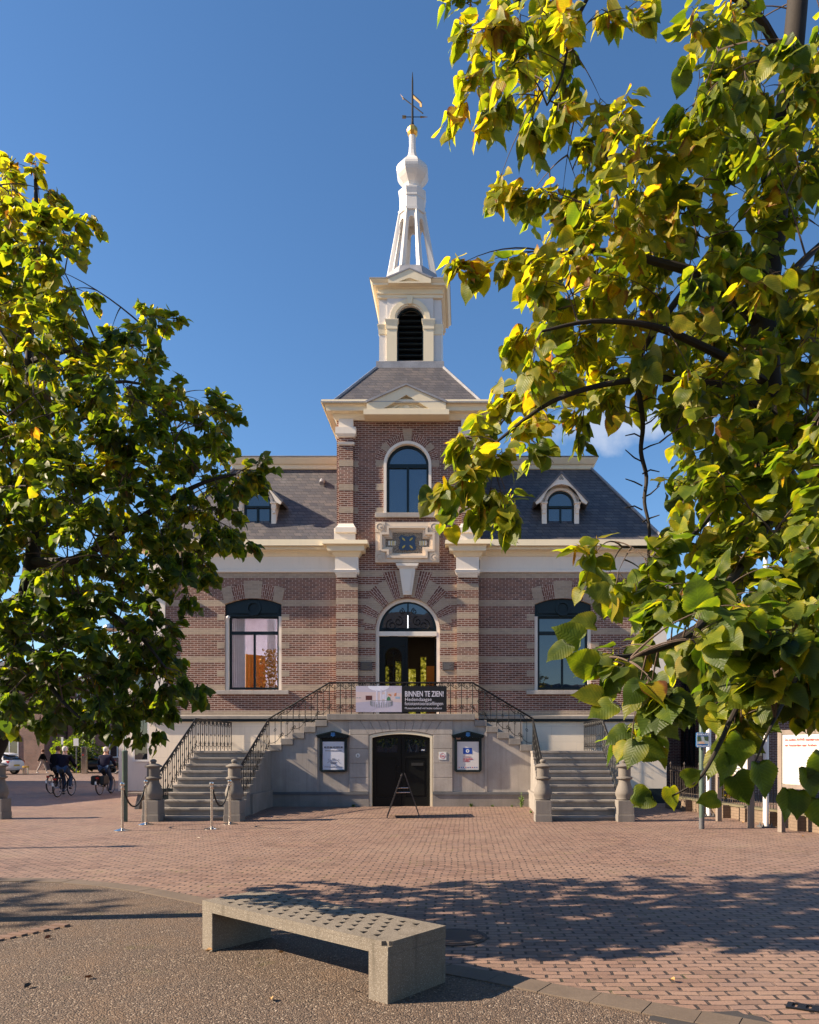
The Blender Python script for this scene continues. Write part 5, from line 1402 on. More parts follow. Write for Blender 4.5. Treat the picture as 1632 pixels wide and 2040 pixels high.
def sprays(limbs, spots, rng, size, nleaf, tone, twig_r, droop=0.55, reach=0.30, hang=0.5, out_ref=None, tips=None):
    """each spot gets a twig grown from the nearest limb point, with leaves set along it in two rows"""
    tw = MB(); tw2 = MB(); leaves = []; bracts = []
    pts = [(Vector(p), r) for l in limbs for p, r in l]
    nodes = [p for p, r in pts]
    for sp, bias, rch in spots:
        sp = Vector(sp); reach = rch
        best = min(nodes, key=lambda p: (p-sp).length + (0.9 if p.z > sp.z+1.2 else 0))
        L = (sp-best).length
        if L > 0.05:
            mid = best.lerp(sp, 0.5) + Vector((0, 0, 0.16*L)) + rv(rng)*0.06*L
            path = bez(best, mid, sp, 7)
            r0 = min(twig_r*2.2, twig_r*(0.6+0.7*L)); tw.tube(path, [r0*(1-0.75*i/7) for i in range(8)], 5)
            if len(nodes) < 900: nodes += path[2:6:2]
            d0 = (path[-1]-path[-3]).normalized()
        else: d0 = rv(rng).normalized()
        for k in range(3):
            d = (d0*0.7 + rv(rng)*0.9 + Vector((0, 0, -0.15))).normalized()
            ln = reach*rng.uniform(0.6, 1.15)
            e = sp + d*ln + Vector((0, 0, -droop*ln*0.5))
            path = bez(sp, sp+d*ln*0.6, e, 5); tw2.tube(path, [twig_r*0.42*(1-0.6*i/5) for i in range(6)], 4)
            m_ = max(3, int(nleaf/3*rng.uniform(0.7, 1.3)))
            for i in range(m_):
                t = (i+0.6)/m_; p = path[min(4, int(t*5))].lerp(path[min(5, int(t*5)+1)], t*5-int(t*5))
                side = d.cross(Vector((0,0,1))).normalized()*(1 if i % 2 else -1) if abs(d.z) < 0.95 else rv(rng).normalized()
                a = (side*rng.uniform(0.4, 1.0) + d*rng.uniform(0.1, 0.9) + Vector((0, 0, -hang*rng.uniform(0.3, 1.6))) + rv(rng)*0.35).normalized()
                nrm = (Vector((0, 0, 0.75)) + rv(rng)*0.75 + Vector((-0.25, -0.25, 0))).normalized()
                st_ = a*size*rng.uniform(0.2, 0.45)
                s_ = size*rng.uniform(0.62, 1.18)
                tint = tone(p, bias) + rng.gauss(0, 0.12) + (0.22 if rng.random() < 0.06 else 0)
                leaves.append((p+st_, a, nrm, s_, max(0, min(1, tint)), rng.random(), rng.randrange(8)))
                if size > 0.095: tw2.tube([p, p+st_*0.5+Vector((0,0,0.003)), p+st_], 0.0011, 3)
                if rng.random() < 0.06: bracts.append((p, (Vector((0,0,-1))+rv(rng)*0.4).normalized(), rv(rng).normalized(), size*rng.uniform(0.7, 1.0), rng.uniform(0.86, 1.0), rng.random(), 8))
    return tw, tw2, leaves, bracts
def bract_template():
    v = []; uv = []; ys = (0, 0.2, 0.5, 0.8, 1.0); ws = (0.01, 0.07, 0.10, 0.08, 0.01)
    for y, w in zip(ys, ws):
        v += [(-w, y, 0.06*y*y), (w, y, 0.06*y*y)]; uv += [(0.5, y), (0.55, y)]
    return np.array(v), [(2*i, 2*i+1, 2*i+3, 2*i+2) for i in range(4)], np.array(uv)
rng = random.Random(7)
TF = [leaf_template(rng, 11, 0.03) for _ in range(8)] + [bract_template()]
TC = [leaf_template(rng, 5, 0.0) for _ in range(8)] + [bract_template()]
def limb(pts, r0, r1, n=None, sub=4):
    """smooth limb through world points; returns [(point, radius)]"""
    P = [Vector(p) for p in pts]; out = []
    for i in range(len(P)-1):
        a, b, c, d = P[max(i-1, 0)], P[i], P[i+1], P[min(i+2, len(P)-1)]
        for k in range(sub):
            t = k/sub
            out.append(0.5*((2*b)+(c-a)*t+(2*a-5*b+4*c-d)*t*t+(3*b-a-3*c+d)*t**3))
    out.append(P[-1]); m_ = len(out)-1
    return [(p, r0+(r1-r0)*(i/m_)**0.8) for i, p in enumerate(out)]
def poisson(poly, rmin, rng, tries, x0, x1, y0, y1, margin):
    out = []
    for _ in range(tries):
        x, y = rng.uniform(x0, x1), rng.uniform(y0, y1)
        if not in_poly(x, y, poly) or edge_dist(x, y, poly) < margin: continue
        if all((x-a)**2+(y-b)**2 > rmin*rmin for a, b in out): out.append((x, y))
    return out
def build_tree(root, limbs_trunk, limbs, spots, size, nleaf, tone, templates, mat, twig_r, seed, reach, hang=0.5, extra=(), open_to=()):
    r = random.Random(seed)
    m = MB()
    for l in limbs_trunk: m.tube([p for p, q in l], [q for p, q in l], 12)
    tr = m.build('trunk', M['bark'], root, smooth=True)
    for l in limbs:
        m = MB(); m.tube([p for p, q in l], [q for p, q in l], 8); m.build('limb', M['bark'], root, smooth=True)
    tw, tw2, lv, br = sprays(limbs_trunk+limbs, spots, r, size, nleaf, tone, twig_r, reach=reach, hang=hang)
    def shows(p):                                        # openings in the crown
        x, y = CX+K*p[0]/p[1], HY-K*(p[2]-CZ)/p[1]; return any(a < x < b and c < y < d for a, b, c, d in open_to)
    lv = [l for l in lv if not shows(l[0]+l[1]*l[3]*0.5)]
    tw.add(*( (lambda b: (b.v, b.f))(tw2) ))
    tw.build('twigs', M['twig'], root, fix=False)
    cr = build_foliage('crown', lv+list(extra), templates, mat, root)
    if br: build_foliage('seed_bracts', br, templates, mat, root)['kind'] = 'stuff'
    return cr

# ---- left tree: trunk just outside the picture, crown reaching over the square
YL = 7.2
lt = thing('linden_tree', (-5.2, YL, 0), 'leafy linden tree at the left with green and yellowing leaves over the street', 'tree', 'linden trees on the square')
tL = limb([(-5.25, 7.2, 0), (-5.1, 7.2, 0.9), W(-5, 1480, 7.2), W(30, 1300, 7.2), W(66, 1100, 7.2), W(68, 960, 7.25), W(58, 800, 7.3), W(62, 600, 7.25), W(72, 430, 7.2), W(70, 345, 7.2)], 0.125, 0.012)
limbsL = [
    limb([W(66, 1120, 7.2), W(150, 1115, 6.9), W(240, 1060, 6.7), W(330, 1000, 6.6), W(410, 960, 6.6), W(470, 945, 6.7)], 0.055, 0.010),
    limb([W(68, 1000, 7.25), W(20, 900, 7.5), W(-60, 820, 7.8)], 0.045, 0.010),
    limb([W(68, 950, 7.25), W(40, 890, 7.0), W(10, 870, 6.6), W(-60, 800, 6.2)], 0.04, 0.010),
    limb([W(62, 860, 7.3), W(150, 790, 7.5), W(250, 760, 7.8), W(350, 790, 8.0)], 0.04, 0.008),
    limb([W(60, 720, 7.3), W(150, 695, 7.0), W(240, 690, 6.9), W(320, 685, 6.9)], 0.03, 0.007),
    limb([W(70, 1060, 7.2), W(140, 1000, 7.9), W(230, 900, 8.4), W(350, 860, 8.7)], 0.045, 0.008),
    limb([W(64, 1180, 7.2), W(160, 1190, 6.4), W(260, 1250, 6.1), W(330, 1330, 6.0)], 0.045, 0.008),
    limb([W(50, 1250, 7.2), W(130, 1230, 7.7), W(220, 1300, 8.1), W(290, 1400, 8.3)], 0.045, 0.008),
    limb([W(40, 1280, 7.2), W(60, 1300, 6.3), W(110, 1380, 5.8), W(170, 1440, 5.7)], 0.04, 0.008),
    limb([W(62, 620, 7.25), W(100, 590, 7.4), W(140, 575, 7.5)], 0.025, 0.006),
    limb([W(66, 520, 7.2), W(110, 450, 7.1), W(160, 430, 7.1)], 0.02, 0.005),
    limb([W(20, 1340, 7.2), W(-80, 1330, 7.6), W(-180, 1350, 7.9)], 0.05, 0.01),
    limb([W(60, 760, 7.3), W(0, 660, 7.3), W(-70, 600, 7.4)], 0.03, 0.008),
]
polyL = [(-330,760),(-250,560),(-120,420),(-20,330),(5,312),(62,318),(92,335),(120,375),(128,402),(186,412),(188,450),(152,500),(142,530),(200,580),(176,600),(160,625),(235,622),(300,600),(365,618),(358,660),(326,704),(332,742),(372,738),(412,760),(465,788),(476,832),(460,862),(472,902),(538,914),(522,950),(540,978),(480,1000),(515,1090),(442,1110),(452,1172),(384,1160),(342,1180),(330,1200),(382,1260),(376,1320),(420,1372),(352,1410),(362,1440),(292,1450),(345,1490),(300,1512),(250,1490),(190,1516),(140,1488),(60,1500),(0,1484),(-200,1470),(-330,1300)]
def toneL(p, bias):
    h = (p.z-1.7)/5.5; return 0.18 + 0.43*h + bias  # yellower with height: the sunlit crown top is put into the leaf colour
spotsL = []
for lay in range(3):
    for x, y in poisson(polyL, 35, rng, 3200, -330, 545, 310, 1515, 24 + 12*(lay > 0)):
        cxn = (x-66); rr = max(0.15, 1.0-(abs(cxn)/520)**1.5)
        low = 1.0 if y > 700 else (0.55+0.45*(y-310)/390)
        Y = 7.2 + (rng.uniform(-1, 1) if lay else -rng.uniform(0.5, 1.0))*1.75*rr*low
        # keep real positions: the outline is taken at the trunk's distance
        if y > 1440 - 15*(x < 230): continue
        spotsL.append((tuple(W(x, y, Y)), rng.gauss(0, 0.07), 0.18))
for x, y, Y in ((392,1362,6.2),(355,1345,6.0),(330,1405,6.3),(312,1452,6.5),(285,1455,6.4),(405,1140,6.6),(492,1075,6.7),(512,928,6.7),(500,955,6.9),(450,1050,6.5),(345,640,6.9),(175,432,7.1),(452,810,7.6),(440,880,7.4),(180,590,7.4),(70,335,7.2),(30,325,7.1),(95,380,7.2),(160,460,7.2),(300,620,7.0),(20,1425,5.9),(80,1428,6.6),(140,1430,7.4),(200,1430,6.2),(250,1440,7.6),(40,1410,8.0),(110,1415,5.8),(420,780,7.8),(375,1180,6.4),(470,960,6.8)):
    spotsL.append((tuple(W(x, y, Y)), 0.0, 0.13))
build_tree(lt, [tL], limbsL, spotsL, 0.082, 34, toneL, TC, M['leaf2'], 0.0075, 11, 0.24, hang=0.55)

# ---- right tree: slim leaning trunk, branches hanging close to the camera
rt = thing('linden_tree', (2.35, 4.0, 0), 'sunlit linden tree at the right with large yellow green leaves hanging close to the viewer', 'tree', 'linden trees on the square')
tR = limb([(2.40, 4.05, 0), (2.30, 4.03, 0.7), W(1700, 1500, 4.0), W(1620, 1230, 4.0), W(1560, 980, 4.0), W(1535, 800, 4.0), W(1522, 640, 4.0), W(1540, 480, 4.0), W(1562, 260, 4.0), W(1580, 100, 4.0), W(1592, -60, 4.0), W(1590, -260, 4.0)], 0.098, 0.05)
limbsR = [
    limb([W(1522, 650, 4.0), W(1450, 580, 3.9), W(1390, 545, 3.85), W(1310, 522, 3.8), W(1220, 500, 3.75), W(1100, 505, 3.7)], 0.045, 0.008),
    limb([W(1390, 545, 3.85), W(1340, 610, 3.8), W(1285, 690, 3.75), W(1266, 740, 3.72), W(1276, 800, 3.7), W(1281, 850, 3.72), W(1277, 900, 3.7), W(1288, 950, 3.71), W(1284, 1000, 3.7), W(1294, 1060, 3.7), W(1288, 1170, 3.7)], 0.019, 0.007),
    limb([W(1250, 510, 3.75), W(1240, 450, 3.75), W(1222, 370, 3.75), W(1205, 300, 3.8)], 0.016, 0.005),
    limb([W(1540, 470, 4.0), W(1500, 250, 3.9), W(1440, 225, 3.8), W(1380, 210, 3.75)], 0.02, 0.005),
    limb([W(1575, 150, 4.0), W(1500, 20, 3.8), W(1380, -40, 3.7), W(1200, -60, 3.7), W(1060, -20, 3.75), W(980, 60, 3.8)], 0.03, 0.006),
    limb([W(1200, -60, 3.7), W(1140, 60, 3.8), W(1120, 150, 3.85), W(1090, 210, 3.9)], 0.012, 0.004),
    limb([W(1535, 760, 4.0), W(1420, 700, 3.6), W(1300, 650, 3.4), W(1180, 640, 3.35), W(1080, 660, 3.35)], 0.028, 0.006),
    limb([W(1535, 820, 4.0), W(1400, 760, 3.7), W(1240, 760, 3.5), W(1100, 800, 3.4), W(990, 880, 3.4)], 0.026, 0.006),
    limb([W(1560, 980, 4.0), W(1520, 1060, 3.5), W(1440, 1180, 3.0), W(1380, 1260, 2.75), W(1290, 1300, 2.6), W(1210, 1310, 2.5)], 0.030, 0.006),
    limb([W(1600, 1150, 4.0), W(1560, 1300, 3.2), W(1480, 1390, 2.7), W(1430, 1490, 2.5), W(1390, 1555, 2.4), W(1330, 1590, 2.4)], 0.020, 0.002),
    limb([W(1540, 900, 4.0), W(1440, 1000, 3.7), W(1360, 1080, 3.5), W(1240, 1090, 3.4)], 0.024, 0.005),
    limb([W(1620, 1230, 4.0), W(1600, 1320, 3.0), W(1560, 1400, 2.4), W(1530, 1460, 2.2), W(1500, 1530, 2.2)], 0.014, 0.002),
    limb([W(1530, 600, 4.0), W(1600, 520, 4.3), W(1700, 430, 4.6)], 0.04, 0.01),
    limb([W(1560, 950, 4.0), W(1620, 850, 3.3), W(1680, 760, 3.0)], 0.03, 0.01),
]
for k, yy in enumerate(range(800, 1050, 24)):            # bare spurs on the hanging branch
    s_ = -1 if k % 2 else 1; limbsR.append([(W(1280, yy, 3.7), 0.004), (W(1280+s_*16, yy-8, 3.7), 0.004), (W(1280+s_*34, yy-4-10*(k % 3), 3.68), 0.0025)])
polysR = [
    ([(900,-20),(912,60),(930,110),(900,170),(912,222),(960,250),(1012,232),(1062,280),(1112,240),(1160,255),(1182,180),(1160,120),(1190,70),(1262,72),(1290,-20)], (3.5, 4.3), 50, 24, 1, 0.16),
    ([(1180,160),(1255,200),(1265,250),(1240,300),(1130,335),(1150,230)], (3.5, 4.2), 55, 22, 1, 0.15),
    ([(1340,-20),(1700,-20),(1700,1000),(1340,1010),(1345,880),(1300,780),(1250,830),(1180,850),(1100,850),(1085,930),(1062,1022),(1004,1045),(950,1005),(880,992),(866,950),(910,925),(890,900),(922,832),(985,818),(972,790),(1000,742),(1040,700),(1008,660),(1030,610),(1060,560),(960,552),(890,538),(890,510),(960,503),(1060,498),(1085,470),(1150,430),(1100,425),(1010,395),(968,330),(980,306),(1050,345),(1140,310),(1250,260),(1340,200),(1360,120)], (3.3, 4.5), 50, 30, 2, 0.16),
    ([(1400,560),(1700,560),(1700,1000),(1360,1000),(1350,800)], (4.1, 5.0), 50, 20, 1, 0.18),
    ([(1130,1085),(1232,1052),(1330,970),(1400,900),(1700,880),(1700,1180),(1450,1240),(1300,1200),(1220,1190),(1150,1150)], (3.0, 3.9), 56, 36, 2, 0.13),
    ([(1185,1190),(1260,1150),(1420,1130),(1700,1100),(1700,1560),(1600,1520),(1520,1540),(1440,1500),(1400,1490),(1350,1450),(1270,1480),(1240,1450),(1200,1420),(1185,1395),(1195,1340),(1150,1330),(1145,1290),(1185,1270)], (2.1, 2.9), 74, 52, 2, 0.10),
    ([(1300,1200),(1700,1150),(1700,1440),(1340,1430)], (2.9, 3.8), 66, 40, 1, 0.16),
]
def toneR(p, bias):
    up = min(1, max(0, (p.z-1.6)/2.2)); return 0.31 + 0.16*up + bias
spotsR = []
for poly, (ya, yb), rmin, mar, lays, rc in polysR:
    xs_ = [p[0] for p in poly]; ys_ = [p[1] for p in poly]
    for lay in range(lays):
        for x, y in poisson(poly, rmin, rng, 1500, min(xs_), max(xs_), min(ys_), max(ys_), mar):
            Y = rng.uniform(ya, yb)
            if 1030 < x < 1215 and 895 < y < 1105: continue      # the roof and a dormer show through here
            if 1200 < x < 1350 and 800 < y < 1060: continue
            if 1325 < x < 1435 and y > 1295: continue            # the blue sign
            if x > 1520 and y > 1390: continue                   # the notice board
            if abs(x-1545) < 62 and y < 700 and Y < 4.05 and rng.random() < 0.5: continue
            spotsR.append((tuple(W(x, y, Y)), rng.gauss(0.0, 0.05) + (0.08 if y < 860 and x < 1350 else 0), rc))
# a few large low leaves placed singly at the ends of the lowest twigs
for x, y, Y in ((1465,1290,2.7),(1515,1330,2.8),(1560,1290,2.6),(1600,1340,2.7),(1630,1270,2.5),(1500,1380,2.9),(1570,1375,2.9),(1620,1385,2.8),(1450,1390,2.8),(1480,1240,2.9),(1550,1230,3.0),(1610,1215,2.8),(1660,1330,2.6),(1440,1330,3.0),(1395,1270,2.9),(1500,1180,3.0),(1580,1160,3.1),(1640,1150,2.9),(1290,1430,2.8),(1262,1440,2.7),(1590,900,3.2),(1620,980,3.0),(1560,1040,3.1),(1610,1090,2.9),(1500,1060,3.3),(1450,1100,3.2),(1530,1130,2.9),(1630,840,3.1),(1580,780,3.4),(1620,700,3.4),(1510,950,3.5),(1460,980,3.5),(1420,1180,2.9),(1480,1290,2.5),(1540,1280,3.1),(1600,1150,3.2),(1510,400,3.7),(1590,330,3.7),(1560,560,3.6),(1500,700,3.6)):
    spotsR.append((tuple(W(x, y, Y)), 0.02, 0.10))
ext = []
for x, y, Y in ((925,522,3.6),(975,520,3.65),(1030,512,3.6),(1070,505,3.6),(1000,345,3.8),(1050,375,3.8),(1105,395,3.8),(1150,420,3.8),(900,960,3.45),(945,930,3.4),(935,870,3.4),(1005,1005,3.4),(960,975,3.5),(1000,900,3.4),(1160,470,3.4),(1150,530,3.3),(1090,560,3.4),(935,60,3.8),(940,150,3.9),(960,220,3.9),(1010,40,3.8),(1060,100,3.8),(1080,20,3.8),(1130,60,3.8),(1020,190,3.9),(1230,250,3.8),(1160,300,3.9),(1060,230,3.9)):
    spotsR.append((tuple(W(x, y, Y)), 0.07, 0.10))
r2 = random.Random(5)
def single(px_, py_, Y, ang, size, tint, tilt=0.35):
    a = Vector((cos(rad(ang)), -0.15, -sin(rad(ang)))); nn_ = Vector((r2.uniform(-0.8, 0.8), -1.0, tilt+r2.uniform(-0.4, 0.5))); size *= 0.82
    ext.append((W(px_, py_, Y), a, nn_, size, tint, r2.random(), r2.randrange(8)))
for args in ((1606, 1528, 2.2, 70, 0.12, 0.26), (1640, 1505, 2.2, 110, 0.13, 0.24), (1572, 1575, 2.2, 100, 0.11, 0.26), (1628, 1590, 2.2, 85, 0.11, 0.34), (1158, 1275, 2.3, 205, 0.115, 0.36), (1130, 1282, 2.25, 140, 0.10, 0.33), (1185, 1330, 2.3, 200, 0.12, 0.42), (1200, 1395, 2.35, 190, 0.12, 0.50), (1222, 1400, 2.3, 150, 0.11, 0.36),
             (1272, 1478, 2.3, 120, 0.105, 0.36), (1275, 1490, 2.35, 20, 0.10, 0.30), (1262, 1580, 2.4, 20, 0.09, 0.36), (1300, 1590, 2.4, 160, 0.08, 0.34), (1335, 1568, 2.4, 80, 0.09, 0.5), (1362, 1555, 2.4, -30, 0.08, 0.3),
             (1455, 1505, 2.3, 100, 0.12, 0.26), (1462, 1545, 2.25, 60, 0.12, 0.22), (1510, 1520, 2.2, 80, 0.125, 0.22), (1480, 1470, 2.3, 120, 0.12, 0.26), (1590, 1575, 2.2, 95, 0.10, 0.30), (1430, 1590, 2.35, 170, 0.085, 0.3),
             (1185, 1245, 2.5, 190, 0.11, 0.45), (1215, 1180, 2.7, 180, 0.11, 0.40), (1145, 470, 3.3, 150, 0.12, 0.62), (1160, 520, 3.3, 90, 0.13, 0.56), (1110, 500, 3.35, 170, 0.12, 0.6), (1340, 640, 3.0, 20, 0.12, 0.66), (1400, 640, 3.0, 30, 0.12, 0.62), (1520, 560, 2.9, 40, 0.12, 0.6)):
    single(*args)
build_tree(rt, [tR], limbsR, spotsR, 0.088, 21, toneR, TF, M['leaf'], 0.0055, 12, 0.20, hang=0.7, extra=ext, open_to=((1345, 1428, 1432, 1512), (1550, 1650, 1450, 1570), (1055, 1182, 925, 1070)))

# ---- unseen trees: the next of the row, whose top shades the tree pit, and three added to dim the foreground
for x_, y_, r_, lab in ((-15.7, 6.9, 160, 'linden tree of the row standing beyond the left picture edge'), (-3.0, -5.5, 70, 'added linden tree behind the viewer, dimming sky light near the concrete bench'),
                        (4.8, -5.0, 200, 'added linden tree behind the viewer, dimming sky light on the notice board side'), (9.5, 0.5, 290, 'added linden tree beyond the right picture edge, dimming sky light')):
    nx = copy_tree(lt); nx.location = (x_, y_, 0); nx.rotation_euler = (0, 0, rad(r_)); nx['label'] = lab
# ================================================================== surroundings
brk = m_brick('dark_house_brick'); wf = M['wsign']
def house(x0, x1, y0, y1, h, wins, label, wall, roofh=0.0, name='brick_house', wmat=None, face='y', doors=(), roofm=None):
    t = thing(name, ((x0+x1)/2, (y0+y1)/2, 0), label, 'house')
    m = MB(); m.box(x0, x1, y0, y1, -0.1, h); m.build('wall', wall, t)
    if roofh:
        m = MB(); e = 0.3; yc = (y0+y1)/2; ins = min((x1-x0)/3, 4.0)
        m.add([(x0-e,y0-e,h),(x1+e,y0-e,h),(x1+e,y1+e,h),(x0-e,y1+e,h),(x0+ins,yc,h+roofh),(x1-ins,yc,h+roofh)], [(0,1,5,4),(1,2,5),(2,3,4,5),(3,0,4),(3,2,1,0)])
        m.build('roof', roofm or M['slate'], t)
        m = MB(); m.ring(x0, x1, y0, y1, [(0.05, h-0.25), (0.32, h-0.05), (0.34, h-0.012)]); m.build('eaves', M['white'], t)
    for (wx_, wz_, ww, wh, s) in wins:
        if s == 'y': P_ = lambda a, b, d: (x0+a, y0-d, b)
        m = MB()
        if s == 'f':                                    # front, faces -y
            m.plate(rect(x0+wx_, x0+wx_+ww, wz_, wz_+wh), [rect(x0+wx_+0.08, x0+wx_+ww/2-0.04, wz_+0.08, wz_+wh-0.08), rect(x0+wx_+ww/2+0.04, x0+wx_+ww-0.08, wz_+0.08, wz_+wh-0.08)], y0-0.05, y0+0.02)
            w = m.build('window', wmat or wf, t); MB().box(x0+wx_+0.04, x0+wx_+ww-0.04, y0-0.02, y0-0.006, wz_+0.04, wz_+wh-0.04).build('pane', M['glass'], w)
        elif s == 'b':                                  # back, faces +y
            m.plate(rect(x0+wx_, x0+wx_+ww, wz_, wz_+wh), [rect(x0+wx_+0.08, x0+wx_+ww/2-0.04, wz_+0.08, wz_+wh-0.08), rect(x0+wx_+ww/2+0.04, x0+wx_+ww-0.08, wz_+0.08, wz_+wh-0.08)], y1+0.05, y1-0.02)
            w = m.build('window', wmat or wf, t); MB().box(x0+wx_+0.04, x0+wx_+ww-0.04, y1+0.006, y1+0.02, wz_+0.04, wz_+wh-0.04).build('pane', M['glass'], w)
        else:                                           # side, faces -x
            m.plate([(y0+wx_, wz_), (y0+wx_+ww, wz_), (y0+wx_+ww, wz_+wh), (y0+wx_, wz_+wh)], [[(y0+wx_+0.08, wz_+0.08), (y0+wx_+ww/2-0.04, wz_+0.08), (y0+wx_+ww/2-0.04, wz_+wh-0.08), (y0+wx_+0.08, wz_+wh-0.08)], [(y0+wx_+ww/2+0.04, wz_+0.08), (y0+wx_+ww-0.08, wz_+0.08), (y0+wx_+ww-0.08, wz_+wh-0.08), (y0+wx_+ww/2+0.04, wz_+wh-0.08)]], x0-0.05, x0+0.02, axis='x')
            w = m.build('window', wmat or wf, t); MB().box(x0-0.02, x0-0.006, y0+wx_+0.04, y0+wx_+ww-0.04, wz_+0.04, wz_+wh-0.04).build('pane', M['glass'], w)
    for (dx, dw, dh) in doors:
        d = MB().box(x0+dx, x0+dx+dw, y0-0.06, y0+0.02, 0, dh).build('door', M['dark'], t)
    return t
def rows(xs_, zs_, w, h, s): return [(x, z, w, h, s) for x in xs_ for z in zs_]
house(-52, -34.5, 60, 72, 7.2, rows([1.5,4.6,7.7,10.8,13.9], [1.0,4.3], 1.5, 1.9, 'f'), 'dark brick house with white windows behind the white car', brk, 2.4, doors=((13.0, 1.0, 2.2),))
house(-34.2, -15, 63, 74, 7.6, rows([0.8,3.6,6.4,9.4,12.4,15.4], [1.0,4.5], 1.4, 2.0, 'f'), 'brick terrace with white windows beyond the two cyclists', m_brick('red_house_brick'), 2.6, doors=((5.0, 1.0, 2.2),))
house(-14.2, -9.2, 30, 40, 6.7, rows([0.6,2.8], [1.2,4.0], 1.3, 1.8, 'f'), 'white rendered annex showing behind the left end of the town hall', M['white'], 0, name='white_annex')
house(-44, -26.6, 20.5, 37.5, 8.4, rows([1.5,5.5,9.5,13.5], [1.0,4.6], 1.6, 2.0, 'f'), 'tall house beyond the left picture edge whose shadow crosses the street', brk, 3.6)
house(5, 38, -52, -41, 7.6, rows([2+4.5*i for i in range(7)], [1.2,4.4], 1.6, 2.2, 'b'), 'lower row of pale houses across the square facing the notice boards', M['white'], 2.5, name='white_house')
house(-40, 4, -52, -40, 14.5, rows([3+5*i for i in range(8)], [1.2,4.6,8.0,11.4], 1.6, 2.2, 'b'), 'row of brick houses across the square facing the town hall', m_brick('square_house_brick'), 4.5)
house(9.0, 21, 27.5, 40, 6.4, rows([0.8,3.4,6.4,9.2], [0.9,3.9], 1.5, 1.7, 'f') + rows([1,4.5], [1.0,3.9], 1.3, 1.7, 's'), 'dark brick house behind the fence at the right', brk, 2.2, wmat=M['dark'])
house(7.6, 8.9, 30, 33, 4.6, [], 'narrow sunlit brick gable between the fence and the dark house', m_brick('sun_brick'), 0)
house(13.2, 20, 47, 58, 6.2, rows([0.8,3.4], [1.0,3.8], 1.0, 2.1, 'f'), 'white house with dark window frames far behind the iron fence', M['white'], 0, name='white_house', wmat=M['dark'])

# ---- hedges and shrubs
def shrub(x, y, h, rx, n, label, tint, seed, name='shrub', size=0.16):
    r = random.Random(seed); t = thing(name, (x, y, 0), label, 'shrub'); lv = []
    m = MB()
    for k in range(5):
        a = rv(r); m.tube([(x, y, 0), (x+a.x*rx*0.4, y+a.y*rx*0.4, h*0.45), (x+a.x*rx*0.7, y+a.y*rx*0.7, h*0.8)], [0.05, 0.03, 0.01], 5)
    m.build('stems', M['bark'], t)
    for i in range(n):
        d = rv(r); d = d.normalized()*(d.length**0.4); k = 0.75+0.35*sin(d.x*5+seed)*cos(d.z*4)
        p = Vector((x+d.x*rx*k, y+d.y*rx*k, h*0.52+d.z*h*0.5*k))
        lv.append((p, (d+rv(r)*0.6).normalized(), (d+rv(r)+Vector((0,0,0.5))).normalized(), size*r.uniform(0.6, 1.3), max(0, min(1, tint+r.gauss(0, 0.08))), r.random(), r.randrange(8)))
    build_foliage('foliage', lv, TC, M['leaf2'], t); return t
shrub(-28.5, 53.5, 3.0, 1.9, 2200, 'broad green shrub beside the white car on the far street', 0.30, 3)
shrub(-24.5, 57.0, 3.6, 2.0, 1500, 'dark evergreen shrub behind the parking meter', 0.12, 4)
shrub(-20.0, 58.5, 3.2, 2.4, 1500, 'dark evergreen hedge behind the second cyclist', 0.12, 6)
shrub(8.7, 23.5, 1.5, 0.45, 500, 'brown dry shrub growing behind the iron fence', 0.80, 8, size=0.1)
shrub(9.5, 36.5, 1.7, 0.35, 250, 'small conical green shrub in the front yard of the white house', 0.25, 9, size=0.1)

# ---- fence on a low wall at the right
gwall = m_stone('garden_wall_brick', (0.23,0.165,0.115), streak=0.3, joints=(0.21, 0.065, 0.0))
fw = thing('fence_wall', (6.5, 17.5, 0), 'low brick garden wall with small buttresses at the right', 'garden wall')
FA, FB = Vector((5.95, 21.6, 0)), Vector((7.45, 13.2, 0)); fd = (FB-FA); FL = fd.length; fd.normalize(); fn = Vector((-fd.y, fd.x, 0)); fn = fn if fn.x > 0 else -fn
m = MB(); m.obox(FA+fd*FL/2+fn*0.14+Vector((0,0,0.15)), fd*FL/2, fn*0.12, Vector((0,0,0.15))); m.build('wall', gwall, fw)
m = MB(); m.obox(FA+fd*FL/2+fn*0.14+Vector((0,0,0.325)), fd*(FL/2+0.02), fn*0.15, Vector((0,0,0.024))); m.build('coping', m_stone('mossy_coping', (0.16,0.14,0.085), streak=0.2), fw)
for k in range(9):
    MB().obox(FA+fd*(0.5+k*0.98)-fn*0.085+Vector((0,0,0.16)), fd*0.13, fn*0.10, Vector((0,0,0.16))).build('buttress', gwall, fw)
fe = thing('iron_fence', FA+fn*0.14+Vector((0,0,0.35)), 'low rusty iron railing fence with pointed bars on the brick garden wall', 'fence')
rust = m_plain('rusty_iron', (0.055,0.042,0.034), 0.6)
for zz in (0.46, 1.08):
    MB().tube([FA+fn*0.14+Vector((0,0,zz)), FB+fn*0.14+Vector((0,0,zz))], 0.014, 5).build('rail', rust, fe)
nb = 80
for k in range(nb):
    p = FA+fn*0.14+fd*(0.06+k*(FL-0.12)/(nb-1)); tall = k % 8 == 0
    m = MB(); m.tube([p+Vector((0,0,0.34)), p+Vector((0,0,1.16 if not tall else 1.22)), p+Vector((0,0,1.23 if not tall else 1.36))], [0.009 if not tall else 0.016, 0.009 if not tall else 0.016, 0.001], 5)
    if tall: m.lathe((p.x, p.y, 1.25), [(0.01,0),(0.03,0.02),(0.03,0.05),(0.008,0.09)], 8)
    m.build('post' if tall else 'bar', rust, fe)

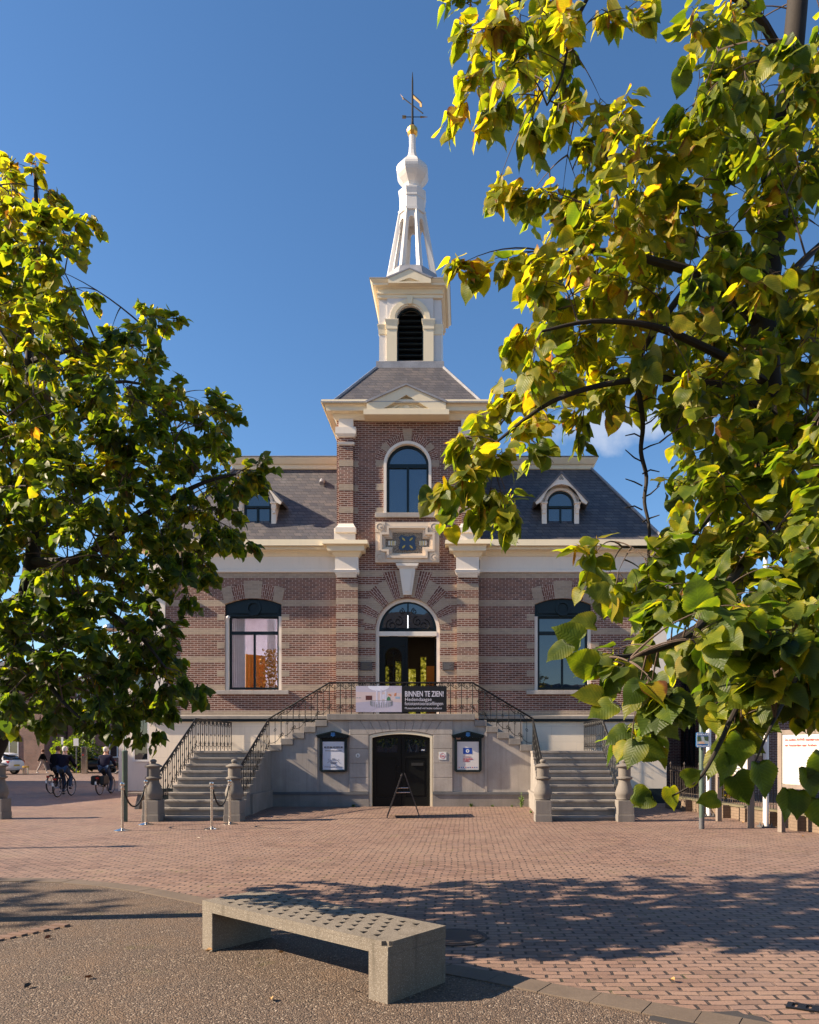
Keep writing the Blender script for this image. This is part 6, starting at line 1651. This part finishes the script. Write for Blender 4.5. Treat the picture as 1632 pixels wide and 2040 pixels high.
# ---- poles, boards
def pole_px(px_, py_, Y=None):
    return gp(px_, py_)
x, y = gp(1398, 1651.5)
sg = thing('sign_post', (x, y, 0), 'green steel post carrying a small blue information sign before the fence', 'sign post')
m = MB(); m.lathe((x, y, 0), [(0.058, 0.0), (0.058, 0.24)], 14); m.build('foot', M['greypole'], sg, smooth=True)
m = MB(); m.lathe((x, y, 0), [(0.054, 0.24), (0.054, 2.85), (0.03, 2.9)], 14); po = m.build('post', M['greenpole'], sg, smooth=True)
zt_, zb_ = WZ(1459, y-0.08), WZ(1489, y-0.08); hw = 0.14; Y = y-0.075
def rrect(x0, x1, z0, z1, r):
    return arc(x1-r, z0+r, r, -90, 0, 4) + arc(x1-r, z1-r, r, 0, 90, 4) + arc(x0+r, z1-r, r, 90, 180, 4) + arc(x0+r, z0+r, r, 180, 270, 4)
m = MB(); m.plate(rrect(x-hw, x+hw, zb_, zt_, 0.03), [], Y, Y+0.02); sb = m.build('sign_board', M['signblue'], sg)
m = MB(); m.mat(0); m.plate(rrect(x-hw+0.012, x+hw-0.012, zb_+0.012, zt_-0.012, 0.02), [rrect(x-hw+0.022, x+hw-0.022, zb_+0.022, zt_-0.022, 0.018)], Y-0.002, Y+0.003)
m.mat(1); m.box(x-hw+0.02, x+hw-0.02, Y-0.002, Y+0.003, zb_+0.075, zt_-0.085)
m.mat(2); m.plate([(x-hw+0.02, zb_+0.13), (x-0.03, zb_+0.14), (x-0.05, zt_-0.085), (x-hw+0.02, zt_-0.085)], [], Y-0.004, Y); m.plate([(x+hw-0.02, zb_+0.13), (x+0.04, zb_+0.15), (x+0.02, zt_-0.085), (x+hw-0.02, zt_-0.085)], [], Y-0.004, Y)
m.mat(3); m.plate([(x-0.09, zb_+0.075), (x+0.05, zb_+0.075), (x+0.02, zb_+0.125), (x-0.06, zb_+0.125)], [], Y-0.004, Y)
m.build('print', [M['wsign'], m_plain('print_grey', (0.35,0.42,0.45), 0.5), m_plain('print_green', (0.05,0.09,0.04), 0.5), m_plain('print_sand', (0.6,0.4,0.28), 0.5)], sb)
lettering('Herinrichting Kerkbrink', 0.035, (x-hw+0.025, Y-0.002, zt_-0.062), M['wsign'], sb, xs=0.66, bold=0.02)
lettering('gemeente', 0.025, (x-hw+0.028, Y-0.002, zb_+0.035), M['wsign'], sb, bold=0.02)
lettering('www.hilversum.nl', 0.018, (x+0.0, Y-0.002, zb_+0.035), M['wsign'], sb, bold=0.02)
for px_, py_, lab in ((1412, 1627, 'white flagpole behind the green sign post'), (1526, 1648, 'white flagpole standing between the two wooden notice boards')):
    x, y = gp(px_, py_); f_ = thing('flagpole', (x, y, 0), lab, 'flagpole', 'white flagpoles along the fence')
    r0 = 0.062 if px_ < 1500 else 0.06
    m = MB(); m.lathe((x, y, 0), [(r0, 0.03), (r0, 1.6), (r0*0.7, 6.5), (r0*0.5, 9.0)], 14); m.build('pole', M['whitepole'], f_, smooth=True)
    m = MB(); m.box(x-0.14, x+0.14, y-0.14, y+0.14, 0.0, 0.03)
    for k in range(4):
        a = pi/4+k*pi/2; m.lathe((x+0.13*cos(a), y+0.13*sin(a), 0.0), [(0.025, 0.0), (0.025, 0.06), (0.012, 0.065), (0.012, 0.1)], 8)
    m.build('base_plate', M['greypole'], f_)
def board(p0, p1, z0, z1, label, deco):
    p0 = Vector((*p0, 0)); p1 = Vector((*p1, 0)); d = (p1-p0); L = d.length; d.normalize(); n = Vector((d.y, -d.x, 0)); n = n if n.x < 0 else -n
    b = thing('notice_board', p0, label, 'notice board')
    for p in (p0, p1):
        m = MB(); m.obox(p+Vector((0,0,1.03)), d*0.055, n*0.055, Vector((0,0,1.03))); m.add([p+d*0.055+n*0.055+Vector((0,0,2.06)), p-d*0.055+n*0.055+Vector((0,0,2.06)), p-d*0.055-n*0.055+Vector((0,0,2.06)), p+d*0.055-n*0.055+Vector((0,0,2.06)), p+Vector((0,0,2.11))], [(0,1,4),(1,2,4),(2,3,4),(3,0,4)])
        m.build('post', M['wood'], b, bevel=0.006)
    c = p0+d*L/2
    m = MB()
    for zz in (z0-0.05, z1+0.05): m.obox(c+Vector((0,0,zz)), d*(L/2-0.056), n*0.045, Vector((0,0,0.045)))
    m.build('crossbar', M['wood'], b)
    pn = MB().obox(c+n*0.02+Vector((0,0,(z0+z1)/2)), d*(L/2-0.058), n*0.015, Vector((0,0,(z1-z0)/2-0.003))).build('board', m_plain('printed_board', (0.50,0.49,0.47), 0.5, var=0.05), b)
    R = Matrix(((-d.x, -n.x, 0, 0), (-d.y, -n.y, 0, 0), (0, 0, 1, 0), (0, 0, 0, 1)))
    # text runs left to right seen from the square
    u = -d if (-d).cross(Vector((0,0,1))).dot(n) > 0 else d
    R = Matrix(((u.x, -n.x, 0, 0), (u.y, -n.y, 0, 0), (0, 0, 1, 0), (0, 0, 0, 1)))
    start = (p0 if u.dot(d) > 0 else p1) + n*0.037
    deco(b, pn, start, u, n, R, L)
    return b
def deco1(b, pn, s, u, n, R, L):
    m = MB(); m.obox(s+u*L/2+Vector((0,0,1.86)), u*(L/2-0.09), n*0.002, Vector((0,0,0.12))); m.build('orange_header', m_plain('orange_print', (0.55,0.10,0.03), 0.45), pn)
    lettering('HILVERSUM', 0.16, s+u*0.14+n*0.003+Vector((0,0,1.80)), M['wsign'], pn, rot=R, bold=0.02)
    m = MB()
    for k in range(8): m.obox(s+u*(L*0.45)+Vector((0,0,1.62-0.07*k)), u*(L*0.32-0.03*(k % 3)), n*0.001, Vector((0,0,0.012)))
    m.build('text_lines', M['ink'], pn)
def deco2(b, pn, s, u, n, R, L):
    lettering('De oudste ANWB wandelroute van Nederland', 0.075, s+u*0.12+n*0.001+Vector((0,0,1.87)), M['red'], pn, rot=R, xs=0.86, bold=0.015)
    lettering('van Amsterdam naar Arnhem', 0.075, s+u*0.12+n*0.001+Vector((0,0,1.76)), M['red'], pn, rot=R, xs=0.86, bold=0.015)
    m = MB(); k = 0; z = 1.64
    for i in range(17):
        if i in (2, 6, 10, 13): z -= 0.045; continue
        m.obox(s+u*(0.12+0.25-0.02*((i*5) % 4))+Vector((0,0,z)), u*(0.25-0.02*((i*5) % 4)), n*0.001, Vector((0,0,0.006))); z -= 0.042
    m.build('text_lines', m_plain('faded_text', (0.50,0.42,0.36), 0.5), pn)
    rr = random.Random(3); m = MB()
    m.add([s+n*0.002+u*(0.95+0.24*cos(2*pi*i/14)*(0.8+0.3*rr.random()))+Vector((0,0,1.35+0.34*sin(2*pi*i/14)*(0.8+0.3*rr.random()))) for i in range(14)], [tuple(range(14))]); m.build('map', m_plain('map_print', (0.45,0.47,0.33), 0.5, var=0.5, sc=20), pn)
board(gp(1432, 1636), gp(1496, 1650), 1.15, 2.0, 'weathered wooden notice board with an orange header, seen from the side behind leaves', deco1)
board(gp(1557, 1658), (7.05, 13.75), 1.0, 2.0, 'weathered wooden notice board with red headline text at the right picture edge', deco2)

# ---- left: green lamp post, meter, signs, bollards, bin
x, y = gp(249, 1637); lp = thing('lamp_post', (x, y, 0), 'dark green lamp post standing left of the outer stair pillar', 'lamp post')
m = MB(); m.lathe((x, y, 0), [(0.062, 0.0), (0.062, 1.62), (0.066, 1.63), (0.066, 1.66), (0.045, 1.68)], 14); m.build('foot', M['greenpole'], lp, smooth=True)
m = MB(); m.lathe((x, y, 0), [(0.04, 1.66), (0.038, 4.3)], 12); m.tube([(x, y, 4.28), (x, y, 4.5), (x-0.2, y, 4.62)], 0.03, 8); m.lathe((x-0.32, y, 4.52), [(0.05,0.14),(0.16,0.08),(0.20,0.0),(0.12,-0.04)], 14); m.build('mast', M['steel'], lp)
x, y = (-14.2, 11.8); l2 = thing('lamp_post', (x, y, 0), 'grey lamp post beyond the left picture edge', 'lamp post'); m = MB(); m.lathe((x, y, 0), [(0.07,0),(0.06,4.9),(0.10,4.95),(0.14,5.1),(0.05,5.25)], 12); m.build('mast', M['greypole'], l2)
# small wooden bench behind the pillar
x, y = gp(277, 1612); sb = thing('park_bench', (x, y, 0), 'slim grey park bench half hidden behind the outer stair pillar', 'bench')
m = MB(); m.box(x-0.28, x+1.2, y-0.2, y+0.2, 0.43, 0.48); m.build('seat', M['wood'], sb)
for dx in (0.05, 0.95): 
    m = MB(); m.obox((x+dx, y, 0.215), (0.06,0,-0.02), (0,0.16,0), (0.05,0,0.215)); m.build('leg', M['greypole'], sb)
YP_ = K*CZ/(1542-HY)
def far(px_, Y): return (WX(px_, Y), Y)
x, y = far(168.5, YP_); pm = thing('parking_meter', (x, y, 0), 'tall pale parking meter column standing before the dark car', 'parking meter')
m = MB(); m.box(x-0.17, x+0.17, y-0.12, y+0.12, 0, 1.88); m.build('column', M['steel'], pm, bevel=0.01)
m = MB(); m.box(x-0.11, x+0.03, y-0.135, y-0.115, 1.5, 1.78); m.build('screen', M['black'], pm); m = MB(); m.box(x-0.08, x+0.0, y-0.13, y-0.115, 1.28, 1.38); m.build('red_button', M['red'], pm)
for px_, pz, lab, w_ in ((152.5, 1.95, 'white square street sign on a thin pole right of the cyclists', 0.18), (125, 2.05, 'narrow white street sign on a thin pole behind the cyclists', 0.07)):
    x, y = far(px_, 51.5); s_ = thing('street_sign', (x, y, 0), lab, 'street sign')
    m = MB(); m.lathe((x, y, 0), [(0.04, 0), (0.04, pz+0.45)], 8); m.build('pole', M['greypole'], s_)
    m = MB(); m.box(x-w_, x+w_, y-0.07, y-0.045, pz, pz+0.52); m.build('panel', M['wsign'], s_)
for px_, lab in ((229, 'grey bollard with a red top just right of the second cyclist'), (276, 'grey bollard with a red top beside the outer stair pillar')):
    x, y = far(px_, 55.0); b_ = thing('bollard', (x, y, 0), lab, 'bollard', 'red topped bollards along the far kerb')
    m = MB(); m.lathe((x, y, 0), [(0.10, 0), (0.10, 0.55)], 12); m.build('post', M['greypole'], b_); m = MB(); m.lathe((x, y, 0), [(0.105, 0.55), (0.105, 0.82), (0.06, 0.90)], 12); m.build('red_cap', M['red'], b_)
x, y = far(51, 49.5); bn_ = thing('litter_bin', (x, y, 0), 'grey litter bin with a yellow rim standing beside the white car', 'litter bin')
m = MB(); m.lathe((x, y, 0), [(0.15, 0), (0.18, 0.05), (0.18, 0.46)], 14); m.build('drum', M['steel'], bn_); m = MB(); m.lathe((x, y, 0), [(0.19, 0.46), (0.19, 0.56), (0.15, 0.58)], 14); m.build('rim', m_plain('bin_yellow', (0.5,0.30,0.05), 0.5), bn_)
# pigeon
x, y = far(233, 48.0); pg = thing('pigeon', (x, y, 0), 'dark pigeon walking on the sunlit paving behind the second cyclist', 'bird')
m = MB(); m.tube([(x-0.2, y, 0.12), (x-0.1, y, 0.15), (x, y, 0.19), (x+0.08, y, 0.22), (x+0.12, y, 0.28), (x+0.14, y, 0.33), (x+0.17, y, 0.335), (x+0.20, y, 0.325)], [0.012, 0.05, 0.085, 0.075, 0.04, 0.036, 0.03, 0.004], 8); m.tube([(x, y-0.03, 0.12), (x, y-0.03, 0.0)], 0.008, 4); m.tube([(x+0.02, y+0.03, 0.12), (x+0.02, y+0.03, 0.0)], 0.008, 4)
m.build('body', m_plain('pigeon_grey', (0.05,0.05,0.06), 0.6), pg, smooth=True)

# ---- cars
tyre = m_plain('tyre_rubber', (0.012,0.012,0.012), 0.8); rimm = m_plain('alloy_rim', (0.35,0.35,0.36), 0.35, 0.5, 0.8); redl = m_plain('tail_lamp', (0.35,0.01,0.01), 0.2)
def car(x, y, rz, paint, label, name='parked_car'):
    t = thing(name, (0, 0, 0), label, 'car'); t['local'] = 1
    L = 2.1; secs = [(-2.1, 0.45, 0.95, 0.70), (-1.95, 0.28, 1.02, 0.80), (-1.2, 0.2, 1.04, 0.86), (-0.3, 0.2, 0.98, 0.88), (1.0, 0.2, 0.96, 0.88), (1.8, 0.24, 0.86, 0.82), (2.08, 0.35, 0.70, 0.66)]
    def loft(secs, nm, mat, par, ex=3.5):
        m = MB(); n = 20; v = []; f = []
        for xx, z0, z1, w in secs:
            for k in range(n):
                a = 2*pi*k/n; ca, sa = cos(a), sin(a); cc = math.copysign(abs(ca)**(2/ex), ca); sc_ = math.copysign(abs(sa)**(2/ex), sa)
                v.append((xx, w*cc, (z0+z1)/2+(z1-z0)/2*sc_))
        for i in range(len(secs)-1):
            for k in range(n): f.append((i*n+k, i*n+(k+1)%n, (i+1)*n+(k+1)%n, (i+1)*n+k))
        f.append(tuple(range(n))); f.append(tuple(range((len(secs)-1)*n, len(secs)*n)))
        m.add(v, f); return m.build(nm, mat, par, smooth=True)
    loft(secs, 'body', paint, t)
    loft([(-1.98, 0.9, 1.10, 0.62), (-1.55, 0.9, 1.42, 0.64), (-1.0, 0.9, 1.47, 0.66), (-0.2, 0.9, 1.46, 0.66), (0.35, 0.9, 1.36, 0.66), (1.05, 0.9, 1.0, 0.68)], 'cabin', M['glass'], t, 3.0)
    loft([(-1.85, 1.30, 1.40, 0.45), (-1.5, 1.38, 1.475, 0.56), (-1.0, 1.42, 1.50, 0.58), (-0.2, 1.42, 1.49, 0.58), (0.25, 1.34, 1.42, 0.54)], 'roof', paint, t, 2.6)
    m = MB()
    for s in (-1, 1):
        for x0_, x1_ in ((-1.60, -1.42), (-0.45, -0.33)): m.obox(((x0_+x1_)/2-0.06, s*0.655, 1.18), (0.06, 0, 0), (0, 0.012, 0), (0.03, -s*0.02, 0.24))
    m.build('pillar', paint, t)
    for sx in (-1.3, 1.3):
        for s in (-1, 1):
            m = MB(); T = Matrix.Translation((sx, s*0.78, 0.31)) @ Matrix.Rotation(pi/2, 4, 'X'); b_ = MB(); b_.lathe((0,0,0), [(0.20, -0.10), (0.31, -0.10), (0.32, -0.05), (0.32, 0.05), (0.31, 0.10), (0.20, 0.10)], 20); m.add([T @ Vector(p) for p in b_.v], b_.f)
            w = m.build('wheel', tyre, t); m = MB(); b_ = MB(); b_.lathe((0,0,0), [(0.21, -0.104), (0.21, 0.104)], 12); 
            for k in range(5): b_.obox((0.11*cos(k*1.2566), 0.11*sin(k*1.2566), 0), (0.1*cos(k*1.2566), 0.1*sin(k*1.2566), 0), (-0.02*sin(k*1.2566), 0.02*cos(k*1.2566), 0), (0, 0, 0.115))
            m.add([T @ Vector(p) for p in b_.v], b_.f); m.build('rim', rimm, w)
    for s in (-1, 1):
        MB().obox((-2.0, s*0.62, 0.86), (0.09, 0, 0), (0, 0.13, 0), (0.01, 0, 0.07)).build('tail_light', redl, t)
        MB().obox((1.98, s*0.52, 0.66), (0.08, 0, 0), (0, 0.14, 0), (-0.02, 0, 0.06)).build('headlight', M['wsign'], t)
    MB().obox((-2.105, 0, 0.62), (0.012, 0, 0), (0, 0.26, 0), (0, 0, 0.055)).build('number_plate', m_plain('plate_yellow', (0.5,0.35,0.03), 0.5), t)
    t.location = (x, y, 0); t.rotation_euler = (0, 0, rz); return t
carp = Mat('white_car_paint'); carp.set(carp.p.inputs['Coat Weight'], 0.6); cw = carp.fin((0.72,0.73,0.75), 0.35)
card = Mat('dark_car_paint'); card.set(card.p.inputs['Coat Weight'], 0.8); cd = card.fin((0.012,0.016,0.022), 0.3)
x, y = far(52, 49.5); car(x-2.9, y+0.6, rad(172), cw, 'white parked car with its rear end visible at the left picture edge')
x, y = far(177, 54.0); car(x, y, rad(4), cd, 'dark parked car partly hidden behind the parking meter and the cyclists')
x, y = far(1372, 44.0); c3 = car(x, y, rad(90), cd, 'small dark car seen from behind on the street beyond the fence')

# ---- people
skin_m = m_plain('skin', (0.50,0.30,0.22), 0.6, var=0.05); greyh = m_plain('grey_hair', (0.50,0.47,0.43), 0.8); brownh = m_plain('brown_hair', (0.07,0.035,0.02), 0.7)
def skinned(chains, name, mat, parent, level=2):
    """chains: lists of (x,y,z,r); equal points are merged so limbs join in one surface"""
    V = []; E = []; R = []; key = {}
    for ch in chains:
        prev = None
        for x_, y_, z_, r_ in ch:
            k = (round(x_, 3), round(y_, 3), round(z_, 3))
            if k not in key: key[k] = len(V); V.append(k); R.append(r_)
            i = key[k]
            if prev is not None and prev != i: E.append((prev, i))
            prev = i
    me = bpy.data.meshes.new(name); me.from_pydata(V, E, []); o = bpy.data.objects.new(name, me); COL.objects.link(o)
    md = o.modifiers.new('skin', 'SKIN'); md.use_smooth_shade = True
    sk = me.skin_vertices[0].data if me.skin_vertices else None
    if sk is None:
        bm = bmesh.new(); bm.from_mesh(me); lay = bm.verts.layers.skin.verify(); bm.to_mesh(me); bm.free(); sk = me.skin_vertices[0].data
    for i, r_ in enumerate(R):
        rr = r_ if isinstance(r_, tuple) else (r_, r_)
        sk[i].radius = rr; sk[i].use_root = (i == 0)
    sd = o.modifiers.new('sub', 'SUBSURF'); sd.levels = level; sd.render_levels = level
    dg = bpy.context.evaluated_depsgraph_get(); dg.update()
    m2 = bpy.data.meshes.new_from_object(o.evaluated_get(dg)); m2.name = name
    bpy.data.objects.remove(o); m2.materials.clear(); m2.materials.append(mat)
    m2.polygons.foreach_set('use_smooth', [True]*len(m2.polygons))
    o = bpy.data.objects.new(name, m2); COL.objects.link(o); put(o, parent); return o
def head(parent, x, y, z, hair, face, tilt=0.0):
    """head centre at z, looking along +y"""
    f = MB(); f.lathe((x, y, z), [(0.02,-0.125),(0.055,-0.115),(0.072,-0.07),(0.08,-0.01),(0.085,0.04),(0.075,0.09),(0.045,0.12),(0.01,0.13)], 14, 0, 1.0, 1.15)
    f.tube([(x, y+0.085, z+0.02), (x, y+0.115, z-0.025), (x, y+0.09, z-0.035)], [0.01, 0.016, 0.012], 6)
    for s in (-1, 1): f.lathe((x+s*0.083, y-0.005, z-0.01), [(0.004,-0.035),(0.014,-0.02),(0.016,0.01),(0.008,0.03)], 8)
    return f
def cyclist(px_, Y, jacket, trousers, hair, label, blabel, h=1.0, bags=False, leg=1, lean=0.12):
    X = WX(px_, Y)
    heading = rad(4)                                     # rides away from the viewer
    p = thing('person', (0,0,0), label, 'person', None); p['local'] = 1
    zs = 0.98                                            # saddle height
    hip = (0, 0, zs+0.06)
    legs_ = []
    for s, ph in ((-1, leg), (1, -leg)):
        kz = 0.62+0.13*ph; az = 0.27+0.17*ph
        legs_.append([(0, -0.02, zs+0.08, 0.15), (s*0.10, 0.0, zs+0.05, 0.115), (s*0.13, 0.36, kz+0.03, 0.075), (s*0.125, 0.30, (kz+az)/2, 0.066), (s*0.12, 0.26, az, 0.05)])
    arms = []
    tor = [(0, -0.02, zs+0.02, (0.19, 0.15)), (0, 0.02, zs+0.20, (0.185, 0.14)), (0, 0.02+lean*0.5, zs+0.38, (0.21, 0.145)), (0, lean, zs+0.52, (0.17, 0.11)), (0, lean+0.02, zs+0.60, (0.07, 0.07))]
    for s in (-1, 1):
        arms.append([(0, lean, zs+0.52, 0.12), (s*0.19, lean, zs+0.50, 0.085), (s*0.29, lean+0.08, zs+0.27, 0.062), (s*0.25, lean+0.34, zs+0.12, 0.05)])
    body = skinned([[(0, lean+0.02, zs+0.56, 0.062), (0, lean+0.03, zs+0.66, 0.058), (0, lean+0.04, zs+0.72, 0.085), (0, lean+0.05, zs+0.80, 0.088), (0, lean+0.04, zs+0.85, 0.05)]] +
                   [[(0, lean+0.02, zs+0.56, 0.062), (s*0.18, lean, zs+0.49, 0.05), (s*0.28, lean+0.08, zs+0.27, 0.04), (s*0.25, lean+0.34, zs+0.12, 0.034), (s*0.235, lean+0.42, zs+0.10, 0.04), (s*0.22, lean+0.46, zs+0.08, 0.02)] for s in (-1, 1)], 'body', skin_m, p)
    skinned([tor] + arms, 'jacket', jacket, body)
    skinned(legs_, 'trousers', trousers, body)
    for s, ph in ((-1, leg), (1, -leg)):
        az = 0.27+0.17*ph; skinned([[(s*0.12, 0.22, az-0.05, 0.045), (s*0.12, 0.30, az-0.075, 0.042), (s*0.12, 0.40, az-0.08, 0.03)]], 'shoe', M['black'], body, 1)
    m = MB(); m.lathe((0, lean+0.03, zs+0.785), [(0.085,-0.075),(0.098,-0.03),(0.101,0.02),(0.09,0.07),(0.055,0.105),(0.01,0.118)], 14, 0, 1.0, 1.08)
    m.build('hair', hair, body, smooth=True)
    for s in (-1, 1):
        m = MB(); m.lathe((s*0.095, lean+0.045, zs+0.745), [(0.004,-0.035),(0.016,-0.02),(0.018,0.01),(0.008,0.03)], 8); m.build('ear', skin_m, body, smooth=True)
    p.location = (X, Y, 0); p.rotation_euler = (0, 0, heading); p.scale = (h, h, h)
    # the bicycle
    b = thing('bicycle', (0,0,0), blabel, 'bicycle'); b['local'] = 1
    def wheel(y):
        m = MB(); m.tube([(0, y+0.34*cos(2*pi*k/24), 0.36+0.34*sin(2*pi*k/24)) for k in range(24)], 0.021, 6, closed=True); w = m.build('wheel', tyre, b)
        m = MB(); m.tube([(0, y+0.318*cos(2*pi*k/24), 0.36+0.318*sin(2*pi*k/24)) for k in range(24)], 0.010, 5, closed=True); m.tube([(-0.06, y, 0.36), (0.06, y, 0.36)], 0.02, 6)
        for k in range(10): a = 2*pi*k/10; m.tube([(0, y, 0.36), (0, y+0.315*cos(a), 0.36+0.315*sin(a))], 0.002, 3)
        m.build('rim', rimm, w)
    wheel(-0.42); wheel(0.66)
    m = MB(); bb = (0, 0.06, 0.29)
    for a_, c_ in (((0,-0.06,0.86), bb), (bb, (0,0.50,0.72)), ((0,-0.04,0.80), (0,0.46,0.86)), ((0,0.44,0.95), (0,0.52,0.66))): m.tube([a_, c_], 0.018, 6)
    for s in (-1, 1):
        m.tube([(s*0.03,-0.05,0.78), (s*0.06,-0.42,0.36)], 0.010, 5); m.tube([(s*0.03,0.05,0.30), (s*0.06,-0.42,0.36)], 0.010, 5); m.tube([(s*0.03,0.52,0.67), (s*0.05,0.66,0.36)], 0.011, 5)
        m.tube([(s*0.06, 0.06, 0.29), (s*0.07, 0.06+0.03*s, 0.29+0.17*s*leg*-1), (s*0.15, 0.06+0.03*s, 0.29+0.17*s*leg*-1)], 0.012, 5)
    m.build('frame', M['iron'], b)
    m = MB(); m.tube([(-0.30, 0.40, 1.06), (-0.22, 0.47, 1.08), (0, 0.46, 1.02), (0.22, 0.47, 1.08), (0.30, 0.40, 1.06)], 0.012, 6); m.tube([(0,0.46,1.02), (0,0.44,0.93)], 0.014, 6); m.build('handlebar', M['steel'], b)
    m = MB(); m.tube([(0,0.12,0.93), (0,0.0,0.945), (0,-0.12,0.95), (0,-0.16,0.945)], [0.03, 0.06, 0.11, 0.07], 8); m.build('saddle', M['black'], b)
    m = MB()
    for s in (-1, 1): m.tube([(s*0.06,-0.1,0.72), (s*0.06,-0.62,0.72), (s*0.05,-0.42,0.36)], 0.007, 4)
    m.build('carrier', M['iron'], b)
    m = MB(); m.tube([(0, -0.42+0.37*cos(rad(a)), 0.36+0.37*sin(rad(a))) for a in range(60, 215, 15)], 0.022, 5); m.build('mudguard', M['black'], b)
    m = MB(); m.box(-0.05, 0.05, -0.68, -0.64, 0.63, 0.70); m.build('rear_light', redl, b)
    m = MB(); m.box(-0.03, 0.03, -0.80, -0.785, 0.42, 0.54); m.build('reflector', M['wsign'], b)
    if bags:
        for s in (-1, 1):
            m = MB(); m.ring(s*0.17-0.06, s*0.17+0.06, -0.62, -0.18, [(-0.01, 0.40), (0.02, 0.45), (0.015, 0.72), (-0.02, 0.76)]); m.build('pannier', M['black'], b, bevel=0.01)
    b.location = (X, Y, 0); b.rotation_euler = (0, 0, heading); b.scale = (h, h, h)
navy = m_plain('navy_jacket', (0.008,0.008,0.017), 0.9, 0.08); navy2 = m_plain('blue_quilted_jacket', (0.015,0.015,0.032), 0.9, 0.08); jeans = m_plain('jeans', (0.03,0.052,0.10), 0.9, 0.08); darkcl = m_plain('dark_clothes', (0.006,0.006,0.008), 0.9, 0.08)
cyclist(126, 26.3, navy, jeans, greyh, 'white-haired person in a navy jacket and jeans cycling away, nearest the picture edge', 'black bicycle under the white-haired rider in the navy jacket', 0.97, leg=-0.6)
cyclist(208, 27.6, navy2, jeans, greyh, 'grey-haired person in a blue quilted jacket cycling away on their own', 'bicycle with two black panniers and a red rear light', 0.96, bags=True, leg=0.8)
cyclist(112, 28.6, darkcl, darkcl, brownh, 'person in dark hooded clothes cycling away, partly hidden by the navy-jacketed rider', 'dark bicycle half hidden behind another bicycle', 0.98, leg=0.5)
# walking pedestrian on the far pavement
pw = thing('person', (0,0,0), 'pedestrian in a dark coat and pale trousers walking along the far pavement', 'person'); pw['local'] = 1
bd = skinned([[(0,0,1.36,0.062), (0.02,0,1.47,0.055), (0.03,0,1.54,0.085), (0.03,0,1.62,0.088), (0.02,0,1.68,0.05)]] + [[(0,0,1.36,0.062), (0,s*0.17,1.34,0.05), (s*0.10,s*0.22,1.08,0.042), (s*0.20,s*0.20,0.85,0.034), (s*0.23,s*0.20,0.78,0.03)] for s in (-1,1)], 'body', skin_m, pw)
skinned([[(0,0,0.82,(0.17,0.15)), (0,0,1.05,(0.16,0.13)), (0,0,1.28,(0.19,0.13)), (0,0,1.38,(0.10,0.09))]] + [[(0,0,1.28,0.12), (0,s*0.19,1.34,0.075), (s*0.10,s*0.23,1.08,0.06), (s*0.20,s*0.21,0.86,0.048)] for s in (-1,1)], 'coat', darkcl, bd)
skinned([[(0,0,0.90,0.14), (0.0,s*0.09,0.86,0.10), (s*0.14,s*0.09,0.50,0.07), (s*0.30-0.05,s*0.09,0.10,0.05)] for s in (-1,1)], 'trousers', m_plain('pale_trousers', (0.36,0.31,0.29), 0.8), bd)
for s in (-1,1): skinned([[(s*0.30-0.09,s*0.09,0.05,0.045), (s*0.30+0.02,s*0.09,0.04,0.042), (s*0.30+0.10,s*0.09,0.035,0.028)]], 'shoe', M['wsign'], bd, 1)
m = MB(); m.lathe((0.015, 0, 1.605), [(0.085,-0.09),(0.1,-0.03),(0.101,0.02),(0.09,0.07),(0.055,0.10),(0.01,0.11)], 14); m.build('hair', m_plain('auburn_hair', (0.16,0.06,0.03), 0.7), bd, smooth=True)
pw.location = (*far(85, 52.5), 0); pw.rotation_euler = (0, 0, rad(8))

# ---- fallen leaves and pebbles on the ground
r = random.Random(21)
fl = [(96, 1872, 'brown'), (176, 1952, 'brown'), (56, 1970, 'dark'), (540, 1996, 'tan'), (705, 1978, 'pale'), (416, 1898, 'tan'), (560, 1902, 'tan'), (1340, 1957, 'tan'), (690, 1687, 'pale'), (395, 1672, 'pale'), (1480, 1640, 'tan'), (1600, 1668, 'tan'), (1585, 1655, 'tan')]
cm = {'brown': m_plain('leaf_brown', (0.20,0.075,0.03), 0.7), 'dark': m_plain('leaf_dark', (0.06,0.045,0.03), 0.7), 'tan': m_plain('leaf_tan', (0.34,0.19,0.07), 0.7), 'pale': m_plain('leaf_pale', (0.45,0.36,0.28), 0.7)}
for i, (px_, py_, c_) in enumerate(fl):
    x, y = gp(px_, py_); a = r.random()*6.28; s_ = 0.026+0.014*r.random()
    where = ('on the gravel' if i < 7 else 'on the paving')
    t = thing('fallen_leaf', (x, y, gz(x, y)), '%s curled fallen leaf lying %s of the square' % (c_, where), 'leaf', '%s fallen leaves %s' % (c_, where))
    m = MB(); d = Vector((cos(a), sin(a), 0)); n_ = Vector((-sin(a), cos(a), 0)); b0 = Vector((x, y, gz(x, y)+0.018))
    m.add([b0-d*s_, b0-d*s_*0.3+n_*s_*0.5+Vector((0,0,0.02)), b0+d*s_*0.4+n_*s_*0.4+Vector((0,0,0.022)), b0+d*s_+Vector((0,0,0.008)), b0+d*s_*0.4-n_*s_*0.4+Vector((0,0,0.012)), b0-d*s_*0.3-n_*s_*0.5+Vector((0,0,0.01)), b0+Vector((0,0,-0.004))], [(0,6,1),(1,6,2),(2,6,3),(3,6,4),(4,6,5),(5,6,0)])
    m.build('blade', cm[c_], t, fix=False)
